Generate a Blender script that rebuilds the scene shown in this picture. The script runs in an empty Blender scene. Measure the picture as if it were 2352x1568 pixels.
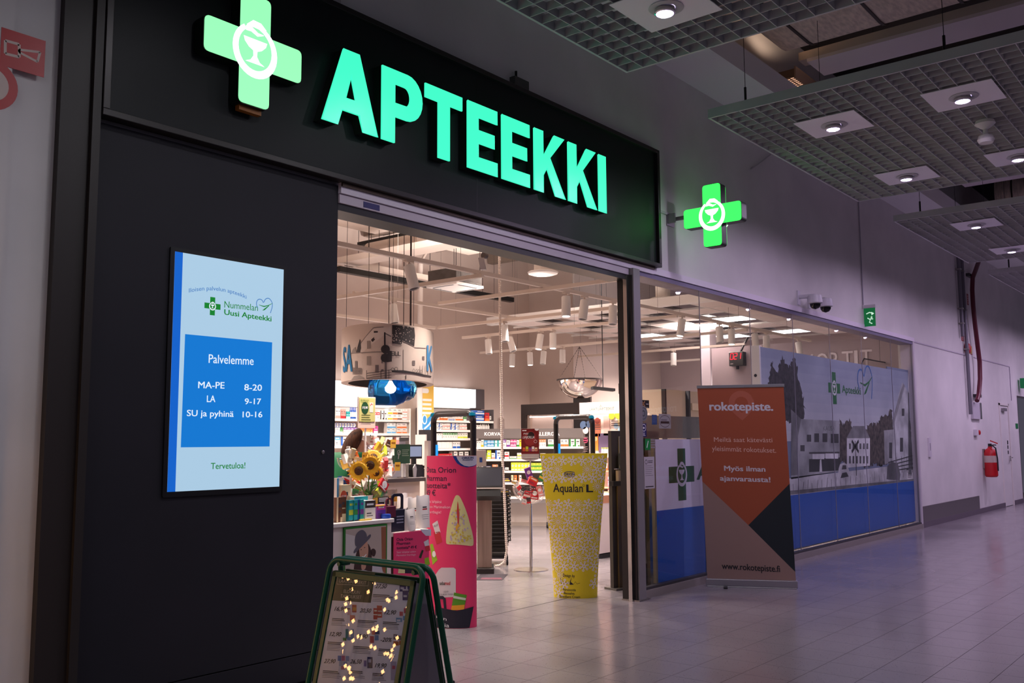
import bpy, bmesh, math, random
from mathutils import Vector, Matrix
from mathutils.geometry import tessellate_polygon
random.seed(7)
R = math.radians
C = bpy.context.scene.collection
sc = bpy.context.scene

# ------------------------------------------------------------------ camera, world, exposure, hall lights
YAW, PIT, ROLL, FPX = R(50.773), R(6.136), R(-0.348), 2149.35
CAM = Vector((0, -4.85, 1.5))
fwd = Vector((math.sin(YAW) * math.cos(PIT), math.cos(YAW) * math.cos(PIT), math.sin(PIT)))
_r0 = Vector((math.cos(YAW), -math.sin(YAW), 0)); _u0 = _r0.cross(fwd)
cr = _r0 * math.cos(ROLL) + _u0 * math.sin(ROLL); cu = -_r0 * math.sin(ROLL) + _u0 * math.cos(ROLL)
cd = bpy.data.cameras.new('camera'); cam = bpy.data.objects.new('camera', cd); C.objects.link(cam)
cam.matrix_world = Matrix(((cr.x, cu.x, -fwd.x, CAM.x), (cr.y, cu.y, -fwd.y, CAM.y), (cr.z, cu.z, -fwd.z, CAM.z), (0, 0, 0, 1)))
cd.sensor_width = 36; cd.lens = 36 * FPX / 2352; cd.clip_end = 200; cd.clip_start = .05
sc.camera = cam
sc.view_settings.view_transform = 'Standard'; sc.view_settings.look = 'None'
sc.view_settings.exposure = 0; sc.view_settings.gamma = 1; sc.view_settings.use_curve_mapping = False
w = bpy.data.worlds.new('world'); sc.world = w; w.use_nodes = True
w.node_tree.nodes['Background'].inputs[0].default_value = (.62, .56, .8, 1)
w.node_tree.nodes['Background'].inputs[1].default_value = .105

HALL = (.86, .66, 1.0)
WARM = (1.0, .85, .77)
def spot(name, loc, tgt, power, col, size=80, blend=.6, rad=.03):
    d = bpy.data.lights.new(name, 'SPOT'); d.energy = power; d.color = col; d.spot_size = R(size); d.spot_blend = blend
    d.shadow_soft_size = rad
    o = bpy.data.objects.new(name, d); C.objects.link(o); o.location = loc
    o.rotation_euler = (Vector(tgt) - Vector(loc)).to_track_quat('-Z', 'Y').to_euler(); return o

# ------------------------------------------------------------------ pixel rays -> points in the place
def ray(px, py): return fwd * FPX + cr * (px - 1176) - cu * (py - 784)
def on_y(px, py, y=0): d = ray(px, py); return CAM + d * ((y - CAM.y) / d.y)
def on_x(px, py, x): d = ray(px, py); return CAM + d * ((x - CAM.x) / d.x)
def on_z(px, py, z=0): d = ray(px, py); return CAM + d * ((z - CAM.z) / d.z)
def at(px, py, Z): return CAM + ray(px, py) / FPX * Z

# ------------------------------------------------------------------ materials
def lin(c): return tuple((v / 255 / 12.92 if v / 255 <= .04045 else ((v / 255 + .055) / 1.055) ** 2.4) for v in c)
_m = {}
def M(c, rough=.6, metal=0, emit=0, spec=.5, name=None):
    k = (tuple(c), rough, metal, emit, spec, name)
    if k in _m: return _m[k]
    m = bpy.data.materials.new(name or 'paint'); m.use_nodes = True
    b = m.node_tree.nodes['Principled BSDF']; col = (*lin(c), 1)
    b.inputs['Base Color'].default_value = col if not emit else (*[v * .3 for v in col[:3]], 1)
    b.inputs['Roughness'].default_value = rough; b.inputs['Metallic'].default_value = metal
    b.inputs['Specular IOR Level'].default_value = spec
    if emit: b.inputs['Emission Color'].default_value = col; b.inputs['Emission Strength'].default_value = emit
    m.diffuse_color = col; _m[k] = m; return m
def noisy(c1, c2, scale=4, rough=.6, metal=0, bump=0, spec=.5, stretch=(1, 1, 1), detail=4, lo=.35, hi=.65):
    k = ('n', c1, c2, scale, rough, metal, bump, spec, stretch, lo, hi)
    if k in _m: return _m[k]
    m = bpy.data.materials.new('surface'); m.use_nodes = True; nt = m.node_tree; b = nt.nodes['Principled BSDF']
    g = nt.nodes.new('ShaderNodeNewGeometry'); mp = nt.nodes.new('ShaderNodeMapping'); mp.inputs['Scale'].default_value = stretch
    n = nt.nodes.new('ShaderNodeTexNoise'); n.inputs['Scale'].default_value = scale; n.inputs['Detail'].default_value = detail
    r = nt.nodes.new('ShaderNodeValToRGB'); e = r.color_ramp.elements
    e[0].position = lo; e[0].color = (*lin(c1), 1); e[1].position = hi; e[1].color = (*lin(c2), 1)
    nt.links.new(g.outputs['Position'], mp.inputs[0]); nt.links.new(mp.outputs[0], n.inputs['Vector'])
    nt.links.new(n.outputs['Fac'], r.inputs[0]); nt.links.new(r.outputs[0], b.inputs['Base Color'])
    b.inputs['Roughness'].default_value = rough; b.inputs['Metallic'].default_value = metal; b.inputs['Specular IOR Level'].default_value = spec
    if bump:
        bp = nt.nodes.new('ShaderNodeBump'); bp.inputs['Strength'].default_value = bump; bp.inputs['Distance'].default_value = .01
        nt.links.new(n.outputs['Fac'], bp.inputs['Height']); nt.links.new(bp.outputs[0], b.inputs['Normal'])
    _m[k] = m; return m
def glass(tint=(1, 1, 1), fac=.06, rough=.0, name='glass', gloss=(1, 1, 1), fres=.7):
    k = ('g', tint, fac, rough, gloss, fres)
    if k in _m: return _m[k]
    m = bpy.data.materials.new(name); m.use_nodes = True; nt = m.node_tree; nt.nodes.remove(nt.nodes['Principled BSDF'])
    t = nt.nodes.new('ShaderNodeBsdfTransparent'); t.inputs[0].default_value = (*tint, 1)
    s = nt.nodes.new('ShaderNodeBsdfGlossy'); s.inputs['Roughness'].default_value = rough; s.inputs[0].default_value = (*gloss, 1)
    f = nt.nodes.new('ShaderNodeFresnel'); f.inputs[0].default_value = 1.45
    mth = nt.nodes.new('ShaderNodeMath'); mth.operation = 'MULTIPLY_ADD'; mth.inputs[1].default_value = fres; mth.inputs[2].default_value = fac
    mx = nt.nodes.new('ShaderNodeMixShader')
    nt.links.new(f.outputs[0], mth.inputs[0]); nt.links.new(mth.outputs[0], mx.inputs[0])
    nt.links.new(t.outputs[0], mx.inputs[1]); nt.links.new(s.outputs[0], mx.inputs[2])
    nt.links.new(mx.outputs[0], nt.nodes['Material Output'].inputs[0]); _m[k] = m; return m
def floor_mat():
    m = bpy.data.materials.new('speckled_floor_tile'); m.use_nodes = True; nt = m.node_tree; b = nt.nodes['Principled BSDF']
    g = nt.nodes.new('ShaderNodeNewGeometry')
    v = nt.nodes.new('ShaderNodeTexVoronoi'); v.inputs['Scale'].default_value = 62
    n = nt.nodes.new('ShaderNodeTexNoise'); n.inputs['Scale'].default_value = 120; n.inputs['Detail'].default_value = 2
    ad = nt.nodes.new('ShaderNodeMath'); ad.operation = 'MULTIPLY_ADD'; ad.inputs[1].default_value = .55
    r = nt.nodes.new('ShaderNodeValToRGB'); e = r.color_ramp.elements
    e[0].position = .34; e[0].color = (*lin((84, 78, 76)), 1); e[1].position = .38; e[1].color = (*lin((146, 140, 144)), 1)
    n2 = nt.nodes.new('ShaderNodeTexNoise'); n2.inputs['Scale'].default_value = 1.1
    oi = nt.nodes.new('ShaderNodeObjectInfo')
    mix = nt.nodes.new('ShaderNodeMix'); mix.data_type = 'RGBA'; mix.blend_type = 'MULTIPLY'; mix.inputs[0].default_value = .22
    rr = nt.nodes.new('ShaderNodeMapRange'); rr.inputs['To Min'].default_value = .10; rr.inputs['To Max'].default_value = .30
    for s in (v, n, n2): nt.links.new(g.outputs['Position'], s.inputs['Vector'])
    nt.links.new(n.outputs['Fac'], ad.inputs[0]); nt.links.new(v.outputs['Distance'], ad.inputs[2]); nt.links.new(ad.outputs[0], r.inputs[0])
    nt.links.new(r.outputs[0], mix.inputs[6]); nt.links.new(n2.outputs['Fac'], mix.inputs[7]); nt.links.new(mix.outputs[2], b.inputs['Base Color'])
    nt.links.new(n2.outputs['Fac'], rr.inputs[0]); nt.links.new(rr.outputs[0], b.inputs['Roughness'])
    b.inputs['Specular IOR Level'].default_value = .75
    return m

WHITE = M((236, 233, 230), .5); WALLW = noisy((214, 211, 210), (226, 222, 221), 1.3, .65)
DARK = noisy((37, 37, 43), (40, 39, 46), 2.2, .6, spec=.3); BLACK = M((14, 14, 15), .4); GREYF = M((140, 136, 138), .45, .1)
CHROME = M((205, 202, 200), .18, 1); STEEL = noisy((150, 145, 140), (172, 168, 165), 30, .35, .85, stretch=(1, 1, .04))
LILAC = M((228, 218, 232), .5); DGREEN = M((10, 92, 60), .35)
OFFW = M((226, 220, 216), .5); INWALL = noisy((205, 188, 180), (211, 195, 187), 1.5, .7)
RED = M((190, 20, 30), .4); PLASTIC = glass((.95, .95, .95), .03, .05, 'clear_plastic', fres=.5)
INK = M((26, 24, 30), .6); LETTERW = M((245, 245, 245), .55)

# ------------------------------------------------------------------ mesh builder
class B:
    def __init__(s): s.v = []; s.f = []; s.m = []; s.mats = []
    def mi(s, mat):
        if mat not in s.mats: s.mats.append(mat)
        return s.mats.index(mat)
    def add(s, vs, fs, mat):
        o = len(s.v); s.v += [Vector(v) for v in vs]; k = s.mi(mat)
        for f in fs: s.f.append([i + o for i in f]); s.m.append(k)
        return s
    def box(s, x0, x1, y0, y1, z0, z1, mat):
        v = [(x, y, z) for x in (x0, x1) for y in (y0, y1) for z in (z0, z1)]
        return s.add(v, [(0, 1, 3, 2), (4, 6, 7, 5), (0, 4, 5, 1), (2, 3, 7, 6), (0, 2, 6, 4), (1, 5, 7, 3)], mat)
    def obox(s, c, ax, ay, az, mat):            # centre and three half vectors
        c, ax, ay, az = Vector(c), Vector(ax), Vector(ay), Vector(az)
        v = [c + ax * i + ay * j + az * k for i in (-1, 1) for j in (-1, 1) for k in (-1, 1)]
        return s.add(v, [(0, 1, 3, 2), (4, 6, 7, 5), (0, 4, 5, 1), (2, 3, 7, 6), (0, 2, 6, 4), (1, 5, 7, 3)], mat)
    def tube(s, pts, r, mat, n=8, caps=True, closed=False):
        pts = [Vector(p) for p in pts]; rs = r if isinstance(r, (list, tuple)) else [r] * len(pts); vs = []; fs = []
        up = None
        for i, p in enumerate(pts):
            a = pts[i - 1] if i or closed else p; b = pts[(i + 1) % len(pts)] if i < len(pts) - 1 or closed else p
            t = (b - a).normalized()
            if up is None: up = Vector((0, 0, 1)) if abs(t.z) < .9 else Vector((1, 0, 0))
            sd = t.cross(up).normalized(); up = sd.cross(t).normalized()
            for k in range(n):
                th = 2 * math.pi * k / n; vs.append(p + (sd * math.cos(th) + up * math.sin(th)) * rs[i])
        m = len(pts)
        for i in range(m if closed else m - 1):
            for k in range(n):
                a = i * n + k; b = i * n + (k + 1) % n; c = ((i + 1) % m) * n + (k + 1) % n; d = ((i + 1) % m) * n + k
                fs.append((a, b, c, d))
        if caps and not closed: fs.append(tuple(range(n))[::-1]); fs.append(tuple(range((m - 1) * n, m * n)))
        return s.add(vs, fs, mat)
    def lathe(s, prof, c, mat, n=20, axis=(0, 0, 1), cap=True):
        ax = Vector(axis).normalized(); t = Vector((1, 0, 0)) if abs(ax.x) < .9 else Vector((0, 1, 0))
        e1 = ax.cross(t).normalized(); e2 = ax.cross(e1); c = Vector(c); vs = []; fs = []
        for r, h in prof:
            for k in range(n):
                a = 2 * math.pi * k / n; vs.append(c + ax * h + (e1 * math.cos(a) + e2 * math.sin(a)) * r)
        for i in range(len(prof) - 1):
            for k in range(n): fs.append((i * n + k, i * n + (k + 1) % n, (i + 1) * n + (k + 1) % n, (i + 1) * n + k))
        if cap: fs.append(tuple(range(n))[::-1]); fs.append(tuple(range((len(prof) - 1) * n, len(prof) * n)))
        return s.add(vs, fs, mat)
    def prism(s, poly, y0, y1, mat, side=None, P=None):
        # poly in (x,z) at y0 (front) .. y1 ; P maps (x,y,z)->world
        P = P or (lambda x, y, z: Vector((x, y, z))); n = len(poly)
        tri = tessellate_polygon([[Vector((a, b, 0)) for a, b in poly]])
        v0 = [P(a, y0, b) for a, b in poly]; v1 = [P(a, y1, b) for a, b in poly]
        s.add(v0, tri, mat); s.add(v1, [t[::-1] for t in tri], side or mat)
        s.add(v0 + v1, [(i, (i + 1) % n, (i + 1) % n + n, i + n) for i in range(n)], side or mat); return s
    def build(s, name, parent=None, bevel=0, smooth=False, **kw):
        me = bpy.data.meshes.new(name); o = bpy.data.objects.new(name, me); C.objects.link(o)
        if parent is not None:
            W = Matrix.Identity(4); p = parent; ch = []
            while p is not None: ch.append(p); p = p.parent
            for q in reversed(ch): W = W @ Matrix.LocRotScale(q.location, q.rotation_euler, q.scale)
            inv = W.inverted(); vs = [inv @ v for v in s.v]; o.parent = parent
        else:
            if kw.pop('keep', False): vs = s.v
            else:
                xs = [v.x for v in s.v]; ys = [v.y for v in s.v]; zs = [v.z for v in s.v]
                c = Vector(((min(xs) + max(xs)) / 2, (min(ys) + max(ys)) / 2, min(zs))); o.location = c; vs = [v - c for v in s.v]
        me.from_pydata([tuple(v) for v in vs], [], s.f); me.polygons.foreach_set('material_index', s.m)
        for m in s.mats: me.materials.append(m)
        if smooth:
            me.polygons.foreach_set('use_smooth', [True] * len(me.polygons))
            try: me.set_sharp_from_angle(angle=R(38))
            except Exception: pass
        if bevel:
            bm = bmesh.new(); bm.from_mesh(me)
            bmesh.ops.remove_doubles(bm, verts=bm.verts, dist=1e-5)
            es = [e for e in bm.edges if len(e.link_faces) == 2 and e.calc_face_angle(0) > R(30)]
            bmesh.ops.bevel(bm, geom=es, offset=bevel, segments=2, affect='EDGES', clamp_overlap=True, profile=.5); bm.to_mesh(me); bm.free()
        me.update(); 
        for k, v in kw.items():
            if v: o['category' if k == 'cat' else k] = v
        return o
def thing(name, label, cat, loc=(0, 0, 0), rotz=0, group=None):
    o = bpy.data.objects.new(name, None); C.objects.link(o); o.location = loc; o.rotation_euler = (0, 0, rotz); o.empty_display_size = .1
    o['label'] = label; o['category'] = cat
    if group: o['group'] = group
    return o
def struct(b, name, parent=None, **k):
    o = b.build(name, parent, keep=parent is None, **k) if parent is None else b.build(name, parent, **k)
    if parent is None: o['kind'] = 'structure'
    return o
def copy_tree(o, loc=None, rotz=None, label=None, group=None, parent=None):
    c = o.copy(); C.objects.link(c)
    if parent is not None: c.parent = parent
    if loc is not None: c.location = loc
    if rotz is not None: c.rotation_euler = (0, 0, rotz)
    if label: c['label'] = label
    if group: c['group'] = group
    for ch in [x for x in o.children]: copy_tree(ch, parent=c)
    return c
def circ(x, z, r, n=20, a0=0, a1=360, rz=None):
    rz = rz or r; k = n if a1 - a0 < 360 else n
    return [(x + r * math.cos(R(a0 + (a1 - a0) * i / k)), z + rz * math.sin(R(a0 + (a1 - a0) * i / k))) for i in range(k + (1 if a1 - a0 < 360 else 0))]
def rrect(x0, x1, z0, z1, r, n=4):
    p = []
    for cx, cz, a in ((x1 - r, z1 - r, 0), (x0 + r, z1 - r, 90), (x0 + r, z0 + r, 180), (x1 - r, z0 + r, 270)):
        p += [(cx + r * math.cos(R(a + 90 * i / n)), cz + r * math.sin(R(a + 90 * i / n))) for i in range(n + 1)]
    return p
def sm(p, n=2):           # rounded version of a closed outline
    for _ in range(n): p = [q for i in range(len(p)) for q in ((p[i][0] * .75 + p[(i + 1) % len(p)][0] * .25, p[i][1] * .75 + p[(i + 1) % len(p)][1] * .25), (p[i][0] * .25 + p[(i + 1) % len(p)][0] * .75, p[i][1] * .25 + p[(i + 1) % len(p)][1] * .75))]
    return p
def stroke(pts, w):       # 2-D band polygon along a polyline; w number or list
    ws = w if isinstance(w, (list, tuple)) else [w] * len(pts); L = []; Rr = []
    for i, (x, z) in enumerate(pts):
        a = pts[max(i - 1, 0)]; b = pts[min(i + 1, len(pts) - 1)]; dx, dz = b[0] - a[0], b[1] - a[1]; l = math.hypot(dx, dz) or 1
        nx, nz = -dz / l * ws[i] / 2, dx / l * ws[i] / 2; L.append((x + nx, z + nz)); Rr.append((x - nx, z - nz))
    return L + Rr[::-1]

# ------------------------------------------------------------------ lettering
_tc = {}
def glyphs(s, bold=0, shear=0):
    k = (s, bold, shear)
    if k in _tc: return _tc[k]
    if bold:
        vs, fs, w_ = glyphs(s, 0, shear); V_, F_ = [], []; e = min(bold, .03)
        for q_, (dx, dy) in enumerate(((-e, -e * .5), (-e, e * .5), (0, 0), (e, -e * .5), (e, e * .5))):
            o_ = len(V_); V_ += [(v_[0] + dx, v_[1] + dy, q_ * 4e-5) for v_ in vs]; F_ += [tuple(i + o_ for i in f) for f in fs]
        _tc[k] = (V_, F_, w_); return _tc[k]
    cv = bpy.data.curves.new('t', 'FONT'); cv.body = s; cv.size = 1; cv.offset = bold; cv.shear = shear; cv.resolution_u = 3; cv.fill_mode = 'FRONT'
    o = bpy.data.objects.new('t', cv); C.objects.link(o)
    dg = bpy.context.evaluated_depsgraph_get(); ev = o.evaluated_get(dg); me = ev.to_mesh()
    vs = [(v.co.x, v.co.y) for v in me.vertices]; fs = [tuple(p.vertices) for p in me.polygons]
    ev.to_mesh_clear(); bpy.data.objects.remove(o); bpy.data.curves.remove(cv)
    x0 = min((v[0] for v in vs), default=0); x1 = max((v[0] for v in vs), default=1)
    _tc[k] = ([(a - x0, b) for a, b in vs], fs, x1 - x0); return _tc[k]
CAPH = .73
class Flat:            # flat print surface: origin, unit u axis (reading direction), v axis up; normal faces the reader
    def __init__(s, o, u, v=(0, 0, 1), eps=.0006):
        s.o = Vector(o); s.u = Vector(u).normalized(); s.v = Vector(v).normalized(); s.n = s.u.cross(s.v).normalized(); s.eps = eps; s.cut = None
    def uv(s, px, py):
        d = ray(px, py); t = (s.o - CAM).dot(s.n) / d.dot(s.n); q = CAM + d * t - s.o; return (q.dot(s.u), q.dot(s.v))
    def to3(s, a, b, off): return s.o + s.u * a + s.v * b + s.n * off
class Ell:             # elliptic drum: centre, half axes a (along e1) and b (towards the reader along e2)
    def __init__(s, c, yaw, a, b, eps=.001):
        s.c = Vector((c[0], c[1], 0)); s.e1 = Vector((math.cos(yaw), math.sin(yaw), 0)); s.e2 = Vector((math.sin(yaw), -math.cos(yaw), 0))
        s.a, s.b, s.eps = a, b, eps; s.cut = .02; s.tab = [0]; N = 720; s.N = N
        for i in range(N):
            t0, t1 = 2 * math.pi * i / N, 2 * math.pi * (i + 1) / N
            s.tab.append(s.tab[-1] + math.hypot(a * (math.cos(t1) - math.cos(t0)), b * (math.sin(t1) - math.sin(t0))))
        s.L = s.tab[-1]
    def uv(s, px, py):
        d = ray(px, py); o = CAM - s.c; ox, oy, dx, dy = o.dot(s.e1) / s.a, o.dot(s.e2) / s.b, d.dot(s.e1) / s.a, d.dot(s.e2) / s.b
        A = dx * dx + dy * dy; Bq = ox * dx + oy * dy; D = max(Bq * Bq - A * (ox * ox + oy * oy - 1), 0); t = (-Bq - math.sqrt(D)) / A
        x, y = ox + dx * t, oy + dy * t; th = math.atan2(x, y)      # 0 = facing the reader
        i = th / (2 * math.pi) * s.N; q = abs(i); k = int(q); l = s.arc(k, q - k); return ((l if th >= 0 else -l), (CAM + d * t).z)
    def arc(s, k, f):    # arc from front point, angle index k (front = e2)
        N = s.N; q = N // 4
        def T(i): return s.tab[i % N] + (i // N) * s.L
        return (T(q + k) - T(q)) + (T(q + k + 1) - T(q + k)) * f
    def to3(s, u, z, off):
        sg = 1 if u >= 0 else -1; l = abs(u); N = s.N; q = N // 4; lo, hi = 0, N
        while hi - lo > 1:
            m = (lo + hi) // 2
            if s.arc(m, 0) <= l: lo = m
            else: hi = m
        f = (l - s.arc(lo, 0)) / max(s.arc(lo, 1) - s.arc(lo, 0), 1e-9); th = 2 * math.pi * (lo + f) / N * sg
        nx, ny = math.sin(th) / s.a, math.cos(th) / s.b; l2 = math.hypot(nx, ny)
        p = s.c + s.e1 * (s.a * math.sin(th) + off * nx / l2) + s.e2 * (s.b * math.cos(th) + off * ny / l2); p.z = z; return p
class Print:
    def __init__(s, surf): s.s = surf; s.it = []
    def raw(s, vs, fs, mat, lay=1): s.it.append((vs, fs, mat, lay)); return s
    def poly(s, pts, mat, lay=1):           # uv points
        t = tessellate_polygon([[Vector((a, b, 0)) for a, b in pts]]); return s.raw(pts, t, mat, lay)
    def px(s, pts, mat, lay=1): return s.poly([s.s.uv(*p) for p in pts], mat, lay)
    def box(s, u0, u1, v0, v1, mat, lay=1): return s.poly([(u0, v0), (u1, v0), (u1, v1), (u0, v1)], mat, lay)
    def pbox(s, x0, y0, x1, y1, mat, lay=1): return s.px([(x0, y0), (x1, y0), (x1, y1), (x0, y1)], mat, lay)
    def ring(s, cx, cz, r, w_, mat, lay=1, a0=0, a1=360, n=28, rz=None):
        rz = rz or r; vs = []; fs = []
        for i in range(n + 1):
            t = R(a0 + (a1 - a0) * i / n)
            vs += [(cx + r * math.cos(t), cz + rz * math.sin(t)), (cx + (r - w_) * math.cos(t), cz + (rz - w_) * math.sin(t))]
        for i in range(n): fs.append((2 * i, 2 * i + 2, 2 * i + 3, 2 * i + 1))
        return s.raw(vs, fs, mat, lay)
    def text(s, t, u, v, cap, mat, lay=1, bold=0, shear=0, width=None, align='l', rot=0, curve=None):
        vs, fs, w_ = glyphs(t, bold, shear); sy = cap / CAPH; sx = (width / w_) if width else sy; W = w_ * sx
        dx = {'l': 0, 'c': -W / 2, 'r': -W}[align]; c, sn = math.cos(R(rot)), math.sin(R(rot)); out = []
        for v_ in vs:
            x, z = v_[0] * sx + dx, v_[1] * sy
            if curve: z += curve * (1 - (2 * (x - dx) / W - 1) ** 2)
            out.append((u + x * c - z * sn, v + x * sn + z * c, v_[2] if len(v_) > 2 else 0))
        return s.raw(out, fs, mat, lay)
    def ptext(s, t, p0, p1, top, mat, lay=1, bold=0, shear=0):   # baseline start, baseline end, a point at cap height above the start
        a = s.s.uv(*p0); b = s.s.uv(*p1); c = s.s.uv(*top); vs, fs, w_ = glyphs(t, bold, shear)
        ux, uz = (b[0] - a[0]) / w_, (b[1] - a[1]) / w_; h = (c[1] - a[1]) / CAPH
        return s.raw([(a[0] + ux * q[0], a[1] + uz * q[0] + h * q[1], q[2] if len(q) > 2 else 0) for q in vs], fs, mat, lay)
    def lines(s, u, v, w_, n, step, th, mat, lay=1, ragged=.25):
        for i in range(n): s.box(u, u + w_ * (1 - ragged * random.random()), v - i * step - th, v - i * step, mat, lay)
        return s
    def build(s, name, parent=None, **kw):
        b = B(); sf = s.s
        for vs, fs, mat, lay in s.it:
            if sf.cut and (max(p[0] for p in vs) - min(p[0] for p in vs)) > sf.cut * 1.3:
                bm = bmesh.new(); bv = [bm.verts.new((p[0], p[1], p[2] if len(p) > 2 else 0)) for p in vs]
                for f in fs:
                    try: bm.faces.new([bv[i] for i in f])
                    except ValueError: pass
                u0 = min(p[0] for p in vs); u1 = max(p[0] for p in vs); q = math.floor(u0 / sf.cut) + 1
                while q * sf.cut < u1:
                    bmesh.ops.bisect_plane(bm, geom=bm.verts[:] + bm.edges[:] + bm.faces[:], plane_co=(q * sf.cut, 0, 0), plane_no=(1, 0, 0)); q += 1
                bm.verts.index_update(); vs = [(v.co.x, v.co.y, v.co.z) for v in bm.verts]; fs = [[v.index for v in f.verts] for f in bm.faces]; bm.free()
            b.add([sf.to3(p[0], p[1], sf.eps * lay + (p[2] if len(p) > 2 else 0)) for p in vs], fs, mat)
        return b.build(name, parent, **kw)
def pharmacy_cross(P, cx, cz, s, green, white, lay=1, cup=None, sx=1):
    # s = full size; arms a third wide; ring, bowl and serpent
    a, t = s / 2, s * .155 if cup is None else s * .16
    pts = [(-t, a), (-t, t), (-a, t), (-a, -t), (-t, -t), (-t, -a), (t, -a), (t, -t), (a, -t), (a, t), (t, t), (t, a)]
    if green: P.poly([(cx + x * sx, cz + z) for x, z in pts[::-1]], green, lay)
    emblem(P, cx, cz, s * .2, white, lay + 1, sx)
def emblem(P, cx, cz, r, white, lay, sx=1):
    # serpent ring open at the top left, chalice inside
    N = 30; pts = []; ws = []
    for i in range(N + 1):
        t = 62 - 322 * 0 + (-1) * (i / N) * 318 ; t = 62 - i / N * 300
        pts.append((cx + sx * r * .92 * math.cos(R(t)), cz + r * math.sin(R(t)))); ws.append(r * (.2 + .12 * math.sin(math.pi * i / N)))
    P.poly(stroke(pts, ws), white, lay)
    P.poly(stroke([(cx + sx * r * .45, cz + r * .90), (cx + sx * r * .2, cz + r * 1.06), (cx - sx * r * .1, cz + r * 1.08), (cx - sx * r * .42, cz + r * .93)], [r * .22, r * .3, r * .3, r * .06]), white, lay)
    P.poly(stroke([(cx - sx * r * .46, cz + r * .80), (cx - sx * r * .2, cz + r * .82), (cx + sx * r * .1, cz + r * .68), (cx + sx * r * .38, cz + r * .74)], [r * .2, r * .2, r * .16, r * .03]), white, lay)
    cup = [(-.56, .45), (.56, .45), (.5, .26), (.3, .06), (.1, -.03), (.09, -.25), (.22, -.45), (.46, -.56), (-.46, -.56), (-.22, -.45), (-.09, -.25), (-.1, -.03), (-.3, .06), (-.5, .26)]
    P.poly([(cx + sx * r * x, cz + r * z) for x, z in cup[::-1]], white, lay)
def smo(p, n=2):
    for _ in range(n): p = [p[0]] + [q for i in range(len(p) - 1) for q in ((p[i][0] * .75 + p[i + 1][0] * .25, p[i][1] * .75 + p[i + 1][1] * .25), (p[i][0] * .25 + p[i + 1][0] * .75, p[i][1] * .25 + p[i + 1][1] * .75))] + [p[-1]]
    return p
def heart(P, cx, cz, s, blue, green, lay=1):
    a = smo([(-.6, -.25), (-.78, .1), (-.6, .5), (-.2, .5), (-.05, .2), (.12, .6), (.5, .72), (.85, .35), (.82, -.1), (.65, -.55)])
    P.poly(stroke([(cx + s * x, cz + s * z) for x, z in a], [s * .03] + [s * .065] * (len(a) - 2) + [s * .02]), blue, lay)
    P.poly(stroke([(cx - s * .5, cz + s * .02), (cx, cz - s * .06), (cx + s * .45, cz + s * .08), (cx + s * .85, cz + s * .3)], [s * .03, s * .09, s * .06, s * .03]), green, lay + 1)
    P.poly(stroke([(cx - s * .12, cz - s * .4), (cx + s * .06, cz - s * .3), (cx + s * .5, cz + s * .06)], [s * .03, s * .12, s * .05]), green, lay + 1)

# ------------------------------------------------------------------ hall down lights (real fittings further down)
PANX = [-3.07, 2.28, 7.63, 12.98, 18.33, 23.68]
DLY = [-1.81, -2.94, -4.07]
for i, px0 in enumerate(PANX):
    for dx in (.90, 3.13):
        for j, y in enumerate(DLY):
            col = (.82, .80, .86) if i < 2 else HALL
            pw = (18, 38, 58, 62, 66, 66)[i]
            spot('hall_downlight', (px0 + dx, y, 4.40), (px0 + dx, y, 0), pw, col, 172, .35, .04)
            if j == 0: spot('hall_downlight_core', (px0 + dx, y, 4.39), (px0 + dx, y, 0), (30, 44, 80, 110, 130, 130)[i], col, 130, .75, .03)

# ------------------------------------------------------------------ floor: slab, 300 nearest tiles as pieces, the rest joined
T = .328; OX, OY = 5.46, -.39
b = B(); b.box(-3, 30, -8.5, 8.5, -.12, -.012, M((96, 88, 84), .9)); floor = struct(b, 'floor')
FM = floor_mat(); tb = B(); g = .0016; h2 = T / 2 - g
tb.box(-h2, h2, -h2, h2, -.012, 0, FM); tme = tb.build('tile', floor); tmesh = tme.data; bpy.data.objects.remove(tme)
cells = []
for i in range(-26, 74):
    for j in range(-25, 26):
        x, y = OX + (i + .5) * T, OY + (j + .5) * T
        if x > 27 or y > 8.3 or y < -8: continue
        v = Vector((x, y, 0)) - CAM; z = v.dot(fwd)
        vis = z > .5 and -40 < 1176 + FPX * v.dot(cr) / z < 2392 and 784 - FPX * v.dot(cu) / z < 1600 and (y < 0 or (4.1 + .25 * y < x < 7.6 + 1.75 * y))
        cells.append((z if vis else 1e3 + abs(z), x, y))
cells.sort()
for z, x, y in cells[:300]:
    o = bpy.data.objects.new('tile', tmesh); C.objects.link(o); o.parent = floor; o.location = (x, y, 0)
rb = B()
for z, x, y in cells[300:]: rb.box(x - h2, x + h2, y - h2, y + h2, -.012, 0, FM)
o = rb.build('tile_field', floor); o['kind'] = 'stuff'

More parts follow.
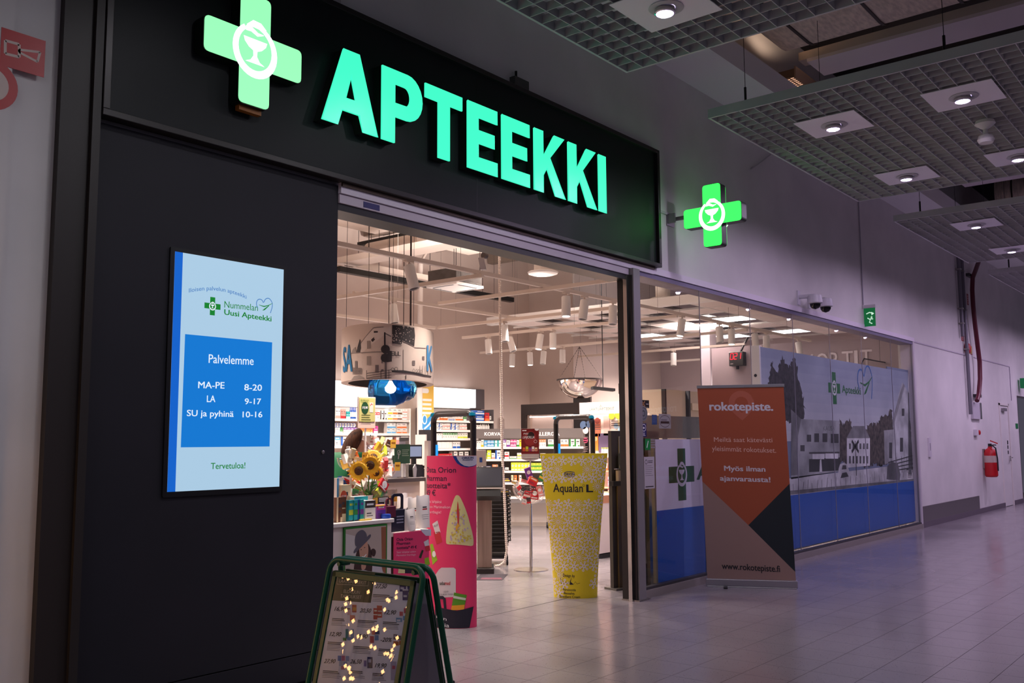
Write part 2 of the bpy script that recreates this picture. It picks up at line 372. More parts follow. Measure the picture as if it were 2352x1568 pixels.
# ------------------------------------------------------------------ hall walls and shop front shell
b = B(); b.box(-3, 2.17, 0, .25, 0, 7, WALLW); b.box(-3, 1.93, -.035, 0, 0, 7, WALLW); struct(b, 'wall_left')
b = B(); b.box(2.17, 4.08, .06, .25, 3.2, 7, WALLW); b.box(4.08, 16.97, 0, .25, 3.26, 7, WALLW); struct(b, 'wall_front')
b = B(); b.box(16.97, 23.17, 0, .25, 0, 7, WALLW); b.box(24.1, 25.12, 0, .25, 0, 7, WALLW); b.box(23.17, 24.1, 0, .25, 2.31, 7, WALLW); b.box(25.12, 30, 0, .25, 2.54, 7, WALLW); struct(b, 'wall_right')
b = B(); b.box(25.12, 27.5, .5, .6, 0, 2.6, M((30, 28, 34), .3)); b.box(25.12, 25.16, .0, .5, 0, 2.54, BLACK); struct(b, 'wall_passage')
b = B(); b.box(2.17, 2.38, -.05, .25, 0, 7, M((40, 34, 32), .5)); b.box(2.33, 2.375, -.075, -.05, 0, 4.49, M((40, 35, 32), .5)); struct(b, 'trim_1')
b = B(); b.box(2.38, 4.04, .03, .25, 0, 3.25, M((20, 20, 22), .6)); clad = struct(b, 'wall_cladding')
for x0, x1, z0, z1 in ((2.385, 4.08, .192, 3.245), (2.385, 4.08, .02, .186)):
    b = B(); b.box(x0, x1, 0, .03, z0, z1, DARK)
    if z0 > .19: b.box(4.04, 4.08, .03, .25, .192, 3.245, DARK)
    b.build('cladding_panel', clad, bevel=.002)
b = B(); p = on_y(741, 1038); b.lathe([(.012, 0), (.012, .006), (.007, .008)], (p.x, 0, p.z), STEEL, 12, (0, -1, 0)); b.build('lock_cylinder', clad)
# lintel profiles
b = B(); b.box(4.08, 8.2, -.03, .2, 3.19, 3.262, LILAC); b.box(4.08, 7.74, -.015, .2, 3.125, 3.185, M((205, 192, 205), .4)); b.box(4.08, 8.2, -.045, -.03, 3.235, 3.26, M((84, 70, 58), .4, .4)); struct(b, 'trim_2', bevel=0)
b = B(); b.box(4.08, 7.72, .0, .2, 3.075, 3.122, BLACK); struct(b, 'trim_3')
b = B(); b.box(7.87, 17.0, -.025, .2, 3.195, 3.262, LILAC); b.box(7.87, 16.97, -.01, .2, 3.145, 3.19, M((105, 98, 128), .35, .2)); struct(b, 'trim_4')
b = B(); b.box(16.92, 17.0, -.02, .2, 0, 3.19, M((205, 198, 205), .4)); struct(b, 'trim_5')
b = B(); b.box(7.87, 16.95, -.03, .05, 0, .075, M((150, 142, 138), .5, .2)); b.box(7.87, 16.95, -.012, .05, .075, .10, M((60, 58, 62), .5)); struct(b, 'trim_6')
b = B()
b.box(7.735, 7.75, -.045, .12, 0, 3.12, M((30, 28, 28), .4)); b.box(7.75, 7.87, -.06, .12, 0, 3.19, GREYF); b.box(7.70, 7.733, -.01, .03, 0, 3.12, CHROME)
b.box(7.72, 7.92, -.075, .12, 0, .012, STEEL); struct(b, 'trim_7')
b = B(); p = on_y(852, 494, -.016); b.box(p.x - .07, p.x + .08, -.018, -.015, 3.135, 3.175, M((44, 44, 110), .4)); tag = b.build('safety_sticker', None, label='small dark blue safety sticker on the grey lintel above the shop opening', cat='sticker')
# wall edge strips right of the glass front
b = B(); b.box(17.0, 20.6, -.012, 0, 3.19, 3.21, M((190, 180, 195), .4)); b.box(21.2, 24.5, -.012, 0, 3.19, 3.21, M((190, 180, 195), .4)); b.box(24.48, 24.5, -.012, 0, 2.4, 3.19, M((150, 140, 160), .4)); struct(b, 'trim_8')
b = B(); b.box(17.03, 20.9, -.02, 0, .1, .36, M((128, 120, 122), .3, .6)); struct(b, 'trim_9')
b = B(); b.box(17.0, 23.17, -.025, 0, 0, .1, M((104, 94, 104), .6)); b.box(24.1, 25.12, -.025, 0, 0, .1, M((104, 94, 104), .6)); struct(b, 'baseboard_right')
# side door
b = B(); b.box(23.17, 23.22, -.02, .1, 0, 2.31, OFFW); b.box(24.05, 24.1, -.02, .1, 0, 2.31, OFFW); b.box(23.17, 24.1, -.02, .1, 2.26, 2.31, OFFW); d1 = struct(b, 'door_1')
b = B(); b.box(23.23, 24.04, 0, .05, .01, 2.25, WALLW); b.build('door_leaf', d1, bevel=.002)
b = B(); b.box(23.9, 23.96, -.03, 0, 1.0, 1.12, CHROME); b.tube([(23.93, -.03, 1.08), (23.93, -.07, 1.08), (23.8, -.07, 1.08)], .01, CHROME); b.build('door_handle', d1)
b = B(); b.box(23.4, 23.7, -.06, 0, 2.13, 2.2, M((150, 145, 150), .4, .5)); b.build('door_closer', d1)
b = B()
for z0, z1 in ((1.38, 1.47), (1.28, 1.36), (1.16, 1.24)): b.box(23.8, 23.9, -.002, 0, z0, z1, INK)
b.build('door_sticker', d1)

# hall ceiling: slab, soffit boards along the wall, ducts in the void
b = B(); b.box(-4, 30, -9, 0.2, 7.0, 7.1, M((40, 36, 36), .9)); struct(b, 'ceiling')
b = B(); b.box(-4, 30, -.63, 0, 5.47, 5.75, M((240, 240, 242), .7)); struct(b, 'trim_10')
for i, x0 in enumerate((7.2, 13.9, 20.6)):
    t = thing('ventilation_duct', ['ribbed metal air duct in the ceiling void between the two nearest grid panels', 'ribbed metal air duct behind the third ceiling grid panel', 'ribbed metal air duct furthest along the hall ceiling'][i], 'duct', (x0 + 1.5, -3, 5.9), 0, 'air ducts above the hall')
    pr = rrect(x0, x0 + 3.3, 6.0, 6.95, .45, 6); b = B(); b.prism([(x, z) for x, z in pr], -.7, -9, noisy((205, 188, 172), (238, 220, 202), 26, .5, .2, bump=.3, stretch=(.3, 1, .3))); b.build('duct_body', t, smooth=True)
    for k in range(10):
        y = -1 - k * .8; b = B(); b.prism(rrect(x0 - .015, x0 + 3.315, 5.985, 6.965, .46, 6), y, y - .03, M((70, 62, 58), .5, .5)); b.build('duct_band', t)
    b = B(); b.box(x0 + 3.35, x0 + 3.55, -9, -.7, 6.02, 6.12, M((190, 178, 170), .5, .2)); b.box(x0 + 3.35, x0 + 3.9, -9, -.8, 5.98, 6.02, M((220, 208, 212), .6)); b.build('flange', t)
for i, (px, py, l) in enumerate(((1800, 205, 'glowing perforated vent cover over the corner of the second ceiling grid panel'), (1555, 20, 'glowing perforated vent cover seen through the nearest ceiling grid panel'))):
    p = on_z(px, py, 5.9); v = thing('vent_cover', l, 'vent', p)
    b = B(); b.box(p.x - .32, p.x + .32, p.y - .28, p.y + .28, p.z, p.z + .1, M((110, 92, 80), .6)); b.box(p.x - .34, p.x + .34, p.y - .3, p.y - .28, p.z - .03, p.z + .12, M((150, 130, 118), .5)); b.build('housing', v)
    for k in range(11):
        for q in range(9):
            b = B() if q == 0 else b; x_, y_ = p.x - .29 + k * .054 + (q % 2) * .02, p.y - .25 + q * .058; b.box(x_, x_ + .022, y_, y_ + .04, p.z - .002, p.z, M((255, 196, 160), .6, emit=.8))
        b.build('lit_slot_row', v)
    L_ = bpy.data.lights.new('void_lamp', 'SPOT'); L_.energy = 26; L_.color = (1, .7, .5); L_.spot_size = R(150); L_.shadow_soft_size = .08
    o = bpy.data.objects.new('void_lamp', L_); C.objects.link(o); o.location = (p.x, p.y - .1, p.z + .13); o.rotation_euler = (R(-150), 0, 0)

# ceiling grid panels with blades, plates and downlights
GW = noisy((186, 184, 188), (196, 194, 198), 3, .6)
bx = B(); bx.box(-.003, .003, 0, 5.04, 0, .062, GW); blade_y = bx.build('grid_blade'); by = B(); by.box(0, 3.92, -.003, .003, 0, .062, GW); blade_x = by.build('grid_blade')
my, mx = blade_y.data, blade_x.data; bpy.data.objects.remove(blade_y); bpy.data.objects.remove(blade_x)
PLN = ['suspended white ceiling grid behind the camera side of the hall', 'suspended white ceiling grid above the big cross sign, nearest in view', 'suspended white ceiling grid in the top right corner, second in view', 'suspended white ceiling grid third along the wall, above the exit sign', 'suspended white ceiling grid fourth along the wall, past the pipes', 'suspended white ceiling grid furthest down the hall']
for i, x0 in enumerate(PANX):
    z = 4.45; t = thing('ceiling_grid', PLN[i], 'ceiling panel', (x0 + 1.96, -3.5, z), 0, 'suspended ceiling grids')
    b = B(); y0, y1 = -1.0 - 5.04, -1.0; x1 = x0 + 3.92
    for a in ((x0 - .02, x0, y0, y1), (x1, x1 + .02, y0, y1), (x0 - .02, x1 + .02, y1, y1 + .02), (x0 - .02, x1 + .02, y0 - .02, y0)): b.box(*a, z, z + .085, GW)
    b.build('rim', t)
    for k in range(1, 28):
        o = bpy.data.objects.new('grid_blade', my); C.objects.link(o); o.parent = t; o.location = (-1.96 + k * .14, -.02, .002)
    for k in range(1, 36):
        o = bpy.data.objects.new('grid_blade', mx); C.objects.link(o); o.parent = t; o.location = (0, 2.5 - k * .14, .002)
    for dx in (.90, 3.13):
        for y in DLY:
            cx, cy = x0 + dx, y
            b = B(); b.box(cx - .28, cx + .28, cy - .28, cy + .28, z - .006, z, M((245, 240, 248), .6)); pl = b.build('light_plate', t)
            b = B(); b.lathe([(.115, -.006), (.12, -.012), (.095, -.02), (.075, -.016)], (cx, cy, z), GW, 24, cap=False); b.build('trim_ring', pl, smooth=True)
            b = B(); b.lathe([(.07, -.008), (.072, -.045), (.062, -.05)], (cx, cy + .01, z), CHROME, 20, cap=False); b.build('lamp_housing', pl, smooth=True)
            b = B(); b.lathe([(.058, -.047), (.03, -.052), (.001, -.053)], (cx, cy + .01, z), M((215, 205, 255), .3, emit=9, name='lamp_lens'), 18, cap=False); b.build('lamp_lens', pl)
    for (hx, hy) in ((x0 + .1, -1.3), (x1 - .1, -1.3), (x0 + .1, -3), (x1 - .1, -3), (x0 + 1.96, -1.3)):
        b = B(); b.tube([(hx, hy, z + .05), (hx, hy, z + .25)], .012, BLACK, 6); b.tube([(hx, hy, z + .25), (hx, hy, 7)], .003, BLACK, 4); b.build('hanger', t)
p = on_z(2262, 278, 4.45)
b = B(); b.lathe([(.001, 0), (.08, -.0), (.09, -.03), (.05, -.06), (.02, -.08), (.02, -.13), (.06, -.14), (.075, -.18), (.06, -.21), (.001, -.21)], p, WHITE, 20, cap=False); b.build('smoke_detector', smooth=True, label='white hanging smoke detector under the second ceiling grid', cat='smoke detector')

# ------------------------------------------------------------------ sign board with illuminated letters and crosses
t = thing('sign_board', 'long black sign board above the shop entrance', 'sign', (5.3, 0, 3.25))
b = B(); b.box(2.38, 8.22, -.05, 0.0, 3.29, 4.45, noisy((28, 31, 33), (32, 35, 37), 2, .5, spec=.25)); b.build('board', t)
FR = M((42, 38, 38), .4, .2)
for a in ((2.38, 8.27, 3.262, 3.30), (2.38, 8.27, 4.45, 4.49)):
    b = B(); b.box(a[0], a[1], -.085, 0, a[2], a[3], FR); b.build('frame', t, bevel=.003)
for a in ((8.225, 8.27), (2.38, 2.42)):
    b = B(); b.box(a[0], a[1], -.085, 0, 3.30, 4.45, FR); b.build('frame', t, bevel=.003)
b = B()
for x in (5.45,): b.box(x, x + .004, -.0508, -.05, 3.3, 4.45, BLACK)
b.build('board_joint', t)
LGT = M((66, 255, 198), .3, emit=1.05, name='letter_glow'); LC = M((20, 34, 26), .45)
def letter(ch, x0, x1, zt=4.147, zb=3.612):
    W_, H_ = x1 - x0, zt - zb; s_ = .125
    def n(p): return [(x0 + a * W_, zb + c * H_) for a, c in p]
    sx, sz = s_ / W_, s_ / H_; polys = []
    if ch == 'A':
        o = [(0, 0), (.27, 0), (.345, .2), (.655, .2), (.73, 0), (1, 0), (.645, 1), (.355, 1)]; hole = [(.41, .37), (.5, .68), (.59, .37)]
    elif ch == 'P':
        o = [(0, 0), (sx, 0), (sx, .36), (.5, .36)] + [(.62 + .38 * math.cos(R(a)), .68 + .32 * math.sin(R(a))) for a in range(-90, 91, 15)] + [(0, 1)]
        hole = [(sx, .55), (sx, .81), (.55, .81)] + [(.56 + .13 * math.cos(R(a)), .68 + .13 * math.sin(R(a))) for a in range(75, -90, -15)]
    elif ch == 'T': o = [(.5 - sx / 2, 0), (.5 + sx / 2, 0), (.5 + sx / 2, 1 - .2), (1, .8), (1, 1), (0, 1), (0, .8), (.5 - sx / 2, .8)]; hole = None
    elif ch == 'E': o = [(0, 0), (1, 0), (1, .2), (sx, .2), (sx, .41), (.9, .41), (.9, .61), (sx, .61), (sx, .8), (1, .8), (1, 1), (0, 1)]; hole = None
    elif ch == 'K': o = [(0, 0), (sx, 0), (sx, .28), (sx + .12, .42), (.68, 0), (1, 0), (.5, .6), (.97, 1), (.64, 1), (sx, .58), (sx, 1), (0, 1)]; hole = None
    else: o = [(0, 0), (1, 0), (1, 1), (0, 1)]; hole = None
    return n(o), (n(hole) if hole else None)
LET = [('A', 3.815, 4.305), ('P', 4.345, 4.745), ('T', 4.775, 5.18), ('E', 5.24, 5.595), ('E', 5.655, 6.015), ('K', 6.08, 6.52), ('K', 6.57, 7.01), ('I', 7.05, 7.17)]
LL = ['first letter A', 'second letter P', 'third letter T', 'left one of the two letters E', 'right one of the two letters E', 'left one of the two letters K', 'right one of the two letters K', 'last letter I']
def ext(b, outer, hole, y0, y1, mat, front=None):
    loops = [outer] + ([hole] if hole else []); fl = [p for l in loops for p in l]; n = len(fl)
    tri = tessellate_polygon([[Vector((a, c, 0)) for a, c in l] for l in loops])
    b.add([(a, y0, c) for a, c in fl], tri, front or mat); b.add([(a, y1, c) for a, c in fl], tri, mat); o = 0
    for l in loops:
        k = len(l); v = [(a, y0, c) for a, c in l] + [(a, y1, c) for a, c in l]
        b.add(v, [(i, (i + 1) % k, (i + 1) % k + k, i + k) for i in range(k)], mat)
for (ch, x0, x1), lb in zip(LET, LL):
    o_, h_ = letter(ch, x0, x1); t = thing('illuminated_letter', f'green glowing {lb} on the black board', 'sign letter', ((x0 + x1) / 2, -.05, 3.61), 0, 'letters of the shop name')
    b = B(); ext(b, o_, h_, -.128, -.052, LC); b.build('letter_can', t)
    b = B(); ext(b, o_, h_, -.142, -.1285, LGT); b.build('letter_face', t, bevel=.004)
def cross_thing(label, s, thick, facemat, both=False):
    # local: centre at origin, front towards -Y
    t = thing('pharmacy_cross', label, 'sign'); a, q = s / 2, s * .155
    pts0 = [(-q, a), (-q, q), (-a, q), (-a, -q), (-q, -q), (-q, -a), (q, -a), (q, -q), (a, -q), (a, q), (q, q), (q, a)]
    def rnd(p, rr):
        out = []; n = len(p)
        for i in range(n):
            A, Bp, Cc = Vector(p[i - 1]), Vector(p[i]), Vector(p[(i + 1) % n]); u = (A - Bp).normalized(); v = (Cc - Bp).normalized()
            convex = (Bp.length > q * 1.6); rad = rr if convex else rr * .3
            for k in range(5):
                f = k / 4; w_ = Bp + u * rad * (1 - f) ** 2 + v * rad * f ** 2; out.append((w_.x, w_.y))
        return out
    pts = rnd(pts0, s * .05); inner = [(x * .985, z * .985) for x, z in pts]
    b = B(); b.prism(pts, -thick / 2, thick / 2, M((12, 26, 18), .4)); b.build('housing', t)
    b = B(); b.prism(inner, -thick / 2 - .006, -thick / 2, facemat); b.build('lit_face', t)
    P = Print(Flat((0, -thick / 2 - .0062, 0), (1, 0, 0))); emblem(P, 0, 0, s * .215, M((255, 255, 255), .4, emit=1.35), 1); P.build('emblem', t)
    if both:
        b = B(); b.prism(inner, thick / 2, thick / 2 + .006, facemat); b.build('lit_face', t)
        P = Print(Flat((0, thick / 2 + .0062, 0), (-1, 0, 0))); emblem(P, 0, 0, s * .215, M((255, 255, 255), .4, emit=1.35), 1); P.build('emblem', t)
    return t
c1 = cross_thing('large glowing pale green cross with bowl and serpent emblem on black board', .71, .09, M((150, 255, 180), .3, emit=1.1)); c1.location = (3.28, -.105, 3.895)
b = B(); b.box(3.2, 3.36, -.12, -.08, 3.51, 3.54, M((150, 90, 20), .4)); b.build('cable_gland', c1)
c2 = cross_thing('smaller bright green cross with serpent emblem on a wall bracket', .65, .11, M((50, 240, 78), .3, emit=2.1), True); c2.location = (8.6, -.52, 3.79); c2.rotation_euler = (0, 0, R(-90))
b = B(); b.tube([(8.6, -.19, 3.83), (8.6, -.005, 3.83)], .022, M((150, 145, 150), .4, .5)); b.box(8.52, 8.68, -.012, 0, 3.76, 3.9, M((150, 145, 150), .4, .5)); b.box(8.53, 8.55, -.1, 0, 3.78, 3.88, M((150, 145, 150), .4, .5)); b.build('wall_bracket', c2)
b = B(); b.box(8.27, 8.52, -.018, 0, 3.87, 3.895, M((190, 186, 190), .5)); b.build('cable_channel', label='white cable channel between black sign board and cross bracket', cat='cable channel')
b = B(); b.box(5.93, 6.12, -.06, 0, 4.49, 4.58, M((70, 72, 68), .5)); b.tube([(5.98, -.03, 4.55), (5.98, -.03, 4.64)], .012, BLACK, 6); b.build('junction_box', label='small grey junction box on the wall on top of sign board', cat='junction box')

# ------------------------------------------------------------------ screen in the dark wall
F0 = Flat((0, -.004, 0), (1, 0, 0)); SB = (178, 212, 236)
t = thing('display_screen', 'tall glowing screen with opening hours in the dark wall', 'screen', (3.25, 0, 1.2))
b = B(); b.prism(rrect(2.845, 3.655, 1.205, 2.625, .01), -.012, .0, BLACK)
b.build('bezel', t)
F0 = Flat((0, -.0125, 0), (1, 0, 0), eps=.0004)
P = Print(F0); TL, TR, BL, BR = [F0.uv(*p) for p in ((397, 581), (649, 622), (379, 1131), (637, 1117))]
u0, u1, v0, v1 = 2.872, 3.632, 1.235, 2.60
P.box(u0, u1, v0, v1, M(SB, .2, emit=.85, name='screen_light'))
P.box(u0, u0 + .05, v0, v1, M((20, 100, 205), .2, emit=.9), 2)
SBL = M((20, 122, 212), .2, emit=.9); SG = M((20, 140, 50), .3, emit=.75); SW = M((225, 238, 250), .3, emit=.95); SM = M((70, 130, 200), .3, emit=.8)
P.px([(425, 767), (625, 786), (619, 1025), (415, 1027)], SBL, 2)
a = F0.uv(434, 667); c = F0.uv(566, 680); P.text('Iloisen palvelun apteekki', a[0], a[1] - .012, .026, SM, 2, .002, width=c[0] - a[0], curve=.03, rot=math.degrees(math.atan2(c[1] - a[1] - .0, c[0] - a[0])) * .6)
a = F0.uv(488, 703); pharmacy_cross(P, a[0], a[1], .108, SG, SW, 2)
P.ptext('Nummelan', (515, 706), (592, 714), (515, 690), SG, 2); P.ptext('Uusi Apteekki', (515, 722), (623, 738), (515, 709), SG, 2, .018)
a = F0.uv(606, 702); heart(P, a[0], a[1], .075, SM, SG, 2)
P.ptext('Palvelemme', (479, 833), (582, 838), (479, 812), SW, 3, .006)
P.ptext('MA-PE', (455, 891), (515, 892), (455, 875), SW, 3, .012); P.ptext('8-20', (561, 896), (601, 897), (561, 881), SW, 3, .012)
P.ptext('LA', (475, 923), (494, 923), (475, 907), SW, 3, .012); P.ptext('9-17', (562, 928), (599, 928), (562, 914), SW, 3, .012)
P.ptext('SU ja pyhinä', (429, 955), (536, 957), (429, 940), SW, 3, .012); P.ptext('10-16', (557, 958), (602, 958), (557, 944), SW, 3, .012)
P.ptext('Tervetuloa!', (484, 1077), (563, 1075), (484, 1062), SG, 2, .008)
P.build('lit_picture', t)

# left wall: fire hose sign
t = thing('fire_sign', 'red square fire safety sign with white outline symbol, top left', 'sign', (1.9, -.036, 3.4)); Fw = Flat((0, -.0375, 0), (1, 0, 0))
u0 = Fw.uv(4, 62); u1 = Fw.uv(101, 178); b = B(); b.box(u0[0], u1[0], -.0375, -.0352, u1[1] + .0, u0[1], RED); b.build('plate', t)
P = Print(Fw); W2 = M((220, 200, 190), .5)
def frame_px(P, pts, w_, mat, lay=1):
    q = [P.s.uv(*p) for p in pts]
    for i in range(len(q)): P.poly(stroke([q[i], q[(i + 1) % len(q)]], w_), mat, lay)
frame_px(P, [(12, 93), (44, 102), (44, 131), (12, 123)], .014, W2); frame_px(P, [(44, 114), (92, 120), (86, 142), (44, 120)], .012, W2, 1); P.build('symbol', t)
t = thing('round_sign', 'round red sign with pale middle at the left picture edge', 'sign', (1.6, -.036, 3.1)); a = on_y(-22, 192, -.036)
b = B(); b.lathe([(.001, .003), (.13, .003), (.13, 0)], (a.x, -.0352, a.z), RED, 32, (0, -1, 0)); b.build('disc', t)
b = B(); b.lathe([(.001, .0045), (.085, .0045), (.085, .003)], (a.x, -.0352, a.z), W2, 32, (0, -1, 0)); b.build('pale_middle', t)

# ------------------------------------------------------------------ glass front, mural wall, cross panel
GL = glass((.95, .96, .96), .0, .0, 'window_glass', fres=.12)
xs = [7.89, 9.22, 10.49, 11.78, 13.07, 14.38, 15.78, 16.91]
b = B(); b.box(7.87, 7.89, .0, .03, .1, 3.145, GREYF); b.box(16.91, 16.93, 0, .03, .1, 3.145, GREYF); win = struct(b, 'window_1')
for a, c in zip(xs, xs[1:]):
    b = B(); b.box(a + .002, c - .002, .006, .014, .1, 3.145, GL); b.build('pane', win)
    if c < 16.9: b = B(); b.box(c - .002, c + .002, .005, .015, .1, 3.145, M((176, 170, 182), .4)); b.build('glazing_joint', win)
# mural wall behind the glass
BLUE = M((8, 92, 190), .45); t = thing('mural_wall', 'free-standing partition behind the glass with old town photo above blue panels', 'partition', (13.9, .2, 0))
b = B(); b.box(10.87, 16.9, .1, .16, .1, 2.66, OFFW); b.box(10.84, 10.875, .06, .17, .1, 2.67, WHITE); b.build('core', t)
b = B(); b.lathe([(.001, .002), (.02, .002), (.02, 0)], (10.84, .12, 2.3), INK, 10, (-1, 0, 0)); b.build('cable_hole', t)
mx_ = [10.875, 11.77, 13.07, 14.38, 15.78, 16.9]
for a, c in zip(mx_, mx_[1:]):
    b = B(); b.box(a + .002, c - .002, .075, .1, .12, .80, BLUE); b.build('blue_panel', t, bevel=.001)
    b = B(); b.box(a + .0015, c - .0015, .078, .1, .80, 2.66 if a < 15 else 2.7, M((122, 134, 160), .5)); b.build('photo_panel', t)
Fm = Flat((10.875, .0765, .8), (1, 0, 0), eps=.0003); P = Print(Fm)
def G(v, d=0):
    v = min(int(v * 1.3) + 8, 236); q = 10 + v // 10; return noisy((v - q, v - q + d, v - q + 2 + d), (min(v + q, 250), min(v + q + d, 250), min(v + q + 2 + d, 252)), 3.2, .55, detail=6)
def cl(pts):         # keep a traced outline on the board
    return [(min(max(a, 0), 6.02), min(max(c, 0.0), 1.86)) for a, c in [Fm.uv(*p) for p in pts]]
sky = [(noisy((146 + 7 * k, 156 + 6 * k, 178 + 4 * k), (166 + 7 * k, 176 + 6 * k, 196 + 4 * k), 1.2, .5), 1.86 - .13 * k, 1.86 - .13 * (k + 1)) for k in range(9)]
for m, hi, lo in sky: P.box(0, 6.02, lo, hi, m, 1)
P.poly(cl([(1760, 1190), (1760, 1105), (2125, 1062), (2125, 1110)]), G(150), 1)
def jag(pts, amp, mat, lay=2, step=.03):
    uvs = cl(pts); out = []
    for i in range(len(uvs)):
        a, c = uvs[i], uvs[(i + 1) % len(uvs)]; L = math.hypot(c[0] - a[0], c[1] - a[1]); n = max(1, int(L / step))
        for k in range(n): f = k / n; out.append((min(max(a[0] + (c[0] - a[0]) * f + random.uniform(-amp, amp), 0), 6.02), min(max(a[1] + (c[1] - a[1]) * f + random.uniform(-amp, amp), 0), 1.85)))
    P.poly(out, mat, lay)
TRK = noisy((24, 22, 26), (66, 60, 62), 14, .6); TRK2 = noisy((44, 38, 36), (104, 92, 84), 12, .6)
jag([(1760, 960), (1765, 880), (1769, 850), (1773, 826), (1779, 850), (1786, 856), (1793, 830), (1799, 818), (1806, 840), (1812, 845), (1818, 830), (1824, 821), (1830, 842), (1833, 862), (1840, 880), (1843, 905), (1849, 935), (1845, 965), (1800, 970)], .035, TRK)
jag([(1925, 1060), (1928, 962), (1934, 975), (1945, 968), (1952, 962), (1958, 985), (1965, 1000), (1965, 1070)], .03, TRK2)
jag([(1985, 1070), (1985, 985), (2000, 975), (2012, 972), (2025, 955), (2040, 950), (2048, 938), (2053, 985), (2060, 1060)], .04, TRK2)
jag([(2082, 1080), (2084, 980), (2090, 965), (2096, 960), (2102, 990), (2104, 1080)], .03, G(50))
P.poly(cl([(1817, 1100), (1817, 940), (1840, 962), (1928, 966), (1929, 1082), (1817, 1096)]), G(118, 2), 3)     # hall on the left
P.poly(cl([(1817, 940), (1840, 962), (1833, 1000), (1832, 1090), (1817, 1092)]), G(84), 4)
P.poly(cl([(1858, 1054), (1930, 1050), (1930, 1080), (1858, 1084)]), G(28), 5)
P.poly(cl([(1858, 1038), (1928, 1037), (1928, 1041), (1858, 1042)]), G(44), 5)
for a in ((1870, 1015, 1881, 995), (1889, 1015, 1900, 995), (1908, 1017, 1926, 996), (1853, 1014, 1863, 998), (1838, 1036, 1848, 1022)): P.poly(cl([(a[0], a[1]), (a[2], a[1]), (a[2], a[3]), (a[0], a[3])]), G(40), 5)
for a in ((1866, 1054, 1893, 1042), (1896, 1053, 1925, 1041)): P.poly(cl([(a[0], a[1]), (a[2], a[1]), (a[2], a[3]), (a[0], a[3])]), G(180), 6)
P.ptext('KAUSA', (1891, 989), (1917, 988), (1891, 978), G(70), 5)
P.poly(cl([(1944, 1006), (1959, 978), (1985, 978), (1998, 1006)]), G(96), 4)
P.poly(cl([(1945, 1006), (1998, 1006), (1998, 1069), (1945, 1074)]), G(168), 4)
for k in range(6):
    for r0, r1 in ((1031, 1018), (1064, 1047)):
        x = 1950 + k * 8; P.poly(cl([(x, r0), (x + 4, r0), (x + 4, r1), (x, r1)]), G(60), 5)
P.poly(stroke(cl([(1956, 1012), (1972, 1038)]), .05), G(24), 7); P.poly(stroke(cl([(1972, 1012), (1956, 1038)]), .05), G(24), 7); P.poly(stroke(cl([(1964, 1012), (1967, 1092)]), .025), G(24), 6)
P.poly(cl([(2052, 1075), (2052, 968), (2064, 905), (2072, 878), (2088, 905), (2088, 1075)]), G(150, 2), 5)
P.poly(cl([(2030, 988), (2052, 986), (2052, 1062), (2032, 1066)]), G(132), 5)
P.poly(cl([(2050, 985), (2050, 962), (2066, 905), (2075, 880), (2078, 886), (2060, 950)]), G(112), 6)
for a in ((2067, 1037, 2074, 1005), (2071, 955, 2077, 938), (2042, 1052, 2049, 1016)): P.poly(cl([(a[0], a[1]), (a[2], a[1]), (a[2], a[3]), (a[0], a[3])]), G(46), 7)
P.poly(cl([(2086, 1090), (2088, 850), (2092, 850), (2094, 1090)]), G(60), 7)
P.poly(cl([(2085, 870), (2086, 852), (2097, 858), (2096, 905), (2086, 900)]), G(190), 8)
for k in range(4): P.poly(stroke(cl([(2040, 1062 + k * 7), (2098, 1046 + k * 9)]), .018), G(30), 8)
for k in range(5): P.poly(stroke(cl([(2046 + k * 12, 1050 + k * -1), (2048 + k * 12, 1085)]), .018), G(30), 8)
P.poly(cl([(1924, 1099), (1926, 1076), (1929, 1066), (1938, 1062), (1945, 1066), (1950, 1080), (1950, 1096)]), G(150), 6); P.poly(cl([(1933, 1078), (1935, 1068), (1943, 1068), (1944, 1077)]), G(50), 7); P.poly(cl([(1930, 1098), (1934, 1086), (1944, 1084), (1949, 1094)]), G(40), 7)
P.poly(cl([(1882, 1084), (1883, 1056), (1886, 1054), (1888, 1083)]), G(190), 7)
P.poly(cl([(2036, 1100), (2038, 1070), (2048, 1060), (2062, 1064), (2068, 1090), (2066, 1103)]), G(70), 9)
for k in range(26):
    x = 1822 + k * 11; y = 1124 - k * 1.35 + random.uniform(-6, 3); P.poly(stroke(cl([(x, y + 8), (x + random.uniform(-2, 2), y - 8 - random.random() * 10)]), .012), G(60), 6)
P.poly(cl([(1760, 1142), (1760, 1132), (2110, 1098), (2110, 1106)]), G(84), 5)
GRN = M((14, 110, 52), .5)
a = Fm.uv(1916, 891); pharmacy_cross(P, a[0], a[1], .46, GRN, M((230, 232, 236), .5), 9)
P.ptext('Apteekki', (1934, 901), (1977, 906), (1934, 883), GRN, 9, .012)
a = Fm.uv(1986, 881); heart(P, a[0], a[1], .42, M((50, 110, 180), .5), GRN, 9)
P.build('printed_picture', t)
b = B(); b.box(16.55, 16.86, .0755, .0765, .83, .99, WHITE); nt_ = b.build('paper_note', label='small white paper note at the lower right corner of the town photo', cat='paper note')
P = Print(Flat((16.55, .0754, .83), (1, 0, 0), eps=.0003)); P.lines(.04, .12, .22, 4, .025, .008, INK); P.build('handwriting', nt_)
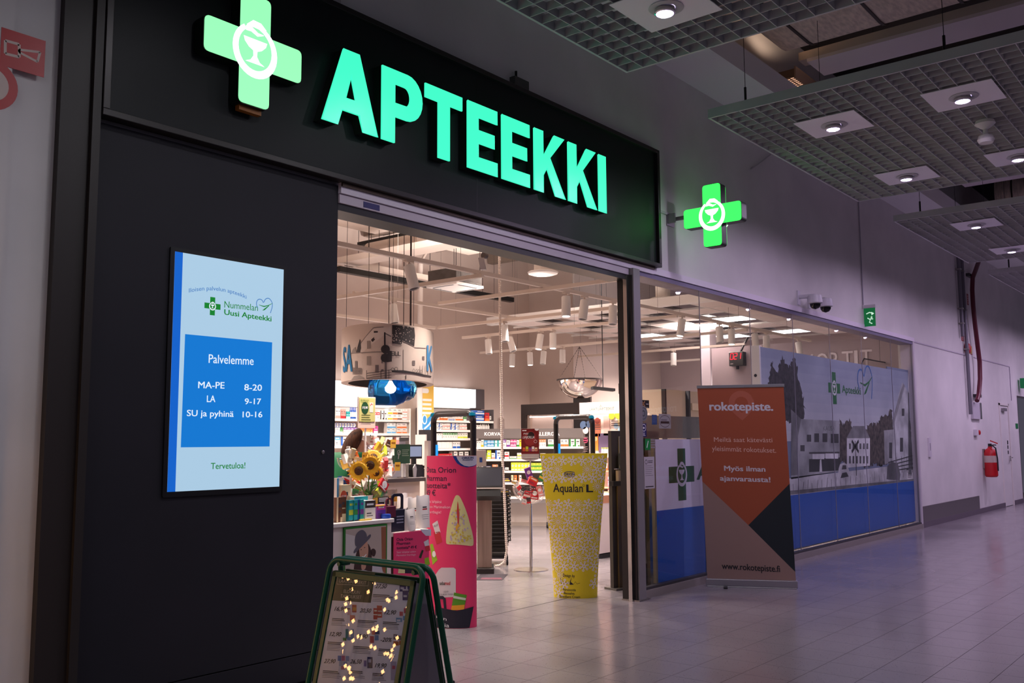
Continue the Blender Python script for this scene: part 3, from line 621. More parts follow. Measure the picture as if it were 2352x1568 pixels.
# cross panel beside the post
t = thing('cross_panel', 'white over blue sheet with dark green cross behind glass left of the orange banner', 'panel', (9, .05, .1))
b = B(); b.box(8.275, 10.84, .05, .075, .10, .805, BLUE); b.build('blue_sheet', t)
b = B(); b.box(8.275, 10.84, .05, .075, .805, 1.52, M((232, 226, 244), .55)); b.build('white_sheet', t)
b = B(); b.box(8.24, 8.272, .045, .08, .1, 1.53, M((120, 112, 92), .5)); b.build('edge_strip', t)
Fc = Flat((8.275, .0495, .1), (1, 0, 0), eps=.0004); P = Print(Fc); a = Fc.uv(1566, 1089); pharmacy_cross(P, a[0], a[1], .54, M((6, 78, 38), .5), M((205, 200, 215), .5), 1)
P.ptext('Apteekki', (1601, 1101), (1740, 1101), (1601, 1067), M((6, 78, 38), .5), 1, .02); P.build('printed_cross', t)
b = B(); b.box(7.99, 10.84, .055, .07, 1.53, 1.76, glass((.55, .57, .6), .12, .25, 'frosted_glass')); b.build('frosted_strip', t)
# stickers and notices on the first pane
def sticker(name, label, px, mats, cat='sticker', deco=None, y=.0055):
    F = Flat((0, y, 0), (1, 0, 0), eps=.0004); q = [F.uv(*p) for p in px]; u = [p[0] for p in q]; v = [p[1] for p in q]
    b = B(); b.box(min(u), max(u), y - .0006, y, min(v), max(v), mats); o = b.build(name, label=label, cat=cat)
    if deco: P = Print(Flat((min(u), y - .0006, min(v)), (1, 0, 0), eps=.0004)); deco(P, max(u) - min(u), max(v) - min(v)); P.build('print', o)
    return o
def d_x(P, w_, h): P.poly(stroke([(.05 * w_, .85 * h), (.45 * w_, .2 * h)], .1 * w_), M((170, 120, 70), .5)); P.poly(stroke([(.45 * w_, .85 * h), (.05 * w_, .2 * h)], .1 * w_), M((170, 120, 70), .5)); P.box(.6 * w_, .92 * w_, .45 * h, .55 * h, M((190, 190, 190), .5)); P.box(.1 * w_, .9 * w_, .07 * h, .12 * h, M((170, 160, 150), .5))
sticker('alarm_sticker', 'black sticker with a gold X mark on glass beside the grey post', [(1473, 918), (1491, 937)], BLACK, deco=d_x)
def d_c(P, w_, h): P.ring(w_ * .5, h * .68, w_ * .4, w_ * .07, LETTERW); P.box(w_ * .32, w_ * .62, h * .6, h * .74, LETTERW, 2); P.lines(w_ * .2, h * .3, w_ * .6, 3, h * .09, h * .035, LETTERW)
sticker('camera_sticker', 'dark blue camera surveillance sticker on the glass beside the post', [(1473, 972), (1485, 1003)], M((20, 26, 96), .4), deco=d_c)
def d_g(P, w_, h): P.poly(stroke([(w_ * .3, h * .2), (w_ * .45, h * .5), (w_ * .6, h * .8)], w_ * .12), LETTERW)
sticker('green_sticker', 'green square sticker with white leaf stroke on the glass near post', [(1481.5, 1007), (1494, 1033)], M((0, 140, 70), .4), deco=d_g)
def d_w(P, w_, h): P.lines(0, h, w_, 8, h / 8, h / 14, LETTERW, ragged=.5)
F = Flat((0, .0055, 0), (1, 0, 0), eps=.0004); b = B(); a = F.uv(1495, 1031); c = F.uv(1506, 1008); P = Print(F); P.lines(a[0], c[1], c[0] - a[0], 4, (c[1] - a[1]) / 4, .016, M((150, 145, 150), .5)); P.build('glass_decal', label='small pale printed lines on the glass right of the green sticker', cat='decal')
def d_n(P, w_, h): P.ring(w_ * .2, h * .84, w_ * .12, w_ * .03, INK); P.lines(w_ * .38, h * .88, w_ * .5, 2, h * .05, h * .02, INK); P.lines(w_ * .1, h * .72, w_ * .8, 6, h * .06, h * .012, M((120, 116, 120), .6)); P.lines(w_ * .1, h * .08, w_ * .8, 1, h * .05, h * .03, INK)
sticker('notice_sheet', 'white printed notice sheet taped low on the glass door side', [(1479, 1049), (1504, 1121)], M((196, 190, 196), .6), 'notice', d_n)
a = on_y(1478, 949, .005); b = B(); b.lathe([(.001, .001), (.075, .001), (.075, 0)], (a.x, .0056, a.z), M((120, 124, 130), .5), 24, (0, -1, 0)); o = b.build('round_sticker', label='round grey sticker on glass below the black sticker', cat='sticker')
P = Print(Flat((a.x, .0046, a.z), (1, 0, 0), eps=.0004)); P.ring(0, 0, .06, .006, M((40, 60, 55), .5)); P.ring(0, .0, .03, .01, M((40, 60, 55), .5)); P.build('print', o)
def d_r(P, w_, h): P.ring(w_ * .5, h * .5, w_ * .45, .005, INK, rz=h * .42); P.lines(w_ * .18, h * .62, w_ * .64, 1, .03, .01, M((110, 110, 120), .5)); P.lines(w_ * .14, h * .5, w_ * .72, 1, .03, .024, INK, ragged=0)
sticker('framed_notice', 'pale framed notice with dark rounded border on the frosted strip', [(1513, 950), (1541, 984)], M((176, 176, 176), .6), 'notice', d_r, .0545)
sticker('blue_card', 'small blue card on the frosted strip beside pale framed notice', [(1497, 952), (1509, 975)], M((20, 90, 150), .5), 'card', lambda P, w_, h: P.lines(w_ * .15, h * .9, w_ * .7, 4, h * .2, h * .04, M((90, 140, 190), .5)), .0545)

# ------------------------------------------------------------------ roll-up banner
bl, br = on_z(1622, 1345), on_z(1832, 1351); U = (br - bl); L = U.length; U = U.normalized(); N = Vector((U.y, -U.x, 0)); 
if N.dot(CAM - bl) < 0: N = -N
t = thing('roll_up_banner', 'orange and beige roll-up banner standing in front of the glass wall', 'banner', (bl + br) / 2)
top = 2.06; tilt = (Vector((0, 0, 1)) - U * .025).normalized()
b = B(); c = (bl + br) / 2 + Vector((0, 0, .045)); b.obox(c, U * L / 2, N * .05, Vector((0, 0, .035)), M((170, 166, 172), .35, .7)); b.obox(c - Vector((0, 0, .04)), U * L / 2 * .98, N * .055, Vector((0, 0, .005)), M((110, 106, 112), .4, .6)); b.build('cassette', t, bevel=.006)
b = B(); b.obox(bl + U * .2 + N * .09 + Vector((0, 0, .008)), N * .08, U * .02, Vector((0, 0, .006)), M((60, 60, 62), .4, .5)); b.build('foot', t)
ol = bl + U * .015 + N * .0 + Vector((0, 0, .08)); Fb = Flat(ol + N * .012, U, tilt, eps=.0005); W = L - .03; Hh = top - .08
OR = M((166, 80, 48), .55); BG = M((156, 126, 118), .55)
b = B(); q = lambda u, v, o_: Fb.to3(u, v, o_)
b.add([q(0, 0, 0), q(W, 0, 0), q(W, Hh, 0), q(0, Hh, 0), q(0, 0, -.0015), q(W, 0, -.0015), q(W, Hh, -.0015), q(0, Hh, -.0015)], [(0, 1, 2, 3), (7, 6, 5, 4), (0, 4, 5, 1), (1, 5, 6, 2), (2, 6, 7, 3), (3, 7, 4, 0)], BG); b.build('sheet', t)
b = B(); cc = q(W / 2, Hh + .012, -.004); b.obox(cc, U * (W / 2 + .008), N * .012, tilt * .016, M((150, 148, 152), .4, .6)); b.build('top_rail', t, bevel=.003)
b = B(); b.tube([q(W / 2, -.02, -.03), q(W / 2, Hh, -.02)], .01, CHROME, 8); b.build('support_pole', t)
P = Print(Fb)
def cw(pts): return [(min(max(a, 0), W), min(max(c, 0), Hh)) for a, c in [Fb.uv(*p) for p in pts]]
P.poly(cw([(1611, 861), (1812, 855), (1822, 1105), (1722, 1203), (1617, 1105)]), OR)
P.poly(cw([(1830, 1106), (1840, 1106), (1840, 1308), (1829, 1308), (1722, 1203), (1822, 1105)]), M((24, 34, 42), .55))
ow = M((182, 98, 74), .55); a = Fb.uv(1713, 925)
vs = []; n_ = 40
for i in range(n_ + 1):
    th = R(-90 + 360 * i / n_); tip = max(0, 1 - abs(((i / n_ * 360 + 180) % 360) - 180) / 50)
    for r_, e_ in ((.13, .05), (.068, .035)): vs.append((a[0] + r_ * 1.0 * math.cos(th) * (1 - .25 * tip), a[1] + .01 + r_ * math.sin(th) - e_ * tip ** 1.3))
P.raw(vs, [(2 * i, 2 * i + 2, 2 * i + 3, 2 * i + 1) for i in range(n_)], ow, 2); P.poly(sm([(a[0] + .1, a[1] + .05), (a[0] + .115, a[1] + .15), (a[0] + .17, a[1] + .05)], 1), OR, 2)
P.ptext('rokotepiste.', (1640, 941), (1785, 938), (1640, 921), M((214, 212, 222), .55), 3, .03)
TX = M((232, 190, 176), .55)
P.ptext('Meiltä saat kätevästi', (1648, 1013), (1782, 1011), (1648, 1002), TX, 3); P.ptext('yleisimmät rokotukset.', (1643, 1034), (1790, 1035), (1643, 1022), TX, 3)
P.ptext('Myös ilman', (1670, 1079), (1764, 1079), (1670, 1067), M((214, 206, 214), .55), 3, .025); P.ptext('ajanvarausta!', (1660, 1102), (1775, 1103), (1660, 1090), M((214, 206, 214), .55), 3, .025)
P.ptext('www.rokotepiste.fi', (1659, 1305), (1792, 1309), (1659, 1290), INK, 3, .02)
P.build('printed_design', t)

# ------------------------------------------------------------------ cameras, exit sign, pipes, extinguisher on the hall wall
for i, (px, py) in enumerate(((1872, 692), (1896, 700))):
    y = -.2 - .0 * i; p = on_y(px, py, -.22)
    t = thing('dome_camera', ['left one of two white dome cameras above the glass front', 'right one of two white dome cameras above the glass front'][i], 'camera', (p.x, p.y, p.z), 0, 'dome cameras')
    b = B(); b.lathe([(.04, .09), (.085, .08), (.095, .02), (.095, -.02), (.08, -.03)], p, M((206, 202, 212), .4), 24); b.build('housing', t, smooth=True)
    b = B(); b.lathe([(.07, -.03), (.066, -.06), (.045, -.09), (.001, -.105)], p, M((10, 10, 12), .12), 20, cap=False); b.build('dome', t, smooth=True)
    b = B(); b.tube([(p.x, p.y, p.z + .075), (p.x - .03, -.01, p.z + .075)], .028, M((206, 202, 212), .4), 10); b.box(p.x - .07, p.x + .01, -.02, 0, p.z - .03, p.z + .16, M((206, 202, 212), .4)); b.build('wall_arm', t)
p = on_y(2000, 728, -.12)
t = thing('exit_sign', 'small lit green emergency exit sign hanging from a thin conduit', 'sign', (p.x, p.y, p.z))
b = B(); b.box(p.x - .02, p.x + .02, -.2, -.01, p.z + .14, p.z + .19, M((206, 202, 206), .5)); b.build('housing', t)
b = B(); b.box(p.x - .008, p.x + .008, -.19, -.02, p.z - .14, p.z + .14, M((0, 120, 60), .4, emit=.5)); b.build('green_plate', t)
P = Print(Flat((p.x - .0085, -.03, p.z - .13), (0, -.68, 0), eps=.0006)); EM = M((220, 255, 230), .4, emit=.7)
k = .7
for q in ([(.04, .26), (.11, .29), (.19, .26)], [(.06, .17), (.12, .13), (.1, .07), (.16, .04)], [(.12, .15), (.18, .14)]): P.poly(stroke([(a * k, c * k) for a, c in q], .016), EM)
P.poly([(.15 * k, .3 * k), (.21 * k, .26 * k), (.15 * k, .22 * k)], EM); P.poly(circ(.15 * k, .18 * k, .014, 10), EM)
P.build('running_figure', t)
b = B(); b.tube([(p.x, -.015, p.z + .2), (p.x, -.015, 5.25), (p.x + .12, -.03, 5.4), (p.x + .9, -.15, 5.46)], .009, M((160, 154, 166), .5), 6); b.build('cable_conduit', label='thin grey conduit running up the wall from the exit sign', cat='conduit')
for i, (px, dx) in enumerate(((2209, 0), (2217, .0))):
    x = [20.15, 20.42][i]; b = B(); b.tube([(x + .12, -.25, 5.46), (x + .06, -.1, 5.42), (x, -.06, 5.25), (x, -.06, [3.55, 2.0][i])], .035, M((120, 116, 126), .4, .3), 10)
    for z in (4.9, 4.1, 3.3 if i else 3.8): b.box(x - .05, x + .05, -.1, 0, z, z + .03, STEEL)
    b.build('wall_pipe', label=['left grey wall pipe ending at the red alarm bell', 'right grey wall pipe reaching down to the white switch box'][i], cat='pipe', smooth=True)
b = B(); pts = [(2248, 600), (2241, 620), (2234, 638), (2233, 665), (2235, 700), (2239, 740), (2245, 790), (2250, 830), (2251, 870), (2248, 905), (2244, 920)]
b.tube([on_y(*q_, -.12) for q_ in pts], .045, M((92, 16, 40), .4), 10); b.build('red_hose', label='dark red hose curving down the wall beside the grey pipes', cat='hose', smooth=True)
for i, (px, py) in enumerate(((2233, 634), (2250, 909))):
    p = on_y(px, py, -.06); b = B(); b.box(p.x - .28, p.x + .12, -.072, 0, p.z - .03, p.z + .03, M((60, 60, 62), .5)); b.build('hose_bracket', label=['upper dark bracket holding the red hose', 'lower dark bracket holding the red hose'][i], cat='bracket')
for i, (px0, py0, px1, py1) in enumerate(((2220, 674, 2225, 701), (2207, 761, 2214, 784), (2228, 794, 2233, 815))):
    a = on_y(px0, py0); c = on_y(px1, py1); b = B(); b.box(a.x, c.x, -.004, 0, c.z, a.z, M((150, 20, 36), .5)); o = b.build('pipe_label', label=['highest red label beside the grey wall pipes', 'red label left of the pipes above the alarm bell', 'red label right of the pipes just below the alarm bell'][i], cat='label')
    P = Print(Flat((a.x, -.0042, c.z), (1, 0, 0), eps=.0004)); P.lines((c.x - a.x) * .2, (a.z - c.z) * .85, (c.x - a.x) * .6, 4, (a.z - c.z) * .2, .03, M((220, 160, 160), .5)); P.build('print', o)
p = on_y(2218, 800); b = B(); b.lathe([(.001, .09), (.09, .08), (.12, .03), (.12, 0)], (p.x, 0, p.z), RED, 20, (0, -1, 0)); b.box(p.x + .1, p.x + .16, -.08, 0, p.z - .1, p.z + .05, M((200, 160, 90), .5)); b.build('alarm_bell', label='round red alarm bell on the wall under the grey pipe', cat='alarm bell', smooth=True)
a = on_y(2238, 943); b = B(); b.box(a.x - .3, a.x + .25, -.05, 0, a.z - .17, a.z + .17, M((196, 190, 200), .5)); o = b.build('fuse_box', label='white wall box with mirror strip below the red hose', cat='wall box')
b = B(); b.box(a.x + .27, a.x + .36, -.06, 0, a.z - .17, a.z + .17, CHROME); b.build('mirror_strip', o)
a = on_y(2240, 993); b = B(); b.box(a.x - .14, a.x + .02, -.06, 0, a.z - .06, a.z + .06, M((210, 205, 212), .5)); o = b.build('fire_switch', label='small white and red switch box at the foot of the pipe', cat='switch')
b = B(); b.lathe([(.05, 0), (.05, .07), (.03, .08)], (a.x + .08, 0, a.z), RED, 14, (0, -1, 0)); b.build('red_knob', o)
a = on_y(2134, 1027); b = B(); b.box(a.x - .07, a.x + .05, -.025, 0, a.z - .17, a.z + .17, M((214, 208, 216), .5)); o = b.build('paper_holder', label='narrow white paper holder on the wall right of the town photo', cat='paper holder')
P = Print(Flat((a.x - .07, -.0255, a.z - .17), (1, 0, 0), eps=.0004)); P.lines(.03, .24, .06, 6, .022, .01, INK); P.build('print', o)
p = on_y(2256, 1060); ex = Vector((21.5, -.14, 0))
t = thing('fire_extinguisher', 'red fire extinguisher hanging on the wall past the steel plate', 'extinguisher', (21.5, -.14, .72))
b = B(); b.lathe([(.001, .0), (.1, .0), (.125, .03), (.125, .48), (.1, .56), (.045, .6), (.04, .63), (.001, .63)], (21.5, -.14, .72), RED, 24, cap=False); b.build('cylinder', t, smooth=True)
b = B(); b.box(21.47, 21.53, -.17, -.11, 1.35, 1.41, BLACK); b.obox((21.5, -.22, 1.44), (0, .07, .03), (.012, 0, 0), (0, 0, .012), RED); b.obox((21.5, -.2, 1.38), (0, .06, .0), (.012, 0, 0), (0, 0, .01), BLACK); b.build('valve', t)
b = B(); b.tube([(21.46, -.18, 1.38), (21.38, -.27, 1.32), (21.4, -.29, 1.1), (21.43, -.285, .85)], .014, INK, 8); b.build('hose', t, smooth=True)
b = B(); b.lathe([(.127, .30), (.127, .44)], (21.5, -.14, .72), M((200, 180, 170), .5), 24, cap=False); b.build('paper_band', t)
b = B(); b.box(21.44, 21.56, -.03, 0, .9, 1.3, STEEL); b.build('bracket', t)
p = on_y(2350, 880, -.1); b = B(); b.box(p.x - .1, p.x + .1, -.25, -.05, p.z - .12, p.z + .12, M((0, 120, 70), .4, emit=.35)); b.build('far_exit_sign', label='lit green sign at the right picture edge above the dark passage', cat='sign')
p = on_y(2335, 978); b = B(); b.box(p.x - .12, p.x + .12, -.01, 0, p.z - .06, p.z + .06, M((0, 120, 60), .4)); b.build('door_sign', label='small green sign on the wall right of the white side door', cat='sign')
b = B(); b.tube([on_y(1770, 355, -.02), on_y(1748, 372, -.02), on_y(1725, 388, -.01)], .008, M((180, 178, 180), .5), 5); b.build('loose_cable', label='short loose white cable sticking out of the wall above glass', cat='cable')

# ------------------------------------------------------------------ shop shell
b = B(); b.box(3.9, 15.05, 6.9, 7.0, 0, 5.2, INWALL); struct(b, 'wall_back')
b = B(); b.box(14.95, 18.4, 5.8, 5.9, 0, 5.2, INWALL); b.box(14.95, 15.05, 5.9, 6.9, 0, 5.2, INWALL); struct(b, 'wall_back_recess')
b = B(); b.box(3.8, 3.9, .25, 7.0, 0, 5.2, INWALL); struct(b, 'wall_shop_left')
b = B(); b.box(18.3, 18.4, .25, 5.8, 0, 5.2, noisy((176, 160, 162), (182, 166, 168), 1.4, .7)); struct(b, 'wall_shop_right')
b = B(); b.box(3.8, 18.4, 0.2, 7.0, 5.2, 5.3, M((120, 106, 96), .85)); struct(b, 'ceiling_shop')
b = B()
for k in range(9): b.box(4 + k * 1.6, 4.16 + k * 1.6, .2, 6.85, 4.95, 5.2, M((132, 118, 108), .8))
struct(b, 'trim_11')
b = B(); b.box(3.9, 14.95, 6.88, 6.9, 0, .08, M((170, 160, 155), .6)); struct(b, 'baseboard_back')
for px, lab in ((1209, 0), (1305, 1)):
    pass
Ft = Flat((18.29, 5.7, 0), (0, -1, 0)); q0, q1_, qt = Ft.uv(1850, 850), Ft.uv(2012, 838), Ft.uv(1850, 812); t = thing('wall_lettering', 'large white letters on the mauve back wall above the town photo', 'lettering', (18.29, 3, q0[1]))
for k, ch in enumerate('KORTIT'):
    f = [0, .17, .36, .54, .71, .80][k]; cap = qt[1] - q0[1]; wd = (q1_[0] - q0[0]); b = B(); vs, fs, w_ = glyphs(ch, 0)
    sx = wd * [.15, .17, .15, .155, .05, .155][k] / w_; pts = [(q0[0] + wd * f + a * sx, q0[1] + (q1_[1] - q0[1]) * f + c * cap / CAPH) for a, c in vs]
    b.add([Ft.to3(a, c, .02) for a, c in pts], fs, M((235, 225, 228), .5)); b.add([Ft.to3(a, c, 0) for a, c in pts], [f_[::-1] for f_ in fs], M((235, 225, 228), .5)); b.build('letter', t)
# suspended tile ceiling with lit panels, and dark sheets standing for shade in its openings
TZ = 3.55; tx0, ty0, ts = 12.47, 1.3, .6; ct = thing('tile_ceiling', 'suspended white tile ceiling with dark open squares behind the glass front', 'ceiling', (15, 3, TZ))
b = B()
for i in range(10): b.box(tx0 + i * ts - .012, tx0 + i * ts + .012, ty0, 5.78, TZ, TZ + .03, WHITE)
for j in range(8): b.box(tx0, 18.2, ty0 + j * ts - .012, ty0 + j * ts + .012, TZ, TZ + .03, WHITE)
b.box(tx0 - .15, tx0, ty0 - .15, 5.78, TZ - .01, TZ + .12, WHITE); b.box(tx0 - .15, 18.2, ty0 - .15, ty0, TZ - .01, TZ + .12, WHITE); b.build('ceiling_rail', ct)
lit = set()
for p in ((1543, 755), (1490, 768), (1692, 735), (1662, 773), (1813, 760), (1527, 777)):
    q = on_z(*p, TZ); lit.add((int((q.x - tx0) // ts), int((q.y - ty0) // ts)))
for i in range(9):
    for j in range(7):
        x, y = tx0 + i * ts, ty0 + j * ts; b = B()
        if (i, j) in lit: b.box(x + .015, x + ts - .015, y + .015, y + ts - .015, TZ + .002, TZ + .02, M((255, 244, 248), .4, emit=5.5)); b.build('light_panel', ct)
        elif (i + j) % 2 == 0 or j == 0: b.box(x + .015, x + ts - .015, y + .015, y + ts - .015, TZ + .004, TZ + .02, M((226, 214, 210), .8)); b.build('ceiling_tile', ct)
        else: b.box(x + .015, x + ts - .015, y + .015, y + ts - .015, TZ + .08, TZ + .09, M((46, 40, 40), .9)); b.build('void_shade_sheet', ct)

# ducts, beams, trays under the shop roof
def slab_px(name, label, cat, p0, p1, z, wy, h, mat, along='y'):
    a, c = on_z(*p0, z), on_z(*p1, z); b = B()
    if along == 'y': b.box(a.x - wy / 2, a.x + wy / 2, min(a.y, c.y), max(a.y, c.y), z, z + h, mat)
    else: b.box(min(a.x, c.x), max(a.x, c.x), a.y - wy / 2, a.y + wy / 2, z, z + h, mat)
    for f in (.2, .8): q = a.lerp(c, f); b.tube([(q.x, a.y if along != 'y' else q.y, z + h), (q.x, a.y if along != 'y' else q.y, 5.2)], .004, INK, 5)
    return b.build(name, label=label, cat=cat)
CR = M((214, 200, 190), .6)
slab_px('light_trough', 'wide white light trough under the shop roof, upper left of opening', 'light trough', (789, 610), (1095, 572), 4.1, .34, .09, CR)
slab_px('light_trough', 'white light trough along the shop roof behind the pipe', 'light trough', (778, 612), (985, 650), 4.1, .3, .09, CR, 'x')
slab_px('cable_tray', 'black cable tray hanging in front of the shop back wall', 'cable tray', (776, 624), (1115, 702), 3.95, .1, .08, BLACK, 'x')
slab_px('cable_tray', 'dark cable tray high in the top left corner of opening', 'cable tray', (826, 566), (965, 540), 4.6, .1, .06, BLACK)
a, c = on_z(848, 573, 4.4), on_z(985, 553, 4.4); b = B(); b.tube([(a.x, a.y, 4.4), (a.x, c.y, 4.4)], .1, CR, 14); b.build('round_duct', label='round cream duct under the black cable tray, top left', cat='duct', smooth=True)
b = B(); a = on_z(780, 500, 4.7); b.box(a.x, a.x + 3.2, a.y, a.y + .4, 4.7, 4.8, CR); b.build('roof_beam', label='pale flat beam along top edge of the shop opening', cat='beam')
a = on_y(965, 700, 6.45); b = B(); b.tube([(a.x, 6.45, 4.6), (a.x, 6.45, .0)], .047, M((245, 236, 230), .4), 14); b.tube([(a.x, 6.45, 4.6), (a.x + .12, 6.35, 4.85), (a.x + .4, 6.25, 4.9)], .025, CR, 8); b.build('white_pipe', label='tall round white pipe at the shop back wall', cat='pipe', smooth=True)
p = on_z(1045, 662, 3.75)
t = thing('air_conditioner', 'square white air conditioning cassette with dark grey box above it', 'air conditioner', p)
b = B(); b.box(p.x - .3, p.x + .3, p.y - .3, p.y + .3, p.z, p.z + .04, WHITE); b.build('cassette_face', t, bevel=.01)
b = B(); b.box(p.x - .28, p.x + .28, p.y - .28, p.y + .28, p.z + .05, p.z + .25, noisy((84, 80, 78), (98, 94, 92), 8, .5, .5)); b.build('unit_box', t, bevel=.005)
for k in range(4):
    dx, dy = (.25, 0) if k == 0 else (-.25, 0) if k == 1 else (0, .25) if k == 2 else (0, -.25); b = B()
    b.box(p.x + dx - (.012 if dx else .2), p.x + dx + (.012 if dx else .2), p.y + dy - (.012 if dy else .2), p.y + dy + (.012 if dy else .2), p.z - .003, p.z + .001, INK); b.build('air_slot', t)
b = B()
for sx in (-.26, .26):
    for sy in (-.26, .26): b.tube([(p.x + sx, p.y + sy, p.z + .22), (p.x + sx, p.y + sy, 5.2)], .006, INK, 4)
b.build('hanger', t)
for i, (px, py) in enumerate(((1247, 632), (1523, 691))):
    p = on_z(px, py, 3.75); t = thing('ceiling_diffuser', ['round white air outlet on a short duct above the door opening', 'round white air outlet seen through the glass beside the post'][i], 'air outlet', p, 0, 'round air outlets')
    b = B(); b.lathe([(.08, 0), (.15, .005), (.2, .02), (.21, .04), (.19, .05), (.12, .06)], p, WHITE, 28); b.build('disc', t, smooth=True)
    b = B(); b.lathe([(.12, .06), (.12, 1.3)], p, M((222, 214, 208), .5, .1), 20); b.build('duct', t, smooth=True)

# ------------------------------------------------------------------ lighting tracks and track lights
TR = 3.2; TRM = M((222, 208, 196), .45)
TRN = []
RAILS = []
def track(label, p0, p1, along, ext0=0, ext1=0):
    TR = 3.2 if along == 'x' else 3.157
    a, c = on_z(*p0, TR), on_z(*p1, TR); b = B()
    if along == 'x': y = (a.y + c.y) / 2; b.box(a.x - ext0, c.x + ext1, y - .02, y + .02, TR, TR + .04, TRM); ends = [(a.x + .5 + k * 1.8, y) for k in range(int((c.x - a.x) // 1.8) + 1)]
    else: x = (a.x + c.x) / 2; b.box(x - .02, x + .02, min(a.y, c.y) - ext0, max(a.y, c.y) + ext1, TR, TR + .04, TRM); ends = [(x, min(a.y, c.y) + .3 + k * 1.4) for k in range(int(abs(a.y - c.y) // 1.4) + 1)]
    RAILS.append((along, b.v[0].copy(), b.v[7].copy())); t = thing('lighting_track', label, 'lighting track', b.v[0].lerp(b.v[7], .5), 0, 'lighting tracks'); b.build('rail', t)
    for x, y in ends: b = B(); b.tube([(x, y, TR + .04), (x, y, 5.2)], .0022, M((90, 84, 80), .5), 4); b.build('wire', t)
track('long white track parallel to the front, nearest the opening', (778, 572), (1874, 784), 'x', .6)
track('white track parallel to the front, second from it', (842, 681), (1199, 736), 'x', .2)
track('white track parallel to the front, nearest the back wall', (776, 729), (1005, 755), 'x', .8)
track('cross track furthest left in the opening', (775, 688), (1107, 636), 'y')
track('cross track second from left, ending at the door post', (1005, 700), (1424, 646), 'y')
track('cross track third from left in the opening', (1005, 755), (1426, 709), 'y')
track('cross track fourth from left, passing behind the post', (1160, 768), (1557, 729), 'y', 0, .9)
track('cross track holding the dome mirror', (1160, 806), (1724, 762), 'y', 0, .7)
track('cross track just below the dome mirror track', (1170, 828), (1733, 796), 'y', 0, .75)
track('lowest cross track crossing under the ticket number display', (1360, 842), (1733, 821), 'y')
HD = [(939, 607, 952, 652, 0, 'large one nearest top left'), (902, 692, 906, 724, 0, 'straight one left above the drum lamp'), (1300, 677, 1300, 715, 1, 'lit one above dome mirror'), (1343, 686, 1338, 722, 0, 'second from post above dome mirror'),
      (1408, 698, 1407, 734, 0, 'beside the grey post'), (1567, 731, 1561, 767, 1, 'lit one right of the post'), (1652, 747, 1654, 775, 0, 'unlit one in second pair behind glass'), (1680, 752, 1680, 780, 1, 'lit one in second pair behind glass'),
      (1733, 763, 1736, 790, 0, 'unlit one in third pair behind glass'), (1760, 768, 1760, 793, 1, 'lit one in third pair behind glass'), (1833, 781, 1837, 805, 1, 'last on long track'),
      (1121, 777, 1123, 801, 0, 'left one under the fourth cross track'), (1158, 744, 1160, 772, 0, 'beside the white hose, upper'), (1170, 766, 1177, 792, 0, 'beside the white hose, lower'), (1242, 766, 1237, 792, 1, 'left of two tilted ones over the allergy shelf'), (1270, 763, 1270, 790, 1, 'right of two tilted ones over the allergy shelf'),
      (1097, 817, 1093, 836, 0, 'lowest left, unlit'), (1177, 808, 1176, 832, 1, 'lit one left of hose end'), (1191, 826, 1191, 850, 1, 'lowest lit one left of dome mirror'), (1217, 806, 1218, 829, 1, 'lit one middle, left of dome mirror'), (1249, 804, 1247, 826, 0, 'unlit one left of dome mirror chain'), (1292, 800, 1292, 824, 0, 'unlit one touching dome mirror chain'), (1318, 827, 1319, 848, 1, 'lit one inside the dome mirror chains'), (1547, 808, 1547, 832, 0, 'small one alone behind glass')]
for i, (x0, y0, x1, y1, on, lb) in enumerate(HD):
    zt = TR - .005; a = on_z(x0, y0, zt); best = None
    for al, v0, v1 in RAILS:
        k = 1 if al == 'x' else 0; q = (v0[k] + v1[k]) / 2; o_ = 1 - k
        if v0[o_] - .1 < a[o_] < v1[o_] + .1 and (best is None or abs(a[k] - q) < best[0]): best = (abs(a[k] - q), al, q, v0[2])
    if best:
        zt = best[3]; a = on_y(x0, y0, best[2]) if best[1] == 'x' else on_x(x0, y0, best[2]); a.z = zt
    Z = (a - CAM).dot(fwd); c = at(x1, y1, Z - .05); d = (c - a); d.normalize(); L_ = .235; r = .052
    t = thing('track_light', f'white cylinder track light, {lb}', 'track light', a, 0, 'track lights')
    st = a + Vector((0, 0, -.05)); ax = d; b = B()
    if not best: b.tube([a, (a.x, a.y, 5.2)], .004, TRM, 5)
    b.tube([a, st + ax * .02], .012, TRM, 6); b.box(a.x - .05, a.x + .05, a.y - .02, a.y + .02, a.z - .02, a.z, TRM); b.build('bracket', t)
    b = B(); b.lathe([(.001, 0), (r * .92, 0), (r, .008), (r, L_ * .98), (r * .9, L_), (r * .86, L_ - .02)], st, WHITE, 22, ax, cap=False); b.build('lamp_body', t, smooth=True)
    b = B(); b.lathe([(.001, L_ - .012), (r * .86, L_ - .012)], st, M((255, 240, 230), .4, emit=7) if on else M((60, 54, 50), .4), 18, ax, cap=False); b.build('lamp_lens', t)
    if on: spot('track_beam', st + ax * (L_ + .01), st + ax * 2, 62, WARM, 95, .8, .045)
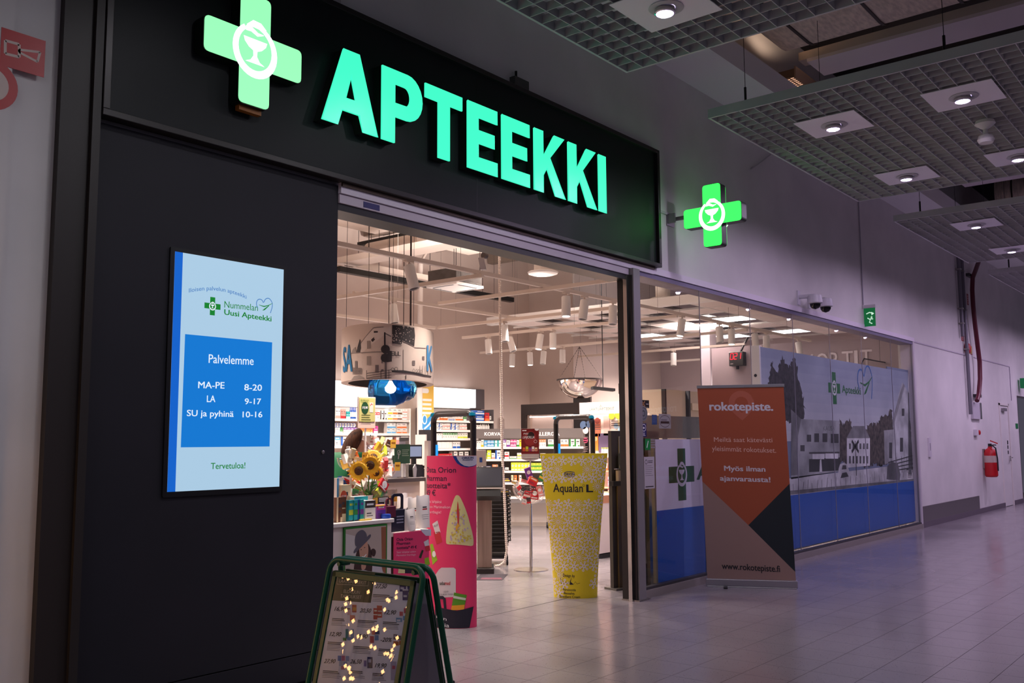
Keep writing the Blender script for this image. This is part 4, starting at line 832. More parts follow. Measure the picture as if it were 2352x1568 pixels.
# fill spots without fittings, added to brighten the cabinet, entrance and shelves
spot('shop_fill_down', (5.25, .42, 3.05), (4.8, .5, .9), 330, WARM, 62, .7, .06)
spot('shop_fill_down', (6.7, 1.2, 3.12), (6.7, 1.0, 0), 120, WARM, 110, .8, .06)
for x, y in ((5.0, 3.0), (7.9, 3.4), (9.4, 2.4), (8.2, 3.8), (6.2, 4.2), (9.8, 5.0), (11.6, 4.2), (10.2, 3.0), (12.2, 2.6), (16.3, 2.0), (16.4, 4.4), (14.0, 4.2)):
    spot('shop_fill_down', (x, y, 3.12), (x, y + .4, 0), 240, WARM, 150, .7, .08)
for x, y in ((7.2, 3.2), (11, 3.6), (15, 3)):  # added upward fill for the shop walls and roof, no lamp hangs here
    d = bpy.data.lights.new('shop_fill_up', 'SPOT'); d.energy = 1250; d.color = WARM; d.spot_size = R(165); d.spot_blend = 1; d.shadow_soft_size = .1
    o = bpy.data.objects.new('shop_fill_up', d); C.objects.link(o); o.location = (x, y, 3.35); o.rotation_euler = (R(180), 0, 0)

# ------------------------------------------------------------------ product makers
_mesh = {}
def carton_mesh(w_, h_, d_, base, band, style):
    k = (round(w_, 3), round(h_, 3), round(d_, 3), base, band, style)
    if k in _mesh: return _mesh[k]
    b = B(); mb = M(base, .45); mk = M(band, .45); ik = M((70, 66, 76), .5); e = .0008; y = -d_ / 2
    b.box(-w_ / 2, w_ / 2, -d_ / 2, d_ / 2, 0, h_, mb)
    def f(x0, x1, z0, z1, m, l=1): b.add([(w_ * x0, y - e * l, h_ * z0), (w_ * x1, y - e * l, h_ * z0), (w_ * x1, y - e * l, h_ * z1), (w_ * x0, y - e * l, h_ * z1)], [(0, 1, 2, 3)], m)
    if style == 0: f(-.5, .5, 0, .32, mk); f(-.38, .2, .7, .8, ik); f(-.38, .35, .52, .57, mk)
    elif style == 1: f(-.5, .5, .62, 1, mk); f(-.35, .3, .75, .85, M((240, 240, 240), .5), 2); f(-.35, .1, .3, .36, ik); f(-.35, .25, .18, .22, ik)
    elif style == 2:
        b.add([(w_ * .32 * math.cos(R(a)), y - e, h_ * .6 + w_ * .32 * math.sin(R(a))) for a in range(0, 360, 30)], [tuple(range(12))], M((244, 244, 240), .5))
        b.add([(w_ * .15 * math.cos(R(a)), y - 2 * e, h_ * .6 + w_ * .15 * math.sin(R(a))) for a in range(0, 360, 45)], [tuple(range(8))], mk); f(-.4, .4, .1, .2, M((244, 244, 240), .5))
    elif style == 3: f(-.5, -.2, 0, 1, mk); f(-.1, .4, .6, .74, ik); f(-.1, .3, .4, .45, ik); f(.2, .5, 0, .2, mk)
    else: f(-.5, .5, .3, .55, mk); f(-.3, .3, .75, .86, mk); f(-.5, .5, .0, .05, ik)
    b.box(-w_ / 2 - .0006, w_ / 2 + .0006, -d_ / 2, d_ / 2, h_ - .002, h_ + .0008, mb)
    o = b.build('p', keep=True); me = o.data; bpy.data.objects.remove(o); _mesh[k] = me; return me
def bottle_mesh(r, h_, body, cap, label):
    k = ('b', round(r, 3), round(h_, 3), body, cap, label)
    if k in _mesh: return _mesh[k]
    b = B(); b.lathe([(r * .9, 0), (r, .006), (r, h_ * .7), (r * .5, h_ * .8), (r * .45, h_ * .84)], (0, 0, 0), M(body, .35), 14); b.lathe([(r * .55, h_ * .84), (r * .55, h_ * .99), (r * .45, h_)], (0, 0, 0), M(cap, .4), 12); b.lathe([(r * 1.01, h_ * .18), (r * 1.01, h_ * .6)], (0, 0, 0), M(label, .5), 14, cap=False)
    o = b.build('p', keep=True, smooth=True); me = o.data; bpy.data.objects.remove(o); _mesh[k] = me; return me
def pouch_mesh(w_, h_, body, mark):
    k = ('po', w_, h_, body, mark)
    if k in _mesh: return _mesh[k]
    b = B(); n = 9; vs = []; rows = 7
    for i in range(rows):
        f = i / (rows - 1); th = .035 * (1 - f) ** .7 + .001; ww = w_ / 2 * (1 if f < .9 else .96)
        for k2 in range(n * 2):
            s_ = k2 / n; x = -ww + 2 * ww * (s_ if s_ <= 1 else 2 - s_); u_ = 1 - (x / ww) ** 2 if ww else 0; y = (-1 if s_ <= 1 else 1) * (th * (u_ ** .5 if u_ > 0 else 0) + .001); vs.append((x, y, h_ * f + .004 * math.sin(x * 60 + i)))
    fs = [(i * 2 * n + j, i * 2 * n + (j + 1) % (2 * n), (i + 1) * 2 * n + (j + 1) % (2 * n), (i + 1) * 2 * n + j) for i in range(rows - 1) for j in range(2 * n)]
    b.add(vs, fs + [tuple(range(2 * n))], M(body, .35)); 
    for z0, z1, wd, m in ((.62, .66, .3, (60, 60, 60)), (.56, .6, .34, mark), (.4, .41, .5, (120, 120, 120)), (.34, .35, .5, (120, 120, 120)), (.28, .29, .44, (120, 120, 120))):
        y = -.035 * (1 - z0) ** .7 - .003; b.add([(-w_ * wd / 2, y, h_ * z0), (w_ * wd / 2, y, h_ * z0), (w_ * wd / 2, y, h_ * z1), (-w_ * wd / 2, y, h_ * z1)], [(0, 1, 2, 3)], M(m, .5))
    o = b.build('p', keep=True, smooth=True); me = o.data; bpy.data.objects.remove(o); _mesh[k] = me; return me
def put(me, name, loc, rz=0, label='', cat='box', group=None, tilt=None, parent=None):
    o = bpy.data.objects.new(name, me); C.objects.link(o); o.location = loc; o.rotation_euler = (tilt[0], tilt[1], rz) if tilt else (0, 0, rz)
    if parent: o.parent = parent; return o
    o['label'] = label; o['category'] = cat
    if group: o['group'] = group
    return o
COLN = {'w': ((238, 234, 228), 'white'), 'o': ((232, 120, 50), 'orange'), 'r': ((205, 30, 40), 'red'), 'b': ((30, 90, 180), 'blue'), 'l': ((90, 170, 220), 'light blue'), 't': ((30, 165, 170), 'teal'), 'g': ((50, 140, 60), 'green'),
        'y': ((200, 215, 60), 'yellow-green'), 'Y': ((240, 190, 50), 'yellow'), 'p': ((120, 60, 150), 'purple'), 'P': ((215, 60, 140), 'pink'), 'n': ((24, 28, 70), 'navy'), 'k': ((60, 50, 50), 'dark'), 's': ((240, 150, 140), 'salmon'), 'c': ((236, 214, 170), 'cream'), 'B': ((110, 66, 40), 'brown')}
ORD = ['first', 'second', 'third', 'fourth', 'fifth', 'sixth', 'seventh', 'eighth', 'ninth', 'tenth', 'eleventh', 'twelfth', 'thirteenth', 'fourteenth']
class Rack:            # plan frame: u along the shelf front, reader side at -n
    def __init__(s, P0, U): s.P = Vector((P0[0], P0[1], 0)); s.U = Vector((U[0], U[1], 0)).normalized(); s.n = Vector((s.U.y, -s.U.x, 0)); s.rz = math.atan2(s.U.y, s.U.x); s.F = Flat(s.P, s.U)
    def w(s, u, d, z): return s.P + s.U * u - s.n * d + Vector((0, 0, z))     # d = depth behind the front
    def box(s, b, u0, u1, d0, d1, z0, z1, mat): b.obox(s.w((u0 + u1) / 2, (d0 + d1) / 2, (z0 + z1) / 2), s.U * (u1 - u0) / 2, s.n * (d1 - d0) / 2, Vector((0, 0, (z1 - z0) / 2)), mat); return b
    def z(s, px, py): return s.F.uv(px, py)[1]
    def u(s, px): return s.F.uv(px, 1015)[0]
def rack(name, label, cat, Rk, u0, u1, depth, z0, z1, shelves, backm, shm, railm, sides=None):
    t = thing(name, label, cat, Rk.w((u0 + u1) / 2, depth / 2, 0), Rk.rz)
    b = B(); Rk.box(b, u0, u1, depth - .02, depth, z0, z1, backm); b.build('back_panel', t)
    for z in shelves:
        b = B(); Rk.box(b, u0, u1, .0, depth - .02, z - .02, z, shm); s_ = b.build('shelf', t)
        b = B(); Rk.box(b, u0, u1, -.008, 0, z - .035, z + .004, railm); q = b.build('price_rail', s_)
    if sides:
        for u in (u0 - .02, u1):
            b = B(); Rk.box(b, u, u + .02, .0, depth, z0, z1, sides); b.build('side_panel', t)
    return t
ORD += ['fifteenth', 'sixteenth', 'seventeenth', 'eighteenth', 'nineteenth', 'twentieth'] + ['twenty-' + q for q in ORD[:9]] + ['thirtieth'] + ['thirty-' + q for q in ORD[:9]]
def stock(Rk, shelf_i, where, z, rows, zmax=9):
    # rows: (px0, px1, count, height, style, base, band[, layers]); zmax = underside of what is above
    col = 0
    for k, r_ in enumerate(rows):
        x0, x1, n, h_, st, a, c = r_[:7]; lay = r_[7] if len(r_) > 7 else 1; u0, u1 = Rk.u(x0), Rk.u(x1); w_ = (u1 - u0) / n * .97
        h_ = min(h_, zmax - z - .012); hh = h_ / lay - .003
        dd = min(.12, max(.05, w_ * .8)); nm = 'carton' if st < 5 else 'bottle'; cc_ = f'{COLN[a][1]} and {COLN[c][1]}' if a != c else f'plain {COLN[a][1]}'
        me = carton_mesh(w_, hh, dd, COLN[a][0], COLN[c][0], st) if st < 5 else bottle_mesh(w_ * .46, hh, COLN[a][0], COLN[c][0], (230, 228, 225))
        for i in range(n):
            for l in range(lay):
                p = Rk.w(u0 + (i + .5) * (u1 - u0) / n, .02 + dd / 2 + (random.random() * .012), z + .0015 + l * (hh + .002))
                lb = f"{cc_} {nm}, {ORD[col]} from left{', ' + ('lower' if l == 0 else 'upper') + ' layer' if lay > 1 else ''}, {shelf_i} shelf, {where}"
                put(me, 'medicine_carton' if st < 5 else 'bottle', p, Rk.rz + random.uniform(-.03, .03), lb, 'box' if st < 5 else 'bottle', f'{ORD[k]} kind on the {shelf_i} shelf, {where}')
            col += 1

# ------------------------------------------------------------------ back wall shelving with light boxes
SHW = M((232, 222, 214), .5); BKG = M((150, 138, 132), .6); RAIL = M((240, 234, 228), .45); LBM = M((255, 250, 250), .4, emit=2.6, name='light_box')
A = Rack((9.0, 6.55), (1, 0)); zA = [A.z(860, y) for y in (963, 995, 1023, 1048, 1080)]
uA0, uA1 = A.u(745), A.u(941)
rack('shelf_unit', 'pale wall shelving behind the service counter at the left', 'shelving', A, uA0, uA1, .33, .1, A.z(860, 935), zA, M((214, 200, 192), .6), SHW, RAIL, SHW)
stock(A, 'top', 'left wall shelving', zA[0], [(772, 784, 3, .16, 0, 'w', 's'), (785, 796, 2, .15, 0, 's', 'r'), (797, 806, 2, .12, 0, 't', 'w'), (807, 822, 5, .19, 5, 'b', 'b'), (860, 874, 2, .12, 1, 'w', 'r'), (875, 890, 2, .15, 3, 'w', 'k'), (893, 904, 1, .19, 0, 'w', 'Y', 2), (904.5, 915, 1, .19, 0, 'w', 'o', 2), (915.5, 926, 1, .19, 0, 'w', 'B', 2), (926.5, 937, 1, .19, 4, 'w', 's', 2)])
stock(A, 'second', 'left wall shelving', zA[1], [(772, 783, 1, .09, 0, 'w', 'w'), (784, 790, 1, .09, 0, 'g', 'w'), (791, 824, 4, .09, 1, 'w', 'p'), (772 + 60, 858, 5, .09, 0, 'o', 'c'), (860, 870, 1, .12, 0, 'P', 'w'), (891, 911, 2, .25, 0, 'w', 'l', 2), (914, 937, 2, .25, 0, 'w', 'o', 2)], zA[0] - .035)
for k in range(8):
    p = A.w(A.u(773 + k * 6.4), .1, zA[1] + .129); b = B(); b.lathe([(.024, 0), (.036, 0), (.036, .05), (.024, .05), (.024, 0)], p, WHITE, 16, (0, -1, 0), cap=False); b.lathe([(.03, .0505), (.038, .0505)], p, M((60, 70, 140), .5), 16, (0, -1, 0), cap=False)
    b.build('tape_roll', label=f'white roll with blue rim, {ORD[k]} from left, second shelf, left wall shelving', cat='roll', group='rolls on the second shelf of the left wall')
stock(A, 'third', 'left wall shelving', zA[2], [(772, 784, 1, .17, 1, 'w', 'l'), (786, 801, 1, .17, 3, 'w', 'b'), (888, 904, 2, .14, 2, 'w', 'o'), (905, 912, 1, .09, 1, 'o', 'w'), (913, 922, 1, .14, 1, 's', 'w'), (923, 939, 4, .16, 1, 'p', 'w')], zA[1] - .035)
stock(A, 'fourth', 'left wall shelving', zA[3], [(900, 913, 3, .12, 2, 'w', 'b'), (915, 936, 3, .13, 4, 'l', 'w')], zA[2] - .035)
for i, (x0, x1) in enumerate(((745, 806.5), (809, 921))):
    b = B(); u0, u1 = A.u(x0), A.u(x1); A.box(b, u0, u1, .14, .3, A.z(860, 932), A.z(860, 877), LBM); t_ = b.build('light_box', label=['glowing white light box above shelving at the left edge of opening', 'glowing white light box behind the hanging drum lamp'][i], cat='light box')
    b = B(); A.box(b, u0 - .015, u1 + .015, .3, .33, A.z(860, 934), A.z(860, 875), SHW); b.build('frame', t_)
Bk = Rack((11.7, 6.55), (1, 0)); zB = [Bk.z(1060, y) for y in (966, 987.5, 1006.5, 1029.5, 1050, 1072, 1098)]
uB0, uB1 = Bk.u(988), Bk.u(1133)
rack('shelf_unit', 'grey wall shelving full of cartons behind the pink totem', 'shelving', Bk, uB0, uB1, .33, .1, Bk.z(1060, 938), zB, BKG, SHW, RAIL, M((96, 90, 92), .5))
stock(Bk, 'top', 'middle wall shelving', zB[0], [(1002, 1012, 2, .06, 0, 'w', 'o'), (1014, 1030, 3, .07, 1, 'o', 'w'), (1032, 1046, 3, .06, 0, 'w', 'b'), (1048, 1066, 2, .1, 0, 'w', 'o'), (1067, 1074, 1, .1, 0, 'g', 'w'), (1094, 1115, 1, .2, 4, 'b', 'w', 2), (1116, 1126, 1, .16, 0, 'r', 'o'), (1127, 1131, 1, .1, 0, 'w', 'k')])
stock(Bk, 'second', 'middle wall shelving', zB[1], [(1002, 1018, 2, .15, 3, 'w', 'b', 2), (1019, 1035, 2, .15, 0, 'w', 's', 2), (1037, 1056, 2, .15, 3, 'w', 'b', 2), (1058, 1075, 2, .15, 0, 'w', 's', 2), (1094, 1106, 2, .1, 0, 'w', 'w'), (1107, 1128, 5, .16, 5, 'w', 'w')], zB[0] - .035)
stock(Bk, 'third', 'middle wall shelving', zB[2], [(1002, 1018, 3, .09, 0, 'w', 'w'), (1019, 1053, 6, .11, 1, 'w', 'g'), (1054, 1076, 4, .1, 0, 'w', 'y')], zB[1] - .035)
stock(Bk, 'fourth', 'middle wall shelving', zB[3], [(1005, 1040, 6, .12, 4, 'w', 'w'), (1042, 1060, 4, .12, 0, 'w', 'b')], zB[2] - .035)
stock(Bk, 'fifth', 'middle wall shelving', zB[4], [(1010, 1040, 6, .07, 0, 'r', 'w'), (1042, 1052, 1, .11, 3, 'w', 'k'), (1053, 1078, 2, .1, 3, 'w', 'k')], zB[3] - .035)
b = B(); u0, u1 = Bk.u(999), Bk.u(1106); Bk.box(b, u0, u1, .14, .3, Bk.z(1060, 934), Bk.z(1060, 891), LBM); t_ = b.build('light_box', label='glowing white light box above shelving behind the pink totem', cat='light box')
b = B(); Bk.box(b, u0 - .015, u1 + .015, .3, .33, Bk.z(1060, 936), Bk.z(1060, 889), SHW); b.build('frame', t_)
b = B(); Bk.box(b, Bk.u(1107), Bk.u(1139), .28, .32, Bk.z(1060, 936), Bk.z(1120, 892), M((84, 78, 82), .5)); b.build('end_panel', label='dark grey tall end panel right of the light box', cat='panel', bevel=.003)
t = thing('poster', 'tall yellow poster with a blue and white figure on back wall', 'poster', (11.9, 6.52, 0)); Fp = Flat((11.2, 6.5, 0), (1, 0, 0), eps=.001); a, c = Fp.uv(965, 883), Fp.uv(996, 1040)
b = B(); b.box(11.2 + a[0], 11.2 + c[0], 6.5, 6.515, c[1], a[1], M((236, 196, 90), .5)); b.build('sheet', t)
P = Print(Fp); P.poly(rrect(*[Fp.uv(966, 891)[0], Fp.uv(985, 891)[0]], Fp.uv(966, 902)[1], Fp.uv(966, 891)[1], .04), LETTERW); a = Fp.uv(967, 915); P.lines(a[0], a[1], .27, 4, .075, .04, LETTERW, ragged=.1); P.lines(a[0], a[1] - .36, .2, 4, .06, .015, LETTERW)
SKB = M((60, 150, 215), .5); P.px([(965, 1010), (965, 975), (975, 968), (990, 952), (996, 950), (996, 1038), (965, 1038)], SKB, 2); a = Fp.uv(975, 963); P.poly(circ(a[0], a[1], .062, 18, rz=.085), LETTERW, 3); P.poly(circ(a[0], a[1], .042, 18, rz=.064), SKB, 4)
P.poly(stroke([Fp.uv(965, 980), Fp.uv(971, 988), Fp.uv(974, 1010), Fp.uv(972, 1036)], .035), LETTERW, 3); P.poly(stroke([Fp.uv(974, 985), Fp.uv(985, 975), Fp.uv(996, 958)], .03), LETTERW, 3); P.poly(stroke([Fp.uv(989, 980), Fp.uv(987, 1000), Fp.uv(991, 1030)], .03), LETTERW, 3); P.build('print', t)

# ------------------------------------------------------------------ ear and allergy gondola, angled towards the entrance
Gd = Rack((12.57, 6.24), (.91, -1.59)); uG0, uG1 = Gd.u(1090), Gd.u(1340)
zG = [Gd.z(1200, y) for y in (1026, 1054, 1081, 1108, 1141)]
t = rack('gondola', 'dark shelf gondola with white headings standing on castors', 'shelving', Gd, uG0, uG1, .36, .45, Gd.z(1200, 985), zG, M((92, 84, 80), .6), SHW, RAIL)
b = B(); Gd.box(b, uG0, uG1, .0, .03, Gd.z(1200, 1006), Gd.z(1200, 984), M((112, 104, 102), .5)); hd = b.build('header_board', t)
Fg = Flat(Gd.w(0, 0, 0), Gd.U, eps=.001); P = Print(Fg); P.ptext('KORVAT', (1113, 1000), (1156, 1000), (1113, 992), LETTERW, 1, .03); P.build('heading', hd); P = Print(Fg); P.ptext('ALLERGIA', (1231, 1000), (1285, 1000), (1231, 991.5), LETTERW, 1, .03); P.build('heading', hd)
b = B(); Gd.box(b, uG0, uG1, 0, .36, .44, .50, M((110, 104, 104), .5)); b.build('base_shelf', t)
stock(Gd, 'top', 'dark gondola', zG[0], [(1094, 1104, 2, .11, 0, 'w', 'w'), (1104.5, 1110, 1, .13, 0, 'w', 'Y'), (1111, 1118, 1, .12, 2, 'l', 'b'), (1118.5, 1134, 2, .12, 4, 'l', 'w', 2), (1134.5, 1152, 2, .12, 2, 't', 'w', 2), (1153, 1162, 1, .13, 1, 'w', 'p'), (1163, 1171, 1, .12, 0, 'w', 'p'), (1172, 1185, 2, .13, 4, 'P', 'w', 2), (1186, 1192, 1, .12, 0, 'w', 'g'), (1192.5, 1198, 1, .13, 0, 'Y', 'y'), (1238, 1253, 3, .13, 1, 'w', 'o'), (1258, 1272, 1, .15, 0, 'w', 'g'), (1287, 1305, 2, .13, 0, 'w', 'o'), (1307, 1331, 2, .19, 3, 'w', 'g')], Gd.z(1200, 1007))
stock(Gd, 'second', 'dark gondola', zG[1], [(1095, 1102, 1, .11, 2, 'g', 'w'), (1103.5, 1110, 1, .12, 2, 'g', 'w'), (1111, 1117, 1, .11, 1, 'y', 'g'), (1118, 1127, 1, .16, 2, 'y', 'g'), (1128, 1136, 1, .11, 0, 'w', 's'), (1137, 1149, 1, .16, 3, 'w', 'b'), (1158, 1168, 1, .13, 4, 'w', 'r'), (1170, 1186, 1, .05, 0, 'w', 'g'), (1187, 1198, 1, .11, 0, 'w', 'y', 2), (1240, 1252, 2, .1, 0, 'w', 'g'), (1257, 1269, 1, .1, 4, 'n', 'w')], zG[0] - .035)
stock(Gd, 'third', 'dark gondola', zG[2], [(1097, 1112, 1, .09, 4, 'n', 'w'), (1113, 1129, 1, .09, 4, 'n', 'w'), (1130, 1142, 1, .11, 1, 'w', 'o'), (1152, 1158, 1, .08, 0, 'n', 'w'), (1159, 1167, 1, .06, 0, 'w', 'k'), (1173, 1218, 6, .15, 2, 'y', 'g'), (1219, 1250, 4, .14, 0, 'y', 'g', 2)], zG[1] - .035)
stock(Gd, 'fourth', 'dark gondola', zG[3], [(1157, 1170, 1, .08, 4, 'n', 'Y'), (1173, 1178, 1, .13, 0, 'c', 'B'), (1180, 1186, 1, .13, 0, 'o', 'w'), (1190, 1196, 1, .13, 3, 'w', 'o'), (1150, 1156, 1, .06, 0, 'w', 'r')], zG[2] - .035)
stock(Gd, 'fifth', 'dark gondola', zG[4], [(1129, 1138, 1, .1, 2, 'Y', 'w'), (1139, 1149, 1, .13, 0, 'w', 's'), (1150, 1166, 2, .09, 2, 'Y', 'w')], zG[3] - .035)
for k, px in enumerate((1135, 1167, 1255, 1320)):
    u = Gd.u(px); b = B(); p0 = Gd.w(u, .06, .10); b.tube([p0, Gd.w(u, .06, .45)], .012, CHROME, 8); lg = b.build('leg', t)
    b = B(); q = Gd.w(u, .06, .055); b.lathe([(.02, -.018), (.052, -.018), (.055, 0), (.052, .018), (.02, .018)], q, INK, 18, Gd.U); b.build('castor', lg, smooth=True)
b = B(); Gd.box(b, uG0 - .1, uG1 + .3, .5, .56, .0, .46, M((238, 226, 218), .5)); Gd.box(b, uG0 - .1, uG1 + .3, .49, .5, .0, .07, M((190, 176, 166), .5)); b.build('low_wall', label='low white wall with a skirting behind the dark gondola', cat='wall panel')

# dark door portal behind the gondola
Pt = Rack((13.95, 6.3), (0, -1)); u0, u1 = Pt.u(1197), Pt.u(1345); zt = Pt.z(1250, 927)
t = thing('door_portal', 'dark brown portal around a pale sliding door behind the gondola', 'door', (13.95, 5.5, 0)); DB = M((66, 54, 52), .55)
b = B(); Pt.box(b, u0, u1, 0, .15, zt - .2, zt, DB); b.build('portal_frame', t)
b = B(); Pt.box(b, u0, u0 + .12, 0, .15, 0, zt - .2, DB); b.build('portal_frame', t)
b = B(); Pt.box(b, u0 + .12, u0 + .2, .04, .12, 0, zt - .2, M((200, 176, 164), .4)); b.build('jamb', t)
b = B(); Pt.box(b, u0 + .2, Pt.u(1308), .08, .12, 0, zt - .24, M((214, 192, 184), .5)); b.build('door_leaf', t)
b = B(); Pt.box(b, Pt.u(1312), u1, .08, .12, 0, zt - .2, M((40, 34, 34), .5)); b.build('dark_leaf', t)
b = B(); a = Pt.u(1217); c = Pt.u(1272); Pt.box(b, a, c, .0, .05, Pt.z(1240, 958), Pt.z(1240, 955.5), M((255, 235, 225), .4, emit=4)); b.build('light_strip', t)
b = B(); Pt.box(b, Pt.u(1318), Pt.u(1357), .0, .05, zt, Pt.z(1330, 905), M((52, 44, 44), .5)); b.build('upper_board', label='dark square board above the portal under the dome mirror', cat='board')

# ------------------------------------------------------------------ quality pharmacies shelf block right of the gondola
Lr = Rack((10.87, 3.3), (0, -1)); u0, u1 = Lr.u(1332), Lr.u(1470); zt = Lr.z(1380, 923)
t = thing('display_unit', 'bright white display unit with a green heading right of the gondola', 'shelving', Lr.w((u0 + u1) / 2, .2, 0))
b = B(); Lr.box(b, u0, u1, .0, .06, Lr.z(1380, 950), zt, M((232, 214, 204), .5)); hb = b.build('header_board', t)
P = Print(Flat(Lr.w(0, 0, 0), Lr.U, eps=.001)); LG = M((90, 120, 104), .5); P.ptext('LAATUAPTEEKIT', (1354, 943), (1411, 941), (1354, 936), LG, 1)
a = P.s.uv(1380, 931.5); [P.poly(stroke([(a[0], a[1]), (a[0] + .03 * math.cos(R(q_)), a[1] + .03 * math.sin(R(q_)))], .006), LG) for q_ in (90, 215, 325)]; P.build('heading', hb)
b = B(); Lr.box(b, u0, u1, .25, .28, .5, Lr.z(1380, 950), M((240, 226, 216), .5)); b.build('back_panel', t)
for x0, x1, y0, y1, m, l in ((1335, 1357, 961, 1002, (214, 120, 90), ''), (1365, 1379, 955, 1000, (222, 190, 180), ''), (1336, 1352, 995, 1035, (226, 130, 50), ''), (1353, 1379, 995, 1040, (96, 80, 110), ''), (1398, 1431, 948, 990, (232, 222, 160), '')):
    b = B(); Lr.box(b, Lr.u(x0), Lr.u(x1), .235, .25, Lr.z(1360, y1), Lr.z(1360, y0), M(m, .5)); b.build('picture_panel', t)
P = Print(Flat(Lr.w(0, .2345, 0), Lr.U, eps=.001)); q_ = P.s
for (cx, cy, r_, m) in ((1340, 976, .06, (70, 90, 120)), (1352, 974, .05, (70, 90, 120)), (1345, 988, .05, (236, 210, 200)), (1372, 966, .045, (150, 70, 60)), (1345, 1011, .04, (160, 60, 90)), (1405, 955, .05, (214, 214, 60)), (1420, 952, .06, (214, 214, 60)), (1415, 978, .04, (170, 205, 230)), (1426, 985, .05, (180, 215, 236)), (1368, 1008, .03, (230, 190, 130)), (1362, 1025, .04, (60, 50, 90))):
    a = q_.uv(cx, cy); P.poly(circ(a[0], a[1], r_, 14), M(m, .5))
for (x, y, w_) in ((1367, 975, .1), (1404, 966, .16), (1338, 1003, .1), (1340, 1025, .08)): a = q_.uv(x, y); P.lines(a[0], a[1], w_, 3, .03, .012, M((110, 90, 90), .5))
P.build('pictures', t)
for k, z in enumerate((Lr.z(1390, 1047), Lr.z(1390, 1080), Lr.z(1390, 1118), .82)):
    b = B(); Lr.box(b, u0, u1, .0, .25, z - .02, z, M((224, 180, 150) if k else (236, 222, 214), .5)); b.build('shelf', t)
stock(Lr, 'top', 'bright display unit', Lr.z(1390, 1047), [(1376, 1402, 9, .12, 5, 'w', 'y')])
stock(Lr, 'second', 'bright display unit', Lr.z(1390, 1080), [(1395, 1404, 3, .09, 0, 'o', 'r'), (1378, 1392, 4, .1, 0, 'w', 'o')])
stock(Lr, 'third', 'bright display unit', Lr.z(1390, 1118), [(1392, 1397, 2, .14, 3, 'w', 'P'), (1398, 1404, 2, .1, 0, 'Y', 'r')])
stock(Lr, 'bottom', 'bright display unit', .82, [(1392, 1405, 4, .07, 0, 'r', 'w')])
b = B(); b.box(10.2, 11.3, 2.06, 2.62, .06, .80, M((240, 224, 214), .5)); pb = b.build('plinth', t, bevel=.004)
b = B(); b.box(10.22, 11.28, 2.055, 2.6, 0, .05, INK); b.build('kick_board', t)
b = B(); b.box(10.2, 11.0, 2.05, 2.06, .70, .80, M((216, 150, 110), .5)); b.build('wood_edge', t)
# dome mirror
zc = 3.2; ct_ = on_z(1331, 795, zc - .02); Z = (ct_ - CAM).dot(fwd); cc = at(1332, 872, Z); r_ = .395
t = thing('dome_mirror', 'large half-dome surveillance mirror hanging on chains from the track', 'mirror', cc)
b = B(); b.lathe([(r_ * math.cos(R(a)), -r_ * .86 * math.sin(R(a))) for a in range(0, 91, 6)], cc, M((235, 225, 218), .02, 1), 48, cap=False); b.build('dome', t, smooth=True)
b = B(); b.lathe([(r_, -.012), (r_ + .018, -.012), (r_ + .018, .012), (r_, .012)], cc, M((70, 62, 62), .4), 48, cap=False); b.build('rim', t, smooth=True)
for k in range(4):
    a = R(20 + 90 * k); e = cc + Vector((r_ * math.cos(a), r_ * math.sin(a), .01)); b = B(); n = 26; top_ = Vector((cc.x, cc.y, zc - .02))
    for q in range(n):
        f0, f1 = q / n, (q + .8) / n; b.tube([top_.lerp(e, f0), top_.lerp(e, f1)], .006 if q % 2 else .0035, M((90, 80, 76), .4, .6), 5)
    b.build('chain', t)

# behind the glass: partition, number display, cabinets
b = B(); a = on_x(1634, 800, 15.5); c = on_x(1760, 800, 15.5); b.box(15.5, 15.6, c.y - .6, a.y, 0, a.z, noisy((150, 134, 140), (156, 140, 146), 2, .7)); b.build('mauve_partition', label='mauve partition wall carrying the red number display', cat='wall panel')
b = B(); a = on_y(1618, 760, 3.3); c = on_y(1633, 760, 3.3); b.box(a.x, c.x, 3.2, 3.4, 0, TZ, M((226, 214, 222), .5)); b.build('white_column', label='square white column behind the glass left of number display', cat='column')
a, c = on_x(1676, 809, 15.4), on_x(1709, 839, 15.4)
t = thing('number_display', 'black number display showing 021 in red digits', 'display', (15.4, (a.y + c.y) / 2, c.z))
b = B(); b.box(15.36, 15.5, c.y, a.y, c.z, a.z, BLACK); b.build('case', t, bevel=.006)
b = B(); b.tube([(15.42, a.y - .2, a.z), (15.42, a.y - .35, a.z + .25)], .02, INK, 6); b.tube([(15.42, (a.y + c.y) / 2, c.z), (15.42, (a.y + c.y) / 2, c.z - .06)], .03, INK, 6); b.build('bracket', t)
P = Print(Flat((15.359, a.y, c.z), (0, -1, 0), eps=.001)); H_ = a.z - c.z; W_ = a.y - c.y; RD = M((255, 40, 60), .4, emit=1.6)
SEG = {'0': 'abcdef', '2': 'abged', '1': 'bc'}
for i, ch in enumerate('021'):
    x0 = W_ * (.1 + i * .27); z0 = H_ * .47; w_ = W_ * .19; h_ = H_ * .42; th = W_ * .045
    sg = {'a': [(0, 1), (1, 1)], 'b': [(1, 1), (1, .5)], 'c': [(1, .5), (1, 0)], 'd': [(0, 0), (1, 0)], 'e': [(0, 0), (0, .5)], 'f': [(0, .5), (0, 1)], 'g': [(0, .5), (1, .5)]}
    for q in SEG[ch]: P.poly(stroke([(x0 + w_ * m[0] + W_ * .05 * m[1], z0 + h_ * m[1]) for m in sg[q]], th), RD)
P.box(W_ * .1, W_ * .3, H_ * .12, H_ * .18, M((190, 170, 170), .5)); P.build('digits', t)
t = thing('glass_cabinet', 'beige glass fronted cabinet behind the cross panel', 'cabinet', (12.2, 2.2, 0)); a, m_, c = on_y(1527, 893, 2.2), on_y(1582, 895, 2.2), on_y(1720, 900, 2.2)
